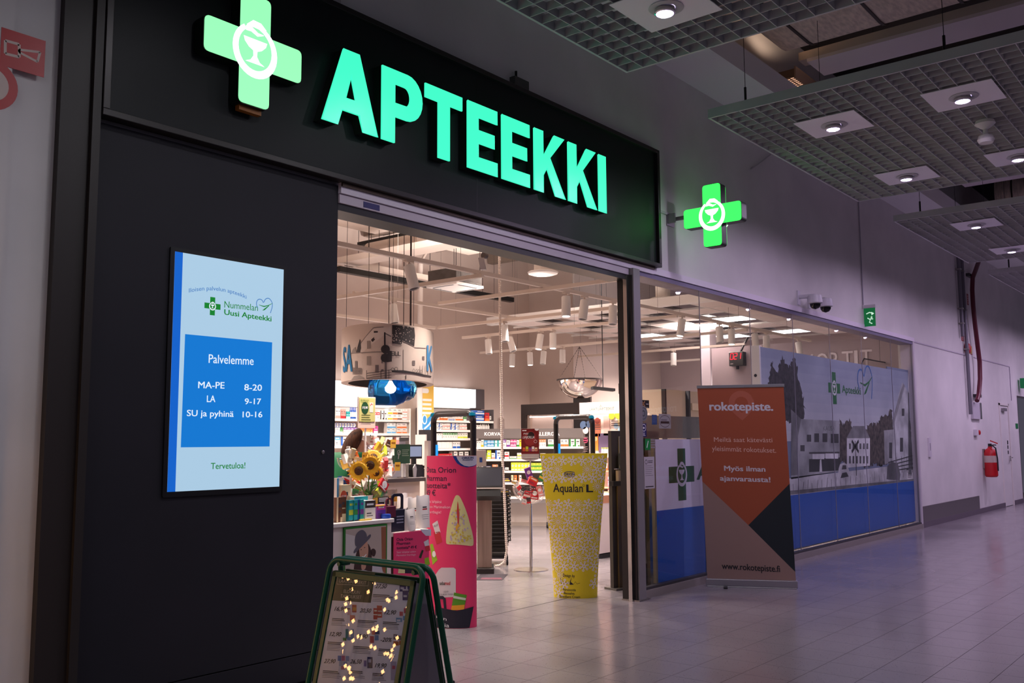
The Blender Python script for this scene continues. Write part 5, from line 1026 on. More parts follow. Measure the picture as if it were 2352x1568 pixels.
b = B(); b.box(a.x, c.x, 2.25, 2.6, 0, a.z, M((190, 172, 152), .5)); b.build('body', t)
for x in (a.x, m_.x): b = B(); b.box(x - .02, x + .025, 2.19, 2.25, 0, a.z, INK); b.build('post', t)
b = B(); b.box(m_.x + .1, c.x, 2.2, 2.25, on_y(1595, 942, 2.2).z, on_y(1595, 926, 2.2).z, M((214, 196, 170), .5)); b.build('pale_ledge', t)  # ledge in a paler beige than the cabinet body
p = on_y(1500, 927, 5.62); b = B(); b.tube([p, p + Vector((.2, -.25, -.06))], [.07, .075], WHITE, 12); b.tube([p, p + Vector((-.25, .15, -.08))], .02, WHITE, 6); b.tube([p + Vector((.2, -.25, -.06)), p + Vector((.21, -.262, -.063))], .05, INK, 10); b.build('bullet_camera', label='small white bullet camera on the far wall seen through the glass', cat='camera')
for i, (px, py) in enumerate(((1509, 910), (1509, 942))):
    p = on_y(px, py, 5.78); b = B(); b.box(p.x - .1, p.x + .1, 5.75, 5.8, p.z - .12, p.z + .12, WHITE); b.tube([(p.x, 5.78, p.z - .12), (p.x + .03, 5.78, p.z - .3)], .012, M((160, 130, 130), .5), 5); b.build('wall_socket', label=['white wall box above the bullet camera', 'white wall box below the bullet camera'][i], cat='wall box')
t = thing('hanging_banner', 'clear plastic arch with dark rim hanging behind town photo top', 'hanging sign', (14.5, .9, 2.6)); a = on_y(1980, 835, .9); c = on_y(2060, 838, .9)
pts = [(a.x, .9, a.z - .1), (a.x, .9, a.z + .02), (a.x + .12, .9, a.z + .1), (c.x - .12, .9, a.z + .1), (c.x, .9, a.z), (c.x, .9, a.z - .1)]; b = B(); b.tube(pts, .012, INK, 6); b.build('rim', t); b = B(); b.prism([(p[0], p[2]) for p in pts], .897, .903, PLASTIC); b.build('film', t)
b = B(); b.tube([((a.x + c.x) / 2, .9, a.z + .1), ((a.x + c.x) / 2 + .05, .9, 5.2)], .003, INK, 4); b.build('wire', t)
a, c = on_x(1395, 865, 17.0), on_x(1425, 900, 17.0); b = B(); q = at(1385, 893, 14.5); b.obox(q, Vector((.08, -.15, -.02)), Vector((.07, .07, 0)), Vector((0, 0, .02)), INK); b.tube([q, (q.x, q.y, 5.2)], .008, INK, 5); b.tube([q + Vector((.12, -.22, .08)), q + Vector((.12, -.22, -.08))], .012, INK, 6); b.build('projector', label='thin dark projector bracket right of the dome mirror', cat='projector')

# ------------------------------------------------------------------ pink cardboard totem
PK = M((232, 56, 108), .5); base = on_z(1044, 1443); yaw = math.atan2(base.y - CAM.y, base.x - CAM.x) - R(90) - R(14)
def tube_totem(name, label, c, yaw, a, b_, h, mat, seg=56):
    E_ = Ell(c, yaw, a, b_); t = thing(name, label, 'cardboard stand', (c[0], c[1], 0), yaw); b = B(); n = seg
    ring = [E_.to3(E_.L * (i / n - .5), 0, 0) for i in range(n)]
    b.add(ring + [p + Vector((0, 0, h)) for p in ring], [(i, (i + 1) % n, (i + 1) % n + n, i + n) for i in range(n)], mat)
    inn = [E_.to3(E_.L * (i / n - .5), 0, -.004) for i in range(n)]
    b.add([p + Vector((0, 0, h)) for p in ring] + [p + Vector((0, 0, h)) for p in inn] + [p + Vector((0, 0, .01)) for p in inn], [(i, (i + 1) % n, (i + 1) % n + n, i + n) for i in range(n)] + [(i + n, (i + 1) % n + n, (i + 1) % n + 2 * n, i + 2 * n) for i in range(n)], M((200, 190, 180), .7))
    b.build('shell', t, smooth=True); return t, E_
t, E_ = tube_totem('totem_stand', 'tall pink cardboard totem with product pictures at the shop entrance', base + Vector((.07, .1, 0)), yaw, .213, .115, 1.39, PK)
P = Print(E_); TB = M((70, 24, 60), .5); a = E_.uv(1077, 1047)
top_ = 1.388
pts = [(E_.uv(1040, 1047)[0], top_)] + [E_.uv(*q) for q in ((1044, 1055), (1050, 1064), (1060, 1070), (1072, 1073), (1086, 1071), (1096, 1066))] + [(E_.uv(1096, 1047)[0], top_)]
P.poly(pts, M((20, 60, 150), .5), 1); pts = [(E_.uv(1048, 1047)[0], top_)] + [E_.uv(*q) for q in ((1051, 1055), (1057, 1063), (1066, 1069), (1077, 1071), (1088, 1069), (1097, 1064))] + [(E_.uv(1097, 1047)[0], top_)]
P.poly(pts, M((214, 210, 222), .5), 2)
ON = M((28, 34, 96), .5); P.ptext('ORION', (1061, 1054), (1087, 1053), (1061, 1049), ON, 3, .03); P.ptext('PHARMA', (1063, 1058), (1086, 1057), (1063, 1055), ON, 3, .02)
ua = E_.uv(990, 1083)[0]
for tx, y, cap, w1 in (('Osta Orion', 1085, .047, None), ('Pharman', 1104, .047, None), ('tuotteita*', 1121, .047, None), ('49 €', 1138, .047, None)):
    vv = E_.uv(1020, y)[1]; P.text(tx, ua - .07, vv, cap, TB, 1, .012)
for i, tx in enumerate(('Saat lahjaksi', 'aidon Marimekon', 'Smartbagin!')): vv = E_.uv(1010, 1155 + i * 12)[1]; P.text(tx, ua - .05, vv, .024, M((244, 190, 206), .5), 1, .004)
BAG = M((224, 214, 150), .6); bag = [(1045, 1139), (1050, 1136), (1056, 1139), (1066, 1160), (1074, 1182), (1080, 1205), (1086, 1228), (1088, 1245), (1086, 1254), (1070, 1252), (1050, 1250), (1028, 1250), (1024, 1246), (1026, 1215), (1030, 1190), (1036, 1165)]
P.poly(sm([E_.uv(*q) for q in bag], 1), BAG, 1); 
for k in range(150):
    x = random.uniform(1027, 1085); y = random.uniform(1165, 1248)
    if x - 1030 > (y - 1120) * .02 and abs(x - 1052) < (y - 1130) * .28: q = E_.uv(x, y); P.poly(circ(q[0], q[1], .007, 7), M((214, 190, 70) if k % 2 else (190, 170, 200), .5), 2)
P.px([(1051, 1150), (1053, 1158), (1055, 1180), (1054, 1205), (1051, 1200), (1049, 1175)], M((200, 60, 60), .5), 3); P.px([(1051, 1200), (1056, 1206), (1048, 1220), (1046, 1212)], M((226, 170, 60), .5), 3)
P.px([(993, 1203), (1005, 1195), (1012, 1222), (1001, 1226)], M((220, 214, 214), .5), 1); P.px([(996, 1222), (1010, 1220), (1016, 1244), (1003, 1250)], M((204, 50, 60), .5), 1); P.ptext('PLUS', (997, 1211), (1006, 1206), (996, 1206), INK, 2)
P.px([(988, 1250), (994, 1248), (1005, 1286), (994, 1297)], M((150, 190, 30), .5), 1); q = E_.uv(997, 1272); P.poly(circ(q[0], q[1], .018, 12, rz=.026), LETTERW, 2)
P.px([(1008, 1308), (1014, 1303), (1042, 1303), (1047, 1307), (1047, 1370), (1000, 1372), (1000, 1320)], M((216, 208, 210), .5), 1)
P.ptext('seba', (1010, 1343), (1022, 1343), (1010, 1334), M((50, 60, 50), .5), 2, .02); P.ptext('med', (1022, 1343), (1034, 1343), (1022, 1334), RED, 2, .02); P.ptext('LIQUID', (1019, 1360), (1030, 1360), (1019, 1356), M((90, 90, 90), .5), 2); P.ptext('FACE & BODY WASH', (1004, 1366), (1041, 1366), (1004, 1362), M((90, 90, 90), .5), 2)
P.px([(1043, 1360), (1072, 1366), (1066, 1398), (1036, 1402)], M((90, 150, 30), .5), 3); P.px([(1042, 1367), (1070, 1373), (1069, 1378), (1041, 1373)], M((210, 220, 200), .5), 4); P.px([(1038, 1390), (1067, 1388), (1066, 1399), (1036, 1401)], M((236, 160, 40), .5), 4)
P.px([(1002, 1368), (1018, 1368), (1024, 1374), (1026, 1398), (1020, 1396), (1018, 1376), (1002, 1374)], M((28, 26, 44), .5), 4)
vb = .004; P.poly([E_.uv(1000, 1392), (E_.uv(1000, 1440)[0], vb), (E_.uv(1078, 1440)[0], vb), E_.uv(1087, 1392), E_.uv(1050, 1402)][::-1], M((28, 26, 44), .5), 5)
P.ptext('nen', (1003, 1418), (1026, 1425), (1003, 1410), LETTERW, 6); P.ptext('ntia', (1008, 1438), (1032, 1440), (1008, 1429), LETTERW, 6)
P.build('printed_design', t)

# ------------------------------------------------------------------ yellow tube-shaped totem
yc = on_z(1323, 1373); yaw = math.atan2(yc.y - CAM.y, yc.x - CAM.x) - R(90) + R(2); e1 = Vector((math.cos(yaw), math.sin(yaw), 0)); e2 = Vector((e1.y, -e1.x, 0)); HY = 1.385
c0 = yc - e2 * .1
def ya(z): return .212 + (z / HY) ** 1.35 * .123
def yb(z): return .125 * (1 - (z / HY) ** 1.5) + .012
t = thing('totem_stand', 'yellow cream-tube shaped cardboard totem with white flower print', 'cardboard stand', c0, yaw)
b = B(); n = 48; m = 14; vs = []; YL = M((222, 200, 28), .5)
for i in range(m + 1):
    z = HY * i / m
    for k in range(n): a = 2 * math.pi * k / n; vs.append(c0 + e1 * ya(z) * math.cos(a) + e2 * yb(z) * math.sin(a) + Vector((0, 0, z)))
b.add(vs, [(i * n + k, i * n + (k + 1) % n, (i + 1) * n + (k + 1) % n, (i + 1) * n + k) for i in range(m) for k in range(n)] + [tuple(range(m * n, m * n + n))], YL); b.build('shell', t, smooth=True)
class YT:
    eps = .001; cut = .05
    def uv(s, px, py):
        d = ray(px, py); p = CAM + d * ((c0 + e2 * .09 - CAM).dot(e2) / d.dot(e2)); q = p - c0; return (q.dot(e1), q.z)
    def to3(s, x, z, off):
        z = min(max(z, 0), HY); A_, B_ = ya(z), yb(z); x = min(max(x, -A_ * .998), A_ * .998); return c0 + e1 * x + e2 * (B_ * math.sqrt(1 - (x / A_) ** 2) + off) + Vector((0, 0, z))
YS = YT(); P = Print(YS); FW = M((226, 216, 222), .5); INKB = M((24, 20, 40), .5); st_ = .098
def flower(x, z, kind, s_):
    if kind:
        for k in range(14): a = 2 * math.pi * k / 14; P.poly([(x + s_ * .22 * math.cos(a - .1), z + s_ * .22 * math.sin(a - .1)), (x + s_ * .98 * math.cos(a - .05), z + s_ * .98 * math.sin(a - .05)), (x + s_ * 1.0 * math.cos(a + .05), z + s_ * 1.0 * math.sin(a + .05)), (x + s_ * .22 * math.cos(a + .1), z + s_ * .22 * math.sin(a + .1))], FW)
        P.ring(x, z, s_ * .28, s_ * .13, FW, n=12)
    else:
        for k in range(6):
            a = 2 * math.pi * k / 6 + .3; P.poly(stroke([(x + s_ * .3 * math.cos(a), z + s_ * .3 * math.sin(a)), (x + s_ * .7 * math.cos(a), z + s_ * .7 * math.sin(a))], s_ * .2), FW)
            P.ring(x + s_ * .78 * math.cos(a), z + s_ * .78 * math.sin(a), s_ * .24, s_ * .14, FW, n=9)
        P.ring(x, z, s_ * .36, s_ * .2, FW, n=12)
a_ = YS.uv(1312, 1130); tx0_, tz0, tx1, tz1 = YS.uv(1266, 1132)[0], YS.uv(1266, 1134)[1], YS.uv(1364, 1132)[0], YS.uv(1266, 1108)[1]
j = 0; z = .05
while z < HY - .02:
    x = -.36 + (j % 2) * st_ / 2; k = 0
    while x < .36:
        inx = abs(x) < ya(z) + .015
        in1 = tx0_ - .04 < x < tx1 + .03 and tz0 - .04 < z < tz1 + .04; in2 = YS.uv(1294, 1)[0] - .03 < x < YS.uv(1322, 1)[0] + .03 and YS.uv(1, 1096)[1] - .03 < z < YS.uv(1, 1082)[1] + .03; in3 = YS.uv(1288, 1)[0] - .02 < x < YS.uv(1334, 1)[0] + .02 and z < YS.uv(1300, 1314)[1] + .03
        if inx and not (in1 or in2 or in3): flower(x, z, (k + j * 2) % 3 == 0 and j % 2 == 0, st_ * .52)
        x += st_; k += 1
    z += st_ * .86; j += 1
P.ptext('Aqualan', (1271, 1130), (1339, 1130), (1271, 1110), INKB, 2, .012); P.ptext('L', (1348, 1130), (1362, 1130), (1348, 1112), INKB, 2, .03); q = YS.uv(1341, 1115); P.ring(q[0], q[1], .012, .003, INKB, 2, n=12)
P.ptext('ORION', (1296, 1092), (1320, 1092), (1296, 1086), ON, 2, .03); P.ptext('PHARMA', (1298, 1096), (1319, 1096), (1298, 1093), ON, 2, .01); P.poly(stroke([YS.uv(1296, 1086), YS.uv(1302, 1083.5), YS.uv(1311, 1083), YS.uv(1320, 1085)], .006), ON, 2)
P.ptext('Design by', (1293, 1323), (1320, 1324), (1293, 1316), INKB, 2, .012)
P.poly(stroke([YS.uv(*q) for q in ((1287, 1326), (1289, 1340), (1292, 1330), (1294, 1340), (1299, 1335), (1303, 1340), (1306, 1334), (1309, 1341), (1312, 1324), (1309, 1334), (1317, 1340), (1321, 1334), (1325, 1339), (1332, 1337))], .0035), INKB, 2)
for tx, x0, x1, y in (('Perusvoide', 1293, 1322, 1355), ('Bassalva', 1295, 1319, 1363), ('Emollient Cream', 1286, 1332, 1371)): P.ptext(tx, (x0, y), (x1, y + .5), (x0, y - 6), INKB, 2, .012)
P.build('printed_flowers', t)

# ------------------------------------------------------------------ green A-board with the offers poster
cx, ax_ = 2.75, 0; AY = -1.88; H0 = 1.04; spl = .24; wy = .285
t = thing('a_board_sign', 'dark green A-board sign with an offers poster in the foreground', 'sign', (cx, AY, 0))
def leaf(sx, name):           # sx -1 front leaf (faces -x), +1 rear
    def q(y, z, o=0): return Vector((cx + sx * (.012 + spl * (1 - z / H0)) + sx * o, AY + y, z))
    b = B(); pts = []; r_ = .055
    pts.append(q(wy, 0))
    for k in range(7): a = R(90 * k / 6); pts.append(q(wy - r_ + r_ * math.cos(a), H0 - .04 - r_ + r_ * math.sin(a)))
    for k in range(7): a = R(90 + 90 * k / 6); pts.append(q(-wy + r_ + r_ * math.cos(a), H0 - .04 - r_ + r_ * math.sin(a)))
    pts.append(q(-wy, 0)); b.tube(pts, .0125, DGREEN, 12); fr = b.build(name, t, smooth=True)
    b = B(); b.tube([q(wy, .1), q(-wy, .1)], .009, DGREEN, 8); b.build('cross_bar', t)
    z0, z1, y1, y2 = .16, .952, wy - .035, -wy + .035
    for (ya0, ya1, za, zb) in ((y1, y1 - .024, z0, z1), (y2, y2 + .024, z0, z1), (y1, y2, z1 - .024, z1), (y1, y2, z0, z0 + .024)):
        b = B(); v = [q(ya0, za, -.004), q(ya1, za, -.004), q(ya1, zb, -.004), q(ya0, zb, -.004), q(ya0, za, .009), q(ya1, za, .009), q(ya1, zb, .009), q(ya0, zb, .009)]
        b.add(v, [(0, 1, 2, 3), (7, 6, 5, 4), (0, 4, 5, 1), (1, 5, 6, 2), (2, 6, 7, 3), (3, 7, 4, 0)], M((14, 74, 38), .35)); b.build('clip_rail', fr, bevel=.002)
    b = B(); v = [q(y1, z0, -.003), q(y2, z0, -.003), q(y2, z1, -.003), q(y1, z1, -.003), q(y1, z0, .002), q(y2, z0, .002), q(y2, z1, .002), q(y1, z1, .002)]
    b.add(v, [(0, 1, 2, 3), (7, 6, 5, 4), (0, 4, 5, 1), (1, 5, 6, 2), (2, 6, 7, 3), (3, 7, 4, 0)], M((196, 188, 200), .6)); bk = b.build('poster_board', t)
    return q, bk, y1, y2, z0, z1
leaf(1, 'rear_frame'); q, bk, y1, y2, z0, z1 = leaf(-1, 'front_frame')
o_ = q(y1, z0, .0025); Fa = Flat(o_, (0, -1, 0), (q(0, 1) - q(0, 0)), eps=.0002); P = Print(Fa); WU, WV = y1 - y2, ((z1 - z0) * (q(0, 1) - q(0, 0)).length)
P.box(0, WU, 0, WV, M((242, 236, 242), .55), 1)
gd = cl2 = None
P.poly([Fa.uv(*p) for p in ((770, 1309), (862, 1315), (852, 1384), (760, 1378))], M((26, 58, 36), .5), 2)
LT = M((180, 186, 180), .5); frame_px(P, [(776, 1318), (848, 1322), (846, 1345), (774, 1341)], .0016, LT, 3)
P.ptext('LAATUAPTEEKIT', (779, 1337), (841, 1342), (779, 1329), LT, 3); P.ptext('ELOKUUN', (789, 1361), (826, 1364), (790, 1353), LT, 3, .01); P.ptext('TARJOUKSET', (782, 1372), (830, 1375), (783, 1364), LT, 3, .01)
IK = M((34, 28, 34), .5)
def price(s_, x, y, w_=26, h_=10): P.ptext(s_, (x, y), (x + w_, y + w_ * .03), (x + 1, y - h_), IK, 3, .02, .25)
for s_, x, y in (('27,50', 862, 1350), ('16,90', 768, 1402), ('20,50', 826, 1406), ('12,90', 883, 1410), ('12,90', 757, 1460), ('19,90', 818, 1465), ('-20%', 874, 1473), ('27,90', 744, 1522), ('26,50', 804, 1523), ('19,90', 861, 1532)): price(s_, x, y)
TXG = M((90, 82, 92), .5)
def tiny(x, y, w_, n_, big=True):
    for k in range(n_):
        ww = w_ * random.uniform(.7, 1); yy = y + k * 3.6 + 0; P.poly(stroke([Fa.uv(x - k * .5, yy), Fa.uv(x - k * .5 + ww, yy + ww * .06)], .0032 if k < 2 else .0016), IK if k < 2 else TXG, 3)
for x, y, w_, n_ in ((857, 1365, 52, 5), (763, 1420, 34, 5), (822, 1424, 46, 5), (880, 1428, 38, 5), (753, 1474, 42, 6), (812, 1484, 42, 5), (870, 1490, 40, 5), (742, 1540, 44, 5), (800, 1540, 40, 5), (856, 1546, 34, 5)): tiny(x, y, w_, n_)
def pic(x, y, kind, cols, s_=1):
    for (dx, dy, w_, h_, c) in kind: P.px([(x + dx * s_, y + dy * s_), (x + (dx + w_) * s_, y + (dy + w_ * .06) * s_), (x + (dx + w_) * s_, y + (dy + h_) * s_), (x + dx * s_, y + (dy + h_) * s_)], M(cols[c], .5), 4 + c % 3)
PU = [(60, 40, 120), (220, 215, 225), (200, 180, 60)]
pic(916, 1334, [(2, 2, 15, 22, 0), (20, 3, 13, 23, 0), (9, 20, 13, 24, 0), (1, 0, 15, 4, 1), (20, 1, 13, 4, 1), (9, 18, 13, 4, 1), (4, 14, 8, 5, 1), (11, 32, 8, 5, 1)], PU)
pic(795, 1388, [(14, 0, 10, 18, 0), (3, 10, 9, 14, 1), (0, 8, 10, 3, 2), (9, 24, 12, 14, 3), (16, 6, 8, 8, 4)], [(190, 70, 40), (226, 190, 200), (30, 30, 40), (210, 120, 110), (220, 150, 50)])
pic(858, 1390, [(8, 0, 12, 12, 0), (0, 6, 10, 14, 0), (9, 14, 11, 14, 0), (0, 22, 9, 10, 0), (2, 10, 6, 4, 1), (10, 20, 8, 4, 1)], [(196, 40, 34), (224, 214, 214)])
pic(914, 1396, [(4, 8, 8, 10, 0), (14, 0, 6, 12, 0), (-4, 22, 14, 10, 1), (12, 18, 12, 10, 1), (-2, 26, 8, 4, 2)], [(210, 90, 100), (110, 160, 200), (230, 230, 236)])
pic(794, 1444, [(0, 0, 7, 22, 0), (12, 0, 7, 24, 1), (-6, 20, 8, 7, 2), (4, 18, 8, 8, 1)], [(50, 140, 150), (70, 130, 190), (70, 140, 70)])
pic(850, 1448, [(4, 0, 8, 9, 0), (12, 0, 10, 8, 1), (0, 12, 9, 16, 0), (11, 10, 9, 12, 2)], [(200, 60, 80), (30, 60, 130), (110, 150, 200)])
pic(904, 1456, [(0, 0, 9, 12, 0), (10, 3, 8, 11, 0), (19, 1, 8, 12, 0), (0, 16, 12, 10, 1), (13, 15, 10, 10, 1), (2, 3, 5, 4, 2)], [(110, 90, 110), (200, 110, 50), (220, 210, 214)])
pic(776, 1505, [(0, 0, 8, 12, 0), (9, 0, 8, 12, 1), (18, 1, 8, 12, 0), (3, 12, 9, 12, 2), (13, 13, 9, 12, 0), (8, 24, 9, 8, 1)], [(110, 140, 200), (190, 110, 150), (200, 205, 220)])
pic(838, 1508, [(6, 0, 12, 26, 0), (-2, 8, 6, 14, 1), (8, 5, 7, 8, 2), (10, 18, 5, 8, 3)], [(44, 50, 110), (150, 130, 180), (200, 200, 215), (30, 30, 40)])
pic(898, 1514, [(0, 4, 13, 44, 0), (3, 14, 7, 8, 1)], [(190, 176, 200), (200, 70, 110)])
P.build('offers_poster', bk)
b = B(); b.add([Fa.to3(u, v, .0028) for u, v in ((0, 0), (WU, 0), (WU, WV), (0, WV))], [(0, 1, 2, 3)], glass((.97, .97, .98), .0, .015, 'cover_film', fres=.9)); b.build('cover_film', bk)
b = B(); b.tube([q(-wy, .52) + Vector((0, 0, 0)), q(-wy, .52) + Vector((.14, 0, -.03)), Vector((cx + spl * .5 + .03, AY - wy, .53))], .007, M((40, 44, 44), .4, .5), 6); b.build('brace', t)
for s_ in (-1, 1): b = B(); b.tube([(cx - .03, AY + s_ * wy * .8, H0 - .06), (cx + .03, AY + s_ * wy * .8, H0 - .06)], .01, DGREEN, 8); b.build('hinge', t)

# strings of fairy lights on a bare twig tree beside the left wall (outside the frame; mirrored in the poster cover)
t = thing('twig_light_tree', 'bare twig tree wound with warm fairy lights beside the left wall', 'decoration', (1.12, -.3, 0)); b = B(); bl_ = B(); BM = M((255, 190, 120), .4, emit=40)
b.lathe([(.001, 0), (.14, 0), (.12, .2), (.001, .2)], (1.12, -.3, 0), M((80, 60, 50), .7), 16, cap=False); tips = []
rr = random.Random(5)
for k in range(9):
    a = 2 * math.pi * k / 9; x, y, z = 1.12, -.3, .2; pts = [(x, y, z)]
    for m in range(6): x += math.cos(a) * .07 * rr.uniform(.5, 1.3); y += math.sin(a) * .03 * rr.uniform(.5, 1.2); z += rr.uniform(.16, .24); pts.append((x, y, z))
    b.tube(pts, [.012 - .0015 * i for i in range(7)], M((70, 56, 46), .7), 5); tips.append(pts)
for i in range(80):
    pts = tips[i % 9]; m = rr.randrange(1, 6); f = rr.random(); p = Vector(pts[m]).lerp(Vector(pts[m + 1] if m < 6 else pts[m]), f) + Vector((rr.uniform(-.04, .04), rr.uniform(-.04, .04), 0)); bl_.lathe([(.001, -.014), (.012, 0), (.001, .016)], p, BM, 6, cap=False)
b.build('branches', t); o = bl_.build('light_bulbs', t); o['kind'] = 'stuff'

# ------------------------------------------------------------------ security gates
def gate(label, x, pxl, pxr, ztop):
    a, c = on_x(pxl, 1000, x), on_x(pxr, 1000, x); y0, y1 = c.y, a.y; t = thing('security_gate', label, 'gate', (x, (y0 + y1) / 2, 0), 0, 'security gates'); rr_ = .07
    outer = [(y1, .04), (y1, ztop - rr_)] + [(y1 - rr_ + rr_ * math.cos(R(q)), ztop - rr_ + rr_ * math.sin(R(q))) for q in range(15, 91, 15)] + [(y0 + rr_ + rr_ * math.cos(R(q)), ztop - rr_ + rr_ * math.sin(R(q))) for q in range(90, 181, 15)] + [(y0, .04)]
    b = B(); b.tube([(x, y, z) for y, z in outer], .028, M((40, 38, 38), .35), 12); fr = b.build('frame', t, smooth=True)
    b = B(); b.tube([(x - .012, y * .98 + (y0 + y1) / 2 * .02, z - .004) for y, z in outer[1:-1]], .024, M((88, 84, 84), .3, .3), 10); b.build('cover_strip', fr, smooth=True)
    b = B(); b.box(x - .05, x + .05, y0 + .0, y1 - .0, 0, .05, M((50, 48, 48), .4)); b.build('base', t, bevel=.008)
    for y in (y0 + .005, y1 - .005):
        b = B(); b.lathe([(.03, -.01), (.031, 0), (.024, .02), (.001, .03)], (x - .01, y, ztop - .012), M((0, 140, 170), .3, emit=.5), 14, cap=False); b.build('corner_lamp', t, smooth=True)
    b = B(); b.box(x - .02, x - .012, y1 - .07, y1 - .045, .5, 1.48, M((0, 150, 230), .3, emit=1.1)); b.build('light_bar', t)
    b = B(); b.tube([(x, y0, .45), (x, y1, .45)], .018, M((40, 38, 38), .35), 8); b.build('cross_bar', t)
    return t
gate('dark framed security gate standing behind the pink totem', 6.35, 996, 1087, on_x(1040, 950, 6.35).z)
gate('dark framed security gate standing behind the yellow totem', 8.55, 1277, 1361, on_x(1320, 957, 8.55).z)

# ------------------------------------------------------------------ self service kiosk, cable hose, shopping baskets
kz = on_z(1113, 1314); kd = (Vector((CAM.x, CAM.y, 0)) - kz).normalized(); ks = Vector((-kd.y, kd.x, 0))
t = thing('service_kiosk', 'steel self-service kiosk with tilted black screen behind pink totem', 'kiosk', kz)
b = B(); b.obox(kz + Vector((0, 0, .52)) - kd * .1, ks * .085, kd * .17, Vector((0, 0, .46)), noisy((150, 136, 124), (176, 160, 146), 22, .32, .7, stretch=(1, 1, .05))); b.build('column', t, bevel=.006)
b = B(); b.obox(kz + Vector((0, 0, .03)) - kd * .08, ks * .11, kd * .22, Vector((0, 0, .03)), M((44, 40, 40), .4)); b.build('base_plate', t, bevel=.006)
mz = at(1120, 1096, (kz - CAM).dot(fwd)); up = (Vector((0, 0, 1)) * .93 - kd * .36).normalized(); nn = ks.cross(up)
if nn.dot(kd) < 0: nn = -nn
b = B(); b.obox(mz, ks * .175, up * .125, nn * .018, M((28, 27, 30), .3)); sc_ = b.build('screen_case', t, bevel=.006)
b = B(); b.obox(mz + nn * .0185, ks * .16, up * .105, nn * .0012, M((70, 74, 84), .12)); b.build('screen_glass', sc_)
b = B(); b.obox(mz - up * .14 - nn * .02, ks * .18, up * .008, nn * .05, M((176, 164, 156), .4, .4)); b.build('shelf_edge', t); b = B(); b.obox(mz - up * .2 - nn * .05, ks * .15, up * .035, nn * .08, BLACK); b.build('neck', t)
b = B(); b.obox(kz + Vector((0, 0, .98)) + kd * .071, ks * .045, kd * .002, Vector((0, 0, .007)), M((60, 150, 50), .5)); b.build('green_label', t)
hp = at(1148, 580, 10.9); hb_ = at(1163, 1290, 10.9)
pts = [at(1147, 582, 11.35) + Vector((0, 0, .8))] + [at(px, py, 11.35) for px, py in ((1147, 584), (1148, 700), (1150, 820), (1152, 940), (1153, 1030), (1157, 1110), (1160, 1170), (1162, 1230), (1164, 1265), (1159, 1290), (1148, 1298), (1135, 1300))]
fine = []
for a, c in zip(pts, pts[1:]):
    n = max(2, int((c - a).length / .012))
    for k in range(n): fine.append(a.lerp(c, k / n))
b = B(); b.tube(fine, [.017 if i % 2 else .0125 for i in range(len(fine))], M((226, 212, 200), .5), 8); b.build('cable_hose', label='white ribbed cable hose hanging from roof to the kiosk foot', cat='hose')
bs = on_z(1143, 1298); bd = (Vector((CAM.x, CAM.y, 0)) - bs).normalized(); yawb = math.atan2(bd.y, bd.x) + R(90)
b = B(); b.box(-.17, .17, -.24, .24, .02, .07, INK); dl = B(); t = thing('basket_dolly', 'black castor dolly carrying the stack of baskets', 'dolly', bs - bd * .25, yawb)
b = B(); b.obox(bs - bd * .25 + Vector((0, 0, .085)), Vector((math.cos(yawb), math.sin(yawb), 0)) * .13, Vector((-math.sin(yawb), math.cos(yawb), 0)) * .2, Vector((0, 0, .012)), INK); b.build('deck', t)
ex_, ey_ = Vector((math.cos(yawb), math.sin(yawb), 0)), Vector((-math.sin(yawb), math.cos(yawb), 0))
for i_ in (-1, 1):
    for j_ in (-1, 1): b = B(); b.lathe([(.01, -.012), (.034, -.012), (.036, 0), (.034, .012), (.01, .012)], bs - bd * .25 + ex_ * .12 * i_ + ey_ * .2 * j_ + Vector((0, 0, .036)), INK, 14, ex_); b.build('castor', t, smooth=True)
pt_ = thing('shopping_basket', 'black shopping basket in the stack beside the kiosk', 'basket', (0, 0, 0), 0, 'stacked shopping baskets')
b = B(); BK = M((26, 24, 26), .45)
for k in range(5):
    z0 = .01 + k * .04; gx, gy = .11 + .035 * z0 / .2, .18 + .04 * z0 / .2
    for (x0, x1, y0, y1) in ((-gx, gx, -gy, -gy + .004), (-gx, gx, gy - .004, gy), (-gx, -gx + .004, -gy, gy), (gx - .004, gx, -gy, gy)): b.box(x0, x1, y0, y1, z0, z0 + .018, BK)
b.box(-.11, .11, -.18, .18, 0, .006, BK); b.build('body', pt_)
b = B(); b.tube([(.16, -.234, .2), (.16, .234, .2), (-.16, .234, .2), (-.16, -.234, .2)], .01, BK, 6, closed=True); b.build('rim', pt_)
b = B(); b.tube([(-.14, .24, .214), (0, .24, .216), (.14, .24, .214)], .004, M((120, 112, 108), .4, .5), 6); b.build('handle', pt_)
BO = bs - bd * .25 + Vector((0, 0, .1))
for k in range(13):
    o = pt_ if k == 0 else copy_tree(pt_); o['label'] = f'black shopping basket, {ORD[12 - k]} from the top of the stack beside kiosk'; o.location = BO + Vector((0, 0, k * .048)); o.rotation_euler = (0, 0, yawb)
b = B(); m0, m1, m2, m3 = on_z(1092, 1332), on_z(1154, 1332), on_z(1166, 1319), on_z(1104, 1319)
b.add([m0, m1, m2, m3] + [p + Vector((0, 0, .004)) for p in (m0, m1, m2, m3)], [(3, 2, 1, 0), (4, 5, 6, 7), (0, 1, 5, 4), (1, 2, 6, 5), (2, 3, 7, 6), (3, 0, 4, 7)], M((44, 34, 46), .8)); o = b.build('floor_sticker', label='dark floor mat with pink lettering in front of the kiosk', cat='mat')
P = Print(Flat(m0 + Vector((0, 0, .0045)), (m1 - m0), (m3 - m0), eps=.0005)); P.lines(.05, .15, (m1 - m0).length * .82, 3, .045, .02, M((150, 70, 90), .6), ragged=.1); P.build('lettering', o)
b = B(); q = Gd.w(Gd.u(1104), -.25, 0); q = at(1104, 1052, 11.7)
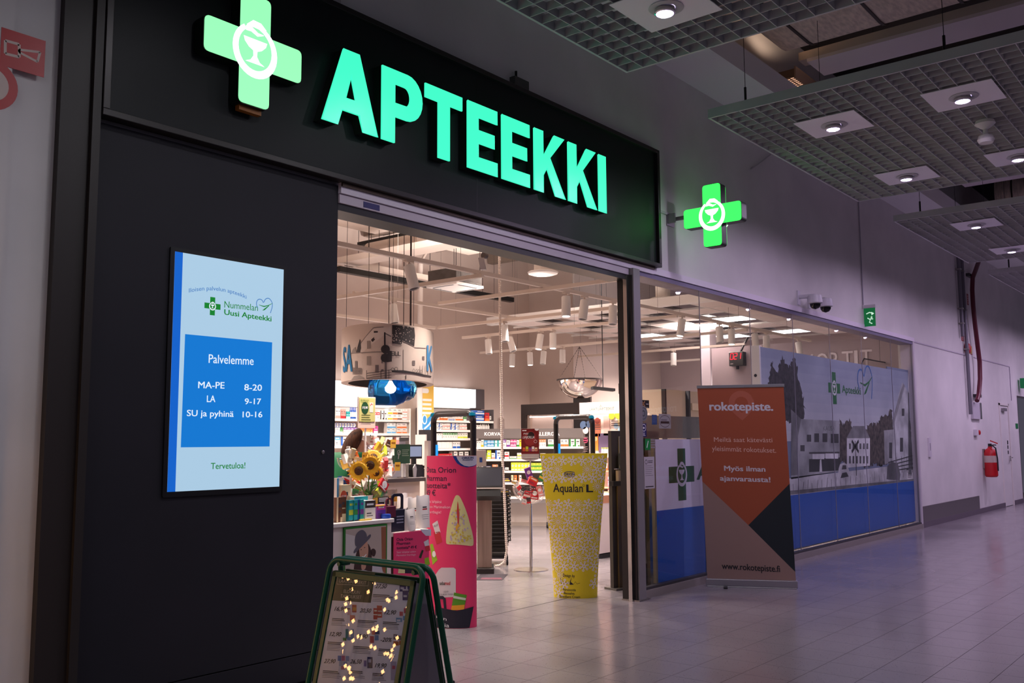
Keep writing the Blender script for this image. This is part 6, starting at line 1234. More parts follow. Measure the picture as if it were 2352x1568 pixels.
b.obox(q, Vector((.045, -.05, 0)), Vector((.03, .03, 0)), Vector((0, 0, .1)), M((176, 164, 158), .35, .4)); o = b.build('hand_dispenser', label='grey hand disinfectant dispenser with a blue drop above kiosk screen', cat='dispenser', bevel=.004)
b = B(); b.obox(q - Vector((.031, .031, 0)) + Vector((0, 0, -.02)), Vector((.012, -.012, 0)), Vector((.001, .001, 0)), Vector((0, 0, .03)), M((30, 60, 120), .4)); b.build('blue_drop', o)
b = B(); b.tube([q - Vector((0, 0, .1)), (q.x, q.y, 0)], .014, CHROME, 8); b.build('post', o)

# ------------------------------------------------------------------ acrylic bowls with products
SH = M((236, 232, 232), .3)
def bowl(t, c, r_, mat=None):
    b = B(); pr = [(r_ * math.sin(R(a)), -r_ * .95 * math.cos(R(a))) for a in range(0, 91, 8)] + [(r_ * 1.03, .004)]
    b.lathe(pr, c, mat or PLASTIC, 32, cap=False); return b.build('bowl', t, smooth=True)
def rnd_box(cols, w_, h_, st):
    a, c_ = random.choice(cols); return carton_mesh(w_, h_, w_ * .45, COLN[a][0], COLN[c_][0], st)
ZB = 11.02; bc = at(1216, 1118, ZB); bc0 = on_z(1220, 1308); bc = Vector((bc0.x, bc0.y, bc.z))
t = thing('bowl_stand', 'chrome stand with a clear plastic bowl in the middle of entrance', 'display stand', (bc0.x, bc0.y, 0))
b = B(); b.lathe([(.205, 0), (.205, .008), (.06, .018), (.02, .02)], (bc0.x, bc0.y, 0), M((190, 180, 172), .25, .9), 36); b.build('base', t, smooth=True)
b = B(); b.tube([(bc0.x, bc0.y, .015), (bc0.x, bc0.y, bc.z - .205)], .019, CHROME, 16); b.tube([(bc0.x, bc0.y, bc.z - .205), (bc0.x, bc0.y, at(1217, 1055, ZB).z)], .008, CHROME, 10); b.build('pole', t, smooth=True)
bw = bowl(t, bc, .218)
vd = Vector((CAM.x - bc.x, CAM.y - bc.y, 0)).normalized(); sd = Vector((-vd.y, vd.x, 0)); F_ = Flat(bc + vd * .222 - sd * 0, sd if sd.dot(cr) > 0 else -sd, eps=.001); P = Print(F_)
a = F_.uv(1197, 1127); c = F_.uv(1230, 1127); P.text('ORION', a[0], a[1], .034, INKB, bold=.02, width=c[0] - a[0]); P.text('PHARMA', a[0] + .015, a[1] - .032, .018, INKB, bold=.02, width=(c[0] - a[0]) * .8); P.poly(stroke([(a[0], a[1] + .03), (a[0] + .05, a[1] + .052), (a[0] + .1, a[1] + .055), (c[0], a[1] + .046)], .007), INKB); P.build('lettering', bw)
rz0 = math.atan2(cr.y, cr.x)
k = 0
for (px, py, w_, h_, a1, c1_, st, tl, lb) in ((1207, 1140, .07, .1, 'r', 'w', 4, .3, 'red and white packet low'), (1196, 1118, .05, .08, 'r', 'w', 1, -.7, 'red and white packet at the left rim'), (1185, 1110, .05, .06, 'w', 'w', 0, .1, 'small white packet at left rim'), (1192, 1130, .05, .06, 'w', 's', 0, .7, 'white packet tilted low left'), (1203, 1152, .05, .05, 'w', 's', 0, .3, 'pale packet at the bowl bottom'), (1215, 1150, .05, .07, 'k', 'r', 0, -.1, 'dark red packet at bowl bottom'),
        (1228, 1140, .09, .12, 'r', 'w', 2, .1, 'large red carton with white ring in front'), (1243, 1133, .06, .12, 's', 'w', 2, -.25, 'red and white carton at the right rim'), (1220, 1108, .11, .09, 'r', 'o', 1, .45, 'large orange red carton leaning on the pole'), (1218, 1092, .075, .13, 'p', 'w', 2, -.35, 'lilac carton with white ring standing highest'), (1240, 1098, .06, .1, 'g', 'Y', 4, .5, 'green and yellow packet at right rim'), (1203, 1103, .08, .04, 's', 'w', 0, .3, 'flat pink packet behind the pole'), (1180, 1104, .05, .03, 'c', 'Y', 0, .2, 'cream coloured packet on the left rim'), (1248, 1106, .04, .1, 'g', 'k', 3, .6, 'dark green packet at the right rim')):
    p = at(px, py + 6, ZB + random.uniform(-.06, .06)); put(carton_mesh(w_, h_, w_ * .4, COLN[a1][0], COLN[c1_][0], st), 'sample_packet', p, rz0 + random.uniform(-.3, .3), lb + ', bowl in the entrance', 'packet', 'packets in the entrance bowl', tilt=(random.uniform(-.2, .2), tl))
pc = Vector((bc0.x, bc0.y, at(1217, 1043, ZB).z)); a, c = at(1197, 984, ZB), at(1239, 1043, ZB); wv = .5 * (c - a).dot(F_.u)
t = thing('poster_holder', 'dark red product poster in an acrylic holder above the bowl', 'poster', pc); o_ = pc - F_.u * wv + Vector((0, 0, .0)); Hp = a.z - c.z
b = B(); b.obox(pc + Vector((0, 0, Hp / 2)), F_.u * wv, F_.n * .003, Vector((0, 0, Hp / 2)), M((120, 16, 22), .4)); pb = b.build('sheet', t)
b = B(); b.obox(pc + Vector((0, 0, -.02)), F_.u * wv, F_.n * .006, Vector((0, 0, .022)), M((190, 180, 174), .3)); b.lathe([(.001, -.085), (.04, -.08), (.1, -.06), (.11, -.045), (.001, -.045)], pc, M((150, 140, 134), .3, .3), 24, cap=False); b.build('holder', t)
F2 = Flat(pc - F_.u * wv + F_.n * .0036, F_.u, eps=.0006); P = Print(F2); W_, H_ = 2 * wv, Hp
P.poly(circ(W_ * .5, H_ * .62, W_ * .34, 20, rz=H_ * .3), M((150, 40, 40), .5)); P.poly(circ(W_ * .55, H_ * .74, W_ * .2, 14), M((40, 12, 16), .5), 2); P.lines(W_ * .06, H_ * .95, W_ * .25, 1, .01, .012, LETTERW, 3); P.text('PYSY', W_ * .14, H_ * .77, .02, LETTERW, 3, .02); P.text('LINJOILLA', W_ * .08, H_ * .62, .03, LETTERW, 3, .01, .3, width=W_ * .66); P.poly(circ(W_ * .88, H_, W_ * .12, 14, 180, 360), LETTERW, 3)
for k_, cc in enumerate(('o', 'y', 'p', 'w', 'c')): P.box(W_ * (.08 + .17 * k_), W_ * (.22 + .17 * k_), H_ * .12, H_ * (.26 + .04 * (k_ % 2)), M(COLN[cc][0], .5), 3); P.box(W_ * (.1 + .17 * k_), W_ * (.2 + .17 * k_), H_ * .14, H_ * .19, M((200, 40, 40), .5), 4)
P.ring(W_ * .8, H_ * .5, W_ * .09, .003, LETTERW, 3); P.build('print', pb)

# ------------------------------------------------------------------ hand gel stand and inner door frame by the post
b = B(); b.box(4.1, 7.73, .588, .6, 0, .0015, M((60, 54, 52), .5, .3)); struct(b, 'trim_12')
t = thing('hand_gel_stand', 'dark hand gel stand with green poster beside the grey post', 'dispenser stand', (8.35, .55, 0)); S = Rack((8.0, .55), (1, -.25))
u0, u1 = S.u(1404), S.u(1500); zt = S.z(1415, 989)
b = B(); S.box(b, u0, u1, 0, .05, .02, zt, M((58, 52, 50), .5)); b.build('back_board', t, bevel=.003)
b = B(); S.box(b, S.u(1420), S.u(1490), -.012, 0, S.z(1425, 1300), S.z(1425, 1002), M((190, 182, 176), .4)); b.build('poster_frame', t)
b = B(); S.box(b, S.u(1421.5), S.u(1488), -.016, -.012, S.z(1425, 1047), S.z(1425, 1004), M((10, 92, 50), .5)); b.build('green_poster', t)
b = B(); S.box(b, S.u(1416), S.u(1446), -.06, -.016, S.z(1425, 1115), S.z(1425, 1041), M((70, 72, 74), .4)); b.build('gel_dispenser', t, bevel=.006)
b = B(); S.box(b, S.u(1395), S.u(1412), -.08, -.02, S.z(1410, 1115), S.z(1410, 1104), BLACK); S.box(b, S.u(1410), S.u(1418), -.06, -.02, S.z(1410, 1115), S.z(1410, 1080), M((170, 150, 130), .4)); b.tube([S.w(S.u(1404), -.04, S.z(1404, 1077)), S.w(S.u(1416), -.04, S.z(1404, 1077)), S.w(S.u(1415), -.04, S.z(1404, 1066))], .006, CHROME, 6); b.build('drip_tray', t)
b = B(); S.box(b, S.u(1414), S.u(1421), -.02, 0, .02, S.z(1415, 1115), M((112, 94, 76), .4, .4)); S.box(b, S.u(1428), S.u(1446), -.03, 0, S.z(1430, 1178), S.z(1430, 1120), M((200, 176, 150), .6)); S.box(b, u0 - .02, u1, -.06, .12, 0, .02, M((90, 86, 84), .4)); b.build('foot', t)

b = B(); a, c = on_y(1486, 1100, .3), on_y(1512, 1100, .3); b.box(a.x, c.x, .28, .32, 0, on_y(1500, 990, .3).z, M((50, 44, 42), .25)); b.build('dark_door_leaf', label='dark door leaf behind the first glass pane beside the post', cat='door')
p = at(1113, 582, 8.6); p.y = max(p.y, .6); t = thing('sensor_lamp', 'silver box lamp hanging from the roof at the top of opening', 'lamp', p); p2 = at(1108, 606, 8.6)
b = B(); b.obox(p2, cr * .028, fwd * .05, Vector((.0, 0, .055)) + cr * -.01, M((200, 196, 196), .3, .4)); b.build('lamp_body', t, bevel=.005)
b = B(); b.tube([p2 + Vector((0, 0, .05)), p, (p.x, p.y, 5.2)], .008, M((120, 114, 112), .4, .5), 6); b.lathe([(.03, -.02), (.03, .02)], p + Vector((0, 0, -.02)), M((120, 114, 112), .4, .5), 12, (1, 0, 0)); b.build('bracket', t)

# ------------------------------------------------------------------ service counter with screens
t = thing('service_counter', 'pale service counter with a dark edge at the left of shop', 'counter', (7.0, 2.8, 0)); cxr, cxl = 7.5, 6.62
DE = M((92, 82, 80), .45)
b = B(); b.box(cxl, cxr - .02, 2.48, 3.05, 1.08, 1.12, DE); b.build('worktop', t, bevel=.004)
b = B(); b.box(cxl, cxr - .05, 2.56, 2.6, .04, 1.08, M((226, 208, 196), .5)); b.build('front_panel', t)
b = B(); b.box(cxl, cxr - .05, 2.5, 2.56, .84, .88, M((236, 222, 212), .5)); b.build('ledge', t)
b = B(); b.box(cxl, cxr - .05, 2.545, 2.56, .1, .82, M((216, 198, 186), .5)); b.build('lower_panel', t)
b = B(); b.box(cxr - .04, cxr, 2.44, 2.5, 0, on_y(968, 1012, 2.45).z, M((222, 206, 196), .5)); b.build('side_panel', t)
def on_counter(px, y=2.7): return Vector((on_y(px, 1090, y).x, y, 1.12))
c_ = on_y(952, 1038, 2.85); t = thing('monitor', 'small black monitor with pale picture on a pole on counter', 'monitor', (c_.x, 2.85, 1.12)); 
b = B(); b.box(c_.x - .105, c_.x + .105, 2.83, 2.86, c_.z - .075, c_.z + .085, BLACK); b.build('case', t, bevel=.004)
b = B(); b.box(c_.x - .09, c_.x + .09, 2.826, 2.8305, c_.z - .05, c_.z + .065, M((150, 160, 190), .3, emit=.7)); b.build('screen', t)
b = B(); b.box(c_.x - .02, c_.x + .025, 2.845, 2.88, 1.13, c_.z - .05, BLACK); b.lathe([(.09, 0), (.09, .012), (.001, .012)], (c_.x, 2.86, 1.12), BLACK, 16, cap=False); b.build('pole', t)
c_ = on_y(924, 1041, 2.6); t = thing('counter_sign', 'green notice board on a white pole on the counter edge', 'sign', (c_.x, 2.6, 1.12))
b = B(); b.box(c_.x - .115, c_.x + .115, 2.595, 2.605, c_.z - .11, c_.z + .1, M((44, 96, 66), .5)); sb = b.build('board', t)
P = Print(Flat((c_.x - .115, 2.5945, c_.z - .11), (1, 0, 0), eps=.0005)); P.ring(.06, .12, .028, .006, M((190, 205, 190), .5)); P.poly(stroke([(.05, .05), (.06, .12), (.08, .14)], .012), M((190, 205, 190), .5)); P.lines(.105, .15, .11, 4, .02, .007, M((170, 200, 175), .5)); P.build('print', sb)
b = B(); b.tube([(c_.x + .04, 2.62, 1.12), (c_.x + .04, 2.62, c_.z)], .022, WHITE, 12); b.lathe([(.07, 0), (.07, .01), (.001, .01)], (c_.x + .04, 2.62, 1.12), CHROME, 16, cap=False); b.build('pole', t)
c_ = on_y(948, 1090, 2.72); t = thing('receipt_printer', 'black and silver receipt printer on the counter', 'printer', (c_.x, 2.72, 1.12))
b = B(); b.prism([(c_.x - .06, 1.121), (c_.x + .1, 1.121), (c_.x + .1, 1.2), (c_.x + .07, 1.25), (c_.x - .05, 1.26), (c_.x - .07, 1.2)], 2.64, 2.8, M((34, 32, 34), .35)); b.build('body', t, bevel=.006)
b = B(); b.prism([(c_.x - .075, 1.121), (c_.x - .04, 1.121), (c_.x - .03, 1.21), (c_.x - .05, 1.265), (c_.x - .085, 1.22)], 2.625, 2.639, M((190, 186, 186), .3, .5)); b.build('silver_front', t)
c_ = on_y(912, 1085, 2.75); b = B(); b.prism([(c_.x - .16, 1.122), (c_.x + .12, 1.122), (c_.x + .12, 1.35), (c_.x - .06, 1.36)], 2.74, 2.76, M((26, 25, 28), .3)); b.build('tilted_screen', label='black back of tilted till screen on the counter', cat='monitor', bevel=.004)
c_ = on_y(924, 1010, 3.0); b = B(); b.box(c_.x - .05, c_.x + .09, 2.98, 3.0, 1.36, 1.56, M((88, 80, 80), .5)); b.tube([(c_.x + .02, 3.0, 1.119), (c_.x + .02, 3.0, 1.37)], .012, INK, 8); b.build('till_display', label='small grey display behind the green notice on the counter', cat='monitor')
b = B(); x0, x1 = on_y(868, 1000, 2.62).x, on_y(939, 1000, 2.62).x; b.box(x0, x1, 2.615, 2.621, 1.122, on_y(900, 962, 2.62).z, glass((.93, .94, .94), .02, .0, 'screen_plastic', fres=.4)); b.build('protective_screen', label='clear plastic protective screen standing on the counter', cat='screen')
c_ = on_y(985, 1030, 3.4); b = B()
for k in range(6): b.box(c_.x - .09 + k * .035, c_.x - .062 + k * .035, 3.36, 3.5, 1.22, 1.46 + .03 * (k % 3), M([(40, 40, 70), (230, 220, 215), (50, 90, 160), (30, 28, 30), (70, 110, 170), (36, 32, 36)][k], .5))
b.box(c_.x - .12, c_.x + .14, 3.34, 3.52, 1.19, 1.22, SHW); b.box(c_.x - .12, c_.x - .1, 3.34, 3.52, 0, 1.6, SHW); b.box(c_.x - .08, c_.x + .1, 3.4, 3.5, 1.5, 1.66, M((30, 28, 32), .5)); b.build('file_shelf', label='narrow shelf of binders and black boxes right of the counter', cat='shelf')

# ------------------------------------------------------------------ hanging drum with old town print, blue bottles and lamp
ZD = 9.6; dc = at(892, 828, ZD); dl_, dr_ = at(788, 828, ZD), at(994, 828, ZD); aD = (dr_ - dl_).length / 2; bD = aD * 1.75
yawD = math.atan2((dr_ - dl_).y, (dr_ - dl_).x); zb0, zt0 = at(892, 880, ZD).z - .012, at(892, 764, ZD).z
dcc = Vector((dc.x, dc.y, 0)); ED = Ell(dcc, yawD, aD, bD, eps=.0015)
t = thing('hanging_drum', 'large hanging drum printed with an old town street scene', 'hanging decoration', (dcc.x, dcc.y, zb0))
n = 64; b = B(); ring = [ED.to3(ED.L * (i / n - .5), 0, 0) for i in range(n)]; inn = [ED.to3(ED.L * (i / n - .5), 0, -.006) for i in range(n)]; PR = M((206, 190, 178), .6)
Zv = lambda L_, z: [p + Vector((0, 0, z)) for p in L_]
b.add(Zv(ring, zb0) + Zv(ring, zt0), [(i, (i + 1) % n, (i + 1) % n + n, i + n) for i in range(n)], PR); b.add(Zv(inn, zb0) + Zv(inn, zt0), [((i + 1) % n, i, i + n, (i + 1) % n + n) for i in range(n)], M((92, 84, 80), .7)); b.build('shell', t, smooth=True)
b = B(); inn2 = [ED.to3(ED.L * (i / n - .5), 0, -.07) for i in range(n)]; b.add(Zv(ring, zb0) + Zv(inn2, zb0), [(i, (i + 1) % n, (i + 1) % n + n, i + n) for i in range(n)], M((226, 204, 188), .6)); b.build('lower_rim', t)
P = Print(ED); q1 = lambda x, y: (760 + x / 6.533, 720 + y / 6.533)
def dz(pts): return [(u, min(max(v, zb0 + .003), zt0 - .003)) for u, v in [ED.uv(*q1(*p)) for p in pts]]
K1, K2, K3, K4 = M((50, 44, 46), .6), M((110, 100, 98), .6), M((150, 138, 130), .6), M((190, 176, 166), .6)
P.poly(dz([(918, 170), (1250, 210), (1262, 330), (1250, 490), (1180, 470), (1070, 410), (1060, 460), (918, 450)]), K1, 1)
for k in range(60): x, y = random.uniform(925, 1240), random.uniform(190, 440); qq = dz([(x, y)])[0]; P.poly(circ(qq[0], qq[1], random.uniform(.003, .007), 5), K4, 2)
P.poly(dz([(445, 440), (640, 210), (800, 200), (905, 190), (905, 330), (790, 330), (480, 580), (445, 580)]), M((214, 202, 192), .6), 1)
for a in (((440, 460), (640, 215)), ((450, 590), (780, 575)), ((640, 215), (790, 200)), ((1070, 410), (1250, 500)), ((1085, 540), (1085, 850)), ((918, 470), (1060, 480)), ((1250, 510), (1420, 520)), ((300, 600), (445, 585))): P.poly(stroke(dz(a), .006), K2, 2)
P.poly(dz([(605, 390), (650, 350), (648, 375), (665, 385), (630, 425), (612, 415)]), K1, 2); P.poly(dz([(645, 262), (705, 262), (705, 285), (645, 288)]), K1, 2)
P.poly(dz([(543, 410), (600, 405), (600, 525), (545, 530)]), K3, 2)
for x0, y0, x1, y1 in ((540, 640, 602, 770), (365, 710, 400, 820), (1218, 705, 1260, 775), (1368, 640, 1400, 695), (760, 610, 775, 745), (668, 770, 718, 885), (755, 835, 790, 868), (1118, 920, 1130, 980)): P.poly(dz([(x0, y0), (x1, y0), (x1, y1), (x0, y1)]), K2 if x0 != 540 else K3, 2)
P.poly(dz([(797, 280), (820, 280), (822, 480), (797, 480)]), K1, 2); P.poly(dz([(818, 290), (905, 335), (900, 350), (820, 310)]), K2, 2)
for cx_, cy_ in ((818, 535), (815, 665)): qq = dz([(cx_, cy_)])[0]; P.poly(circ(qq[0], qq[1], .042, 18), K1, 3)
P.poly(dz([(850, 555), (912, 560), (912, 720), (840, 730)]), K1, 3); P.poly(dz([(808, 720), (835, 720), (838, 990), (806, 990)]), K2, 3)
for i in range(4): P.poly(stroke(dz([(540, 900 + i * 34), (750, 870 + i * 34), (905, 840 + i * 40)]), .0045), K1, 3)
for x in (540, 752, 870): P.poly(stroke(dz([(x, 850), (x, 1000)]), .005), K1, 3)
for i in range(6): P.poly(stroke(dz([(330, 815 + i * 18), (470, 822 + i * 16)]), .006), K2, 3)
P.poly(dz([(310, 1000), (350, 940), (430, 920), (500, 960), (510, 1000)]), K3, 2); P.poly(dz([(385, 580), (400, 510), (438, 380), (450, 440), (455, 520), (440, 580)]), K1, 2); P.poly(dz([(310, 600), (330, 540), (370, 500), (385, 590)]), K3, 2)
P.ptext('ELL', q1(900, 630), q1(1040, 635), q1(900, 562), K1, 3, .03)
P.poly(dz([(912, 850), (1085, 850), (1200, 870), (1400, 915), (1500, 935), (1500, 955), (1390, 940), (1200, 900), (912, 880)]), K1, 3)
for cx_, cy_ in ((925, 840), (975, 830), (1235, 855), (1280, 860), (1310, 865), (1345, 870)): qq = dz([(cx_, cy_)])[0]; P.ring(qq[0], qq[1], .018, .004, K1, 4, n=12)
for i in range(5): P.poly(stroke(dz([(1330 + i * 40, 780), (1330 + i * 40, 920)]), .006), K1, 3)
BL2 = M((0, 110, 160), .5)
P.ptext('A', q1(232, 862), q1(325, 862), q1(232, 455), BL2, 4, .03); P.ptext('S', q1(190, 870), q1(228, 870), q1(190, 490), BL2, 4, .03)
P.ptext('K', q1(1436, 855), q1(1512, 862), q1(1436, 455), M((60, 130, 180), .5), 4, .03); P.build('printed_picture', t)
for px in (846, 902, 950, 795):
    a = at(px, 762, ZD - (.2 if px in (846, 902) else 0)); tp = Vector((a.x, a.y, 5.0)); b = B(); b.tube([(a.x, a.y, zt0 - .02), tp], .003, INK, 4)
    if px == 902: b.tube([(a.x + .25, a.y, zt0 + .02), (a.x + .25, a.y, 4.9)], .01, M((80, 74, 74), .5), 6)
    b.build('wire', t)
BG_ = bpy.data.materials.new('blue_glass'); BG_.use_nodes = True; nt = BG_.node_tree; pb_ = nt.nodes['Principled BSDF']; pb_.inputs['Base Color'].default_value = (.03, .38, .95, 1); pb_.inputs['Roughness'].default_value = .08; pb_.inputs['Transmission Weight'].default_value = .88; pb_.inputs['IOR'].default_value = 1.15
for i, (px, py, r_, l_, lb) in enumerate(((892, 897, .15, .36, 'large blue glass bottle hanging on its side under the drum, in front'), (926, 893, .13, .28, 'second blue glass bottle hanging behind the first under the drum'))):
    c_ = at(px, py, ZD - .15 + i * .35); ax = (Vector((1, -.5, 0))).normalized() if i == 0 else Vector((1, .4, 0)).normalized(); t = thing('blue_bottle', lb, 'bottle', c_)
    b = B(); b.lathe([(.001, -l_ / 2), (r_ * .8, -l_ / 2), (r_, -l_ / 2 + .04), (r_, l_ / 2 - .1), (r_ * .85, l_ / 2 - .03), (r_ * .42, l_ / 2 + .02), (r_ * .4, l_ / 2 + .07), (r_ * .48, l_ / 2 + .08)], c_, BG_, 32, ax, cap=False); b.build('glass_body', t, smooth=True)
    b = B(); b.tube([c_ + Vector((0, 0, r_)), (c_.x, c_.y, 5.2)], .004, INK, 5); b.build('wire', t)
c_ = at(897, 890, ZD - .42); t = thing('bare_bulb', 'glowing bare bulb hanging beside the blue glass bottles', 'lamp', c_)
b = B(); b.lathe([(.012, .07), (.02, .055), (.03, .035), (.056, 0), (.05, -.03), (.03, -.05), (.001, -.058)], c_, M((255, 236, 240), .3, emit=6), 20, cap=False); b.build('bulb', t, smooth=True)
b = B(); b.tube([c_ + Vector((0, 0, .06)), c_ + Vector((0, 0, .13))], .015, WHITE, 10); b.tube([c_ + Vector((0, 0, .13)), (c_.x, c_.y, 3.15)], .003, WHITE, 5); b.build('holder', t)

# ------------------------------------------------------------------ display cabinet with the hat poster, low table, products
CW = M((232, 216, 206), .45); yc_ = .225; cr_x = on_y(905, 1190, yc_).x; ztc = on_y(905, 1190, yc_).z
t = thing('display_cabinet', 'white display cabinet with a framed poster inside the left opening', 'cabinet', ((4.12 + cr_x) / 2, .5, 0))
b = B(); b.box(4.12, cr_x - .01, yc_ + .015, .85, .06, ztc - .03, CW); b.build('body', t, bevel=.004)
b = B(); b.box(4.12, cr_x, yc_ - .005, .86, ztc - .028, ztc, M((240, 228, 220), .4)); b.build('top_board', t, bevel=.004)
b = B(); b.box(4.14, cr_x - .03, yc_ + .03, .84, 0, .06, M((90, 80, 76), .6)); b.build('plinth', t)
Fk = Flat((4.12, yc_ + .012, 0), (1, 0, 0), eps=.0005); k0, k1 = Fk.uv(788, 1213), Fk.uv(886, 1300); k0 = (k0[0], Fk.uv(836, 1207)[1]); kz0 = k0[1] - .62
b = B(); b.box(4.12 + k0[0], 4.12 + k1[0], yc_, yc_ + .014, kz0, k0[1], M((30, 120, 30), .5)); fr = b.build('poster', t)
P = Print(Flat((4.12 + k0[0], yc_ - .001, kz0), (1, 0, 0), eps=.0004)); WW, HH = k1[0] - k0[0], .62; V = lambda x, y: (x * WW, HH - y * WW)
P.poly([V(.03, .03), V(.97, .03), V(.97, 1.0), V(.03, 1.0)][::-1], M((186, 168, 156), .5)); P.poly([V(.85, .05), V(.97, .05), V(.97, .9), V(.88, .8)][::-1], M((150, 90, 60), .5), 2); P.poly([V(.03, .1), V(.4, .2), V(.5, .5), V(.03, .6)][::-1], M((206, 196, 190), .5), 2)
HA = M((92, 86, 96), .6); HR = M((60, 34, 26), .6); SK = M((200, 150, 124), .5)
P.poly(sm([V(.25, .5), V(.35, .28), V(.6, .3), (.66 * WW, HH - .75 * WW), V(.6, .98), V(.15, .98), V(.22, .75)]), HR, 3); P.poly(sm([V(*p) for p in ((.33, .36), (.38, .28), (.5, .22), (.55, .35), (.55, .5), (.5, .6), (.43, .62), (.36, .55))]), SK, 4); P.poly(sm([V(.4, .58), V(.5, .58), V(.5, .75), V(.38, .75)]), SK, 4)
P.poly(sm([V(*p) for p in ((.2, .42), (.3, .32), (.5, .2), (.6, .14), (.61, .2), (.5, .28), (.32, .4), (.22, .46))]), HA, 6); P.poly(sm([V(*p) for p in ((.25, .36), (.23, .2), (.28, .1), (.4, .05), (.5, .12), (.52, .22), (.4, .3))]), HA, 5)
P.poly(sm([V(.2, .98), V(.3, .76), V(.42, .74), V(.6, .8), V(.7, .98)]), M((190, 180, 196), .5), 5); P.poly(sm([V(.66, .6), V(.8, .64), V(.9, .8), V(.9, .98), V(.62, .98)]), M((196, 190, 194), .5), 3); P.poly(sm([V(.6, .42), V(.68, .4), V(.74, .46), V(.7, .56), V(.62, .52)]), HR, 3)
for x, y in ((.38, .4), (.46, .37)): P.poly(circ(*V(x, y), .006, 8, rz=.003), INK, 7)
P.poly(stroke([V(.4, .52), V(.45, .53), V(.5, .49)], .006), LETTERW, 7)
for x, y, c3 in ((.2, .98, (220, 130, 160)), (.3, 1.02, (236, 220, 180)), (.45, 1.0, (190, 200, 120)), (.12, 1.0, (225, 150, 170)), (.55, 1.03, (215, 200, 150))): P.poly(circ(*V(x, y), .022, 9), M(c3, .6), 8)
P.poly([V(.03, 1.06), V(.97, .98), V(.97, 1.1), V(.03, 1.1)], M((50, 140, 40), .5), 9); P.build('picture', fr)
# low table with the pink sheet
yl = .3; lx0, lx1 = on_y(896, 1222, yl).x, on_y(984, 1222, yl).x; lz = on_y(940, 1219, yl).z
t = thing('low_table', 'low white table with a pink offer sheet beside the display cabinet', 'table', ((lx0 + lx1) / 2, .6, 0))
b = B(); b.box(lx0, lx1, yl, .88, lz - .03, lz, CW); b.build('table_top', t, bevel=.003)
for x in (lx0, lx1 - .03):
    b = B(); b.box(x, x + .03, yl + .02, .86, 0, lz - .03, CW); b.build('side_panel', t)
b = B(); b.box(lx0, lx1, .84, .86, .05, lz - .03, CW); b.build('back_panel', t)
px0 = on_y(903, 1240, yl).x; b = B(); b.box(px0, lx1, yl - .008, yl - .003, .12, lz - .006, PK); sh = b.build('pink_sheet', t)
Fq = Flat((px0, yl - .0085, 0), (1, 0, 0), eps=.0005); P = Print(Fq)
for i, tx in enumerate(('Osta Orion', 'Pharman', 'tuotteita* 49 €')): P.ptext(tx, (911, 1242 + i * 9.5), ([948, 942, 957][i], 1240 + i * 9.5), (911, 1235 + i * 9.5), TB, 1, .02)
for i in range(2): P.ptext(['Saat lahjaksi aidon', 'Marimekon Smartbagin'][i], (911, 1270 + i * 7), (955, 1268 + i * 7), (911, 1265.5 + i * 7), M((244, 190, 206), .5), 1)
P.px([(965, 1215), (970, 1222), (978, 1230), (990, 1230), (990, 1215)], M((214, 210, 222), .5), 1); P.px([(973, 1244), (984, 1238), (986, 1252), (976, 1254)], M((220, 214, 214), .5), 1); P.px([(976, 1254), (986, 1252), (988, 1264), (978, 1266)], M((204, 50, 60), .5), 1); P.px([(962, 1280), (969, 1262), (973, 1264), (967, 1282)], M((40, 50, 20), .5), 1); P.px([(975, 1282), (984, 1279), (988, 1296), (976, 1297)], M((150, 190, 30), .5), 1); P.px([(916, 1300), (923, 1290), (932, 1300), (934, 1316), (914, 1316)], BAG, 1); P.px([(930, 1300), (938, 1294), (946, 1300), (946, 1316), (930, 1316)], INKB, 2)
P.build('print', sh)
def on_top(px, y, z): return Vector((on_y(px, 1190, y).x, y, z + .001))
def cart(px, y, z, w_, h_, a, c_, st, lb, rz=0, cat='box', name='product_carton', tilt=None, d_=None): return put(carton_mesh(w_, h_, d_ or max(.03, w_ * .5), COLN[a][0], COLN[c_][0], st), name, on_top(px, y, z), rz, lb, cat, None, tilt)
zt_ = ztc
cart(776, .30, zt_, .05, .17, 'B', 'c', 3, 'tall brown carton with pale lettering, left end of cabinet top'); cart(785, .32, zt_, .05, .17, 'B', 'c', 0, 'second tall brown carton beside the first on cabinet top')
cart(777, .42, zt_, .06, .30, 'w', 'l', 3, 'tall white carton with light blue stripes at the opening edge'); cart(790, .40, zt_, .085, .25, 'c', 'w', 0, 'cream offer card with a round orange price')
P = Print(Flat(on_top(790, .375, zt_) + Vector((-.04, 0, 0)), (1, 0, 0), eps=.0006)); P.poly(circ(.035, .17, .03, 18, rz=.042), M((222, 86, 50), .5)); P.text('17,50', .012, .163, .016, LETTERW, 2, .02, .2); o = P.build('price_circle', label='round orange price mark reading 17,50 on the cream card', cat='price tag')
for k, (px, a, c_) in enumerate(((802, 't', 'y'), (808, 't', 'y'), (814, 't', 'g'), (821, 'b', 'p'), (828, 't', 'p'))): cart(px, .29 + .01 * (k % 2), zt_, .032, .145, a, c_, 4, f'tall narrow {COLN[a][1]} and {COLN[c_][1]} tube carton, {ORD[k]} from left on cabinet front edge')
cart(822, .36, zt_, .13, .165, 'w', 't', 1, 'white and teal display box behind the narrow tube cartons'); cart(845, .31, zt_, .10, .135, 'w', 'k', 1, 'white box with black bottle outline on the cabinet top')
cart(871, .31, zt_, .085, .10, 'p', 'P', 1, 'purple and pink carton on the cabinet top'); b = B(); b.tube([on_top(862 + k * 3.5, .28, zt_ + .095) for k in range(7)], .006, M(COLN['Y'][0], .4), 6); b.build('yellow_tube', label='thin yellow tube lying on the purple and pink carton', cat='tube')
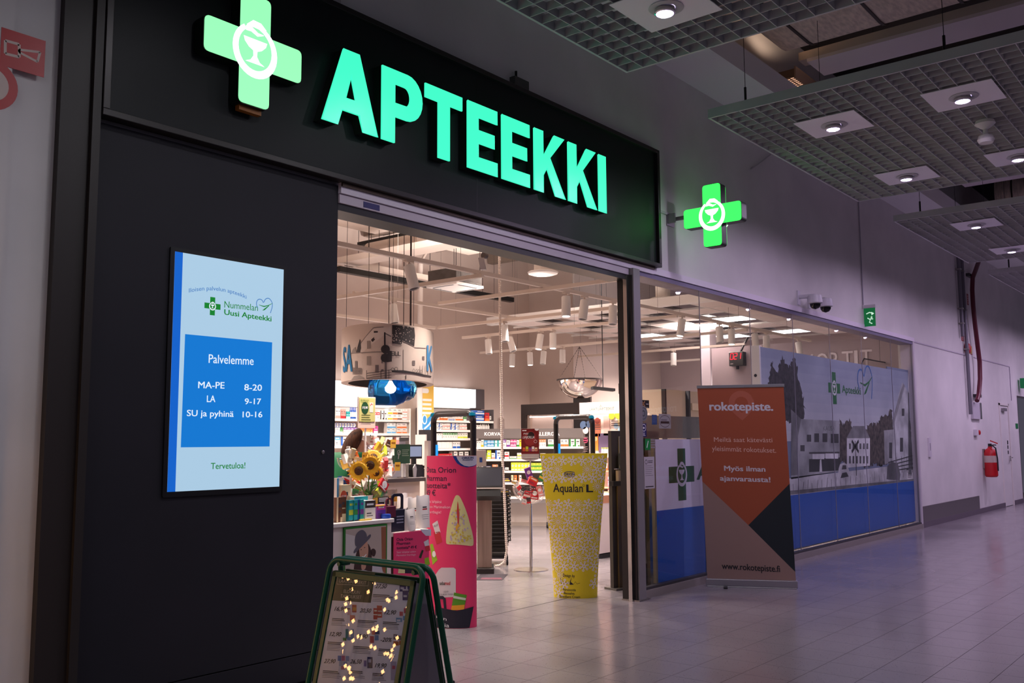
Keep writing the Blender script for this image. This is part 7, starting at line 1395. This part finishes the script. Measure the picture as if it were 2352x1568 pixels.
b = B(); b.lathe([(.001, 0), (.035, 0), (.04, .012), (.035, .03), (.001, .03)], on_top(886, .27, zt_), M((30, 80, 190), .4), 18, cap=False); b.build('blue_jar', label='flat round blue jar on the right front corner of cabinet', cat='jar', smooth=True)
b = B(); p0 = on_top(824, .26, zt_); b.box(p0.x, p0.x + .11, .243, .26, zt_ + .001, zt_ + .012, M((236, 206, 90), .5)); b.build('price_strip', label='yellow price strip along the front edge of cabinet top', cat='price tag')
def handled(name, label, px, y, z, w_, h_, col, hole):
    p = on_top(px, y, z); t = thing(name, label, 'bag', p); b = B(); b.box(p.x - w_ / 2, p.x + w_ / 2, y - .03, y + .03, p.z, p.z + h_ * .58, M(col, .45)); b.build('box_body', t, bevel=.003)
    r1 = rrect(-w_ * .36, w_ * .36, h_ * .5, h_, .025); b = B(); q0 = [(p.x + a, p.z + c) for a, c in r1]; q2 = [(p.x + a * .68, p.z + h_ * .76 + (c - h_ * .75) * .66) for a, c in r1]; n_ = len(q0)
    vs = [(a, y - .006, c) for a, c in q0] + [(a, y - .006, c) for a, c in q2] + [(a, y + .006, c) for a, c in q0] + [(a, y + .006, c) for a, c in q2]
    b.add(vs, [(i, (i + 1) % n_, (i + 1) % n_ + n_, i + n_) for i in range(n_)] + [(i + 2 * n_, i + 3 * n_, (i + 1) % n_ + 3 * n_, (i + 1) % n_ + 2 * n_) for i in range(n_)] + [(i, i + 2 * n_, (i + 1) % n_ + 2 * n_, (i + 1) % n_) for i in range(n_)] + [(i + n_, (i + 1) % n_ + n_, (i + 1) % n_ + 3 * n_, i + 3 * n_) for i in range(n_)], M(col, .45)); b.build('handle', t); return t, p
handled('carrier_box', 'maroon carrier box with a cut-out handle on the cabinet top', 893, .33, zt_, .09, .14, (100, 24, 50), 0)
t, p = handled('carrier_box', 'navy carrier box with a cut-out handle on the low table', 912, .36, lz, .165, .28, (26, 24, 48), 0)
P = Print(Flat((p.x - .08, .3285, p.z), (1, 0, 0), eps=.0006)); P.lines(.045, .115, .08, 3, .022, .009, M((150, 150, 170), .5)); P.build('lettering', t)
for k, (px, y, w_, h_, lb) in enumerate(((934, .56, .13, .23, 'white refill pouch third from right on the low table'), (951, .44, .14, .235, 'white refill pouch with a red mark, left of the front pair'), (971, .40, .15, .25, 'white refill pouch with red mark next to pink totem'), (922, .62, .13, .26, 'white refill pouch at the back left of the low table'))): put(pouch_mesh(w_, h_, (228, 222, 218), (200, 40, 50)), 'refill_pouch', on_top(px, y, lz), 0, lb, 'pouch', 'white refill pouches')
put(pouch_mesh(.11, .16, (224, 216, 210), (224, 216, 210)), 'refill_pouch', on_top(941, .33, lz), 0, 'small pale refill pouch in front row of the low table', 'pouch')
# clear bins with the small products, yellow price cards
def bin_(label, px0, px1, y0, y1, z0, z1):
    x0, x1 = on_y(px0, 1160, y0).x, on_y(px1, 1160, y0).x; t = thing('clear_bin', label, 'bin', ((x0 + x1) / 2, (y0 + y1) / 2, z0)); cb = M((240, 226, 216), .4)
    b = B(); b.box(x0, x1, y0, y1, z0, z0 + .006, cb); b.build('floor_plate', t)
    b = B(); b.box(x0, x1, y0, y0 + .004, z0, z1, glass((.96, .9, .87), .08, .1, 'bin_plastic')); b.build('front_pane', t)
    b = B(); b.box(x0, x1, y1 - .004, y1, z0, z1, cb); b.box(x0, x0 + .004, y0, y1, z0, z1, cb); b.box(x1 - .004, x1, y0, y1, z0, z1, cb); b.build('side_pane', t); return x0, x1
bz = zt_ + .19
x0, x1 = bin_('clear bin heaped with red, green and white small packs on cabinet', 808, 912, .52, .78, zt_ + .001, bz)
heap = [('w', 'o', 0), ('o', 'w', 1), ('w', 'g', 4), ('g', 'w', 3), ('w', 'r', 1), ('r', 'w', 2), ('r', 'k', 0), ('w', 'r', 2), ('w', 'b', 0), ('s', 'w', 1), ('y', 'g', 0), ('o', 'r', 0), ('w', 'y', 4), ('r', 'w', 4), ('b', 'w', 1), ('w', 's', 3)]
for k in range(38):
    a, c_, st = heap[(k * 7) % 16] if k > 12 else heap[(k * 5 + 3) % 16]; f = (k + .5) / 38; x = x0 + .04 + (x1 - x0 - .08) * ((k * .618) % 1); y = .56 + .18 * ((k * .37) % 1); zz = zt_ + .12 + .07 * (k / 38) + .05 * random.random()
    put(carton_mesh(.075 + .02 * (k % 3), .04 + .012 * (k % 4), .045, COLN[a][0], COLN[c_][0], st), 'small_pack', (x, y, zz), random.uniform(-.8, .8), f'{COLN[a][1]} and {COLN[c_][1]} small pack heaped in the clear bin', 'pack', f'{COLN[a][1]} and {COLN[c_][1]} packs in the clear bin', tilt=(random.uniform(-.4, .4), random.uniform(-.7, .7)))
def tagc(label, px0, py0, px1, py1, y, col=(226, 176, 60), dark=False):
    a, c = on_y(px0, py0, y), on_y(px1, py1, y); b = B(); b.box(a.x, c.x, y - .002, y, c.z, a.z, M(col, .5)); o = b.build('price_card', label=label, cat='price card')
    P = Print(Flat((a.x, y - .0022, c.z), (1, 0, 0), eps=.0005)); W_, H_ = c.x - a.x, a.z - c.z; ik = LETTERW if dark else M((190, 110, 20), .5); P.lines(W_ * .08, H_ * .9, W_ * .84, 3, H_ * .2, H_ * .1, ik); P.text('20', W_ * .55, H_ * .08, H_ * .22, ik, bold=.02) if dark else P.lines(W_ * .08, H_ * .3, W_ * .84, 1, .01, H_ * .18, ik); P.build('print', o); return o
tagc('wide yellow price card on the front of the clear bin', 846, 1144, 867, 1158, .515); tagc('black price card reading 20 on the clear bin', 868, 1142, 893, 1157, .513, (34, 26, 26), True); tagc('small yellow price card at the right end of the clear bin', 898, 1138, 912, 1151, .51)
o = tagc('black offer sign reading 20 standing behind the clear bin', 791, 1094, 824, 1138, .84, (36, 28, 28), True)
b = B(); a = on_y(808, 1138, .842); b.tube([(a.x, .845, zt_), (a.x, .845, a.z + .02)], .006, INK, 6); b.build('sign_stem', o)
# bowls on stems
for lab, px, py, r_, y, items in (('clear bowl full of white packs at the opening edge', 806, 1052, .105, .62, (('w', 'Y', 'c', 'w', 'w', 'o', 'w', 'c'))), ('clear bowl with green and pink tubes, highest on the cabinet', 872, 1022, .112, .8, ('g', 'P', 'y', 'c', 'Y', 'B', 's', 'y')), ('clear bowl with red and white packs behind the sunflowers', 884, 1074, .095, .7, ('r', 'w', 'w', 'r', 's', 'w', 'c', 'r'))):
    c_ = on_y(px, py, y); t = thing('display_bowl', lab, 'bowl', (c_.x, y, zt_)); bowl(t, c_, r_)
    b = B(); b.tube([(c_.x, y, zt_), (c_.x, y, c_.z - r_ * .95)], .009, M((226, 214, 206), .4), 8); b.lathe([(.06, 0), (.06, .008), (.001, .012)], (c_.x, y, zt_), M((226, 214, 206), .4), 16, cap=False); b.build('stem', t)
    for k, a in enumerate(items):
        ang = k * 2.4; rr_ = r_ * (.25 + .3 * (k % 3) / 2); zz = c_.z - r_ * .72 + .04 * (k // 3); ht = .055 + .015 * (k % 3)
        me = carton_mesh(.048, ht, .03, COLN[a][0], COLN['w' if a != 'w' else 'o'][0], k % 5) if k % 3 else bottle_mesh(.026, ht + .03, COLN[a][0], (240, 238, 232), COLN['w'][0])
        put(me, 'sample_pack', (c_.x + rr_ * math.cos(ang), y + rr_ * math.sin(ang) * .7, zz), ang, f'{COLN[a][1]} sample {"pack" if k % 3 else "bottle"} in the clear bowl {lab.split("bowl ")[1]}', 'pack', 'samples in the bowl ' + lab.split('bowl ')[1], tilt=(random.uniform(-.5, .5), random.uniform(-.6, .6)))
    p = c_ + Vector((r_ * .75, -.07, .01)); b = B(); b.obox(p, Vector((.026, -.004, 0)), Vector((0, .001, 0)), Vector((.002, 0, .034)), M((226, 176, 60), .5)); b.obox(p + Vector((0, -.0015, .008)), Vector((.018, -.003, 0)), Vector((0, .0005, 0)), Vector((0, 0, .006)), M((150, 90, 20), .5)); b.build('price_tag', t)
# cream price sign on a pole
a, c = on_y(823, 912, .82), on_y(860, 981, .82); t = thing('price_sign', 'cream coloured sign with a dark green 19,90 price on a pole', 'price sign', ((a.x + c.x) / 2, .82, zt_))
b = B(); b.box(a.x - .006, c.x + .006, .815, .825, c.z - .01, a.z + .006, M((224, 200, 184), .4)); fr = b.build('holder', t, bevel=.003)
b = B(); b.box(a.x + .004, c.x - .004, .811, .815, c.z + .045, a.z - .004, M((196, 190, 118), .5)); b.build('sheet', t)
P = Print(Flat((a.x, .8105, c.z), (1, 0, 0), eps=.0006)); W_, H_ = c.x - a.x, a.z - c.z; P.text('ELOKUUN', W_ * .1, H_ * .88, .014, M((90, 130, 40), .5)); P.text('TARJOUS', W_ * .1, H_ * .81, .014, M((90, 130, 40), .5)); P.poly(circ(W_ * .36, H_ * .64, W_ * .22, 22, rz=W_ * .28), M((24, 70, 36), .5)); P.text('19,90', W_ * .2, H_ * .62, .02, LETTERW, 2, .02, .2); P.box(W_ * .64, W_ * .86, H_ * .5, H_ * .84, M((224, 214, 200), .5)); P.poly(stroke([(W_ * .68, H_ * .72), (W_ * .75, H_ * .8), (W_ * .82, H_ * .76)], .006), RED, 2); P.lines(W_ * .15, H_ * .42, W_ * .6, 4, .018, .006, M((90, 100, 50), .5)); P.build('print', fr)
b = B(); b.tube([((a.x + c.x) / 2, .83, zt_), ((a.x + c.x) / 2, .83, c.z)], .008, WHITE, 8); b.lathe([(.05, 0), (.05, .008), (.001, .01)], ((a.x + c.x) / 2, .83, zt_), WHITE, 16, cap=False); b.build('pole', t)
# sunflowers
vz = on_y(848, 1128, .5); t = thing('sunflower_bunch', 'bunch of four yellow sunflowers with leaves in a slim vase', 'flowers', (vz.x, .5, zt_)); YP = noisy((238, 160, 10), (250, 196, 40), 40, .6)
b = B(); b.lathe([(.001, 0), (.03, 0), (.034, .06), (.026, .14), (.03, .16)], (vz.x, .5, zt_), M((214, 206, 196), .3), 16, cap=False); b.build('vase', t, smooth=True)
for i, (px, py, r_, dx) in enumerate(((824, 1081, .088, -.3), (850, 1068, .092, .1), (858, 1050, .08, .5), (864, 1086, .066, .6))):
    c_ = on_y(px, py, .47 + .05 * (i == 2)); nrm = (CAM - c_).normalized() + Vector((.25 if i == 2 else 0, 0, .5 if i == 2 else .05)); nrm.normalize(); e1_ = nrm.cross(Vector((0, 0, 1))).normalized(); e2_ = nrm.cross(e1_)
    b = B(); b.tube([(vz.x, .5, zt_ + .12), (vz.x * .5 + c_.x * .5, .5, zt_ * .4 + c_.z * .6), c_ - nrm * .01], .005, M((70, 110, 40), .6), 6); st = b.build('stem', t, smooth=True)
    b = B()
    for ringk in range(2):
        for k in range(18):
            a = 2 * math.pi * (k + ringk * .5) / 18 + i; d_ = e1_ * math.cos(a) + e2_ * math.sin(a); s_ = e1_ * -math.sin(a) + e2_ * math.cos(a); rr_ = r_ * (1 - .15 * ringk) * random.uniform(.88, 1.05); o0 = c_ + nrm * (.004 * ringk)
            b.add([o0 + d_ * r_ * .3 - s_ * r_ * .05, o0 + d_ * r_ * .65 - s_ * r_ * .13 + nrm * .004, o0 + d_ * rr_ - nrm * .002, o0 + d_ * r_ * .65 + s_ * r_ * .13 + nrm * .004, o0 + d_ * r_ * .3 + s_ * r_ * .05], [(0, 1, 2, 3, 4)], YP)
    b.build('petals', t)
    b = B(); b.lathe([(.001, .012), (r_ * .2, .012), (r_ * .36, .006), (r_ * .38, -.003)], c_ + nrm * .004, noisy((50, 26, 10), (100, 56, 18), 160, .8, bump=.5), 16, nrm, cap=False); b.build('flower_centre', t, smooth=True)
LFM = noisy((44, 96, 30), (84, 130, 46), 20, .6)
for k in range(6):
    a0 = Vector((vz.x, .5, zt_ + .11 + .015 * k)); d_ = Vector((math.cos(k * 1.3) * .06, -.02 + .02 * math.sin(k), .05)); s_ = Vector((0, 0, 1)).cross(d_).normalized() * .024; b = B()
    b.add([a0, a0 + d_ * .5 - s_ + Vector((0, 0, .01)), a0 + d_ * 1.1, a0 + d_ * .5 + s_ + Vector((0, 0, .01)), a0 + d_ * .5 - Vector((0, 0, .004))], [(0, 1, 4), (1, 2, 4), (2, 3, 4), (3, 0, 4)], LFM); b.build('leaf', t)

# ------------------------------------------------------------------ pharmacist behind the counter, bending forward, mostly hidden by the bowls
pp = at(795, 1050, 9.4); gx, gy = pp.x, pp.y; gy = max(gy, 1.9)
t = thing('person', 'person with long dark brown hair in a green tunic bending forward', 'person', (gx, gy, 0))
def skin(name, verts, edges, radii, mat, parent, root=0, sub=2):
    me = bpy.data.meshes.new(name); o = bpy.data.objects.new(name, me); C.objects.link(o); o.parent = parent; me.from_pydata([Vector(v) for v in verts], edges, []); me.materials.append(mat)
    o.modifiers.new('skin', 'SKIN').use_smooth_shade = True; sv = me.skin_vertices[0].data if me.skin_vertices else None
    if sv is None:
        bm = bmesh.new(); bm.from_mesh(me); bm.verts.layers.skin.verify(); bm.to_mesh(me); bm.free(); sv = me.skin_vertices[0].data
    for i, r_ in enumerate(radii): sv[i].radius = (r_, r_) if not isinstance(r_, tuple) else r_; sv[i].use_root = (i == root)
    m_ = o.modifiers.new('sub', 'SUBSURF'); m_.levels = sub; m_.render_levels = sub; return o
SKM = M((214, 160, 134), .55); GT = M((10, 110, 66), .7); TRS = M((36, 34, 40), .7); HRM = noisy((44, 24, 14), (90, 54, 32), 60, .85, stretch=(1, 1, .15))
Vb = [(0, 0, .94), (.0, 0, 1.12), (.06, -.04, 1.30), (.1, -.07, 1.40), (.12, -.1, 1.46), (.15, -.13, 1.53),      # pelvis..neck, head
      (.0, .17, 1.34), (-.02, .24, 1.12), (.14, .2, .98 + .16), (.0, -.19, 1.34), (.02, -.26, 1.12), (.18, -.22, 1.16), (0, .1, .9), (0, .11, .5), (-.02, .11, .09), (0, -.1, .9), (0, -.11, .5), (-.02, -.11, .09)]
Eb = [(0, 1), (1, 2), (2, 3), (3, 4), (4, 5), (2, 6), (6, 7), (7, 8), (2, 9), (9, 10), (10, 11), (0, 12), (12, 13), (13, 14), (0, 15), (15, 16), (16, 17)]
Rb = [.13, .12, .13, .06, .055, .09, .065, .045, .032, .065, .045, .032, .085, .06, .045, .085, .06, .045]
skin('body', Vb, Eb, Rb, SKM, t)
skin('tunic', Vb[:3] + [Vb[6], (-.01, .205, 1.23), Vb[9], (.01, -.225, 1.23), (0, 0, .78)], [(0, 1), (1, 2), (2, 3), (3, 4), (2, 5), (5, 6), (0, 7)], [.155, .14, .152, .09, .078, .09, .078, .165], GT, t)
skin('trousers', [Vb[0], Vb[12], Vb[13], (-.02, .11, .12), Vb[15], Vb[16], (-.02, -.11, .12)], [(0, 1), (1, 2), (2, 3), (0, 4), (4, 5), (5, 6)], [.14, .1, .075, .065, .1, .075, .065], TRS, t)
skin('hair', [(.12, -.1, 1.56), (.08, -.08, 1.58), (.03, -.04, 1.5), (-.01, -.02, 1.4), (.0, .0, 1.3)], [(0, 1), (1, 2), (2, 3), (3, 4)], [.085, .1, .09, .075, .04], HRM, t)
for s_ in (-1, 1):
    hb0 = Vector(Vb[8] if s_ > 0 else Vb[11])
    hv, he, hr = [tuple(hb0), tuple(hb0 + Vector((.06, 0, -.005)))], [(0, 1)], [.022, .032]
    for f_ in range(5):
        off = (f_ - 1.5) * .02 if f_ < 4 else s_ * -.04; L_ = (.07, .08, .075, .06, .05)[f_]; i0 = len(hv); st0 = hb0 + Vector((.06 if f_ < 4 else .02, off * .9, -.005))
        hv += [tuple(st0 + Vector((.03, off * .2, 0))), tuple(st0 + Vector((.03 + L_ * .5, off * .3, -.01))), tuple(st0 + Vector((.03 + L_ * .85, off * .3, -.035)))]; he += [(1 if f_ < 4 else 0, i0), (i0, i0 + 1), (i0 + 1, i0 + 2)]; hr += [.010, .009, .007]
    skin('hand', hv, he, hr, SKM, t, 0, 1)
for s_ in (-1, 1): b = B(); b.prism([(gx - .06, 0), (gx + .18, 0), (gx + .19, .03), (gx + .1, .07), (gx, .1), (gx - .06, .08)], gy + s_ * .11 - .045, gy + s_ * .11 + .045, BLACK); b.build('shoe', t, bevel=.012)
b = B(); hc = Vector((gx + .19, gy - .16, 1.55)); b.lathe([(.001, .028), (.012, .012), (.014, 0), (.008, -.004)], hc, SKM, 8, (.75, -.6, 0), cap=False); b.build('nose', t, smooth=True)
for s_ in (-1, 1): b = B(); b.lathe([(.001, .006), (.008, .003), (.009, 0)], Vector((gx + .185, gy - .15, 1.575)) + Vector((.6, .75, 0)) * .03 * s_, INK, 8, (.75, -.6, 0), cap=False); b.build('eye', t)
b = B(); b.box(gx + .19, gx + .205, gy - .17, gy - .145, 1.508, 1.516, M((170, 70, 70), .5)); b.build('mouth', t)
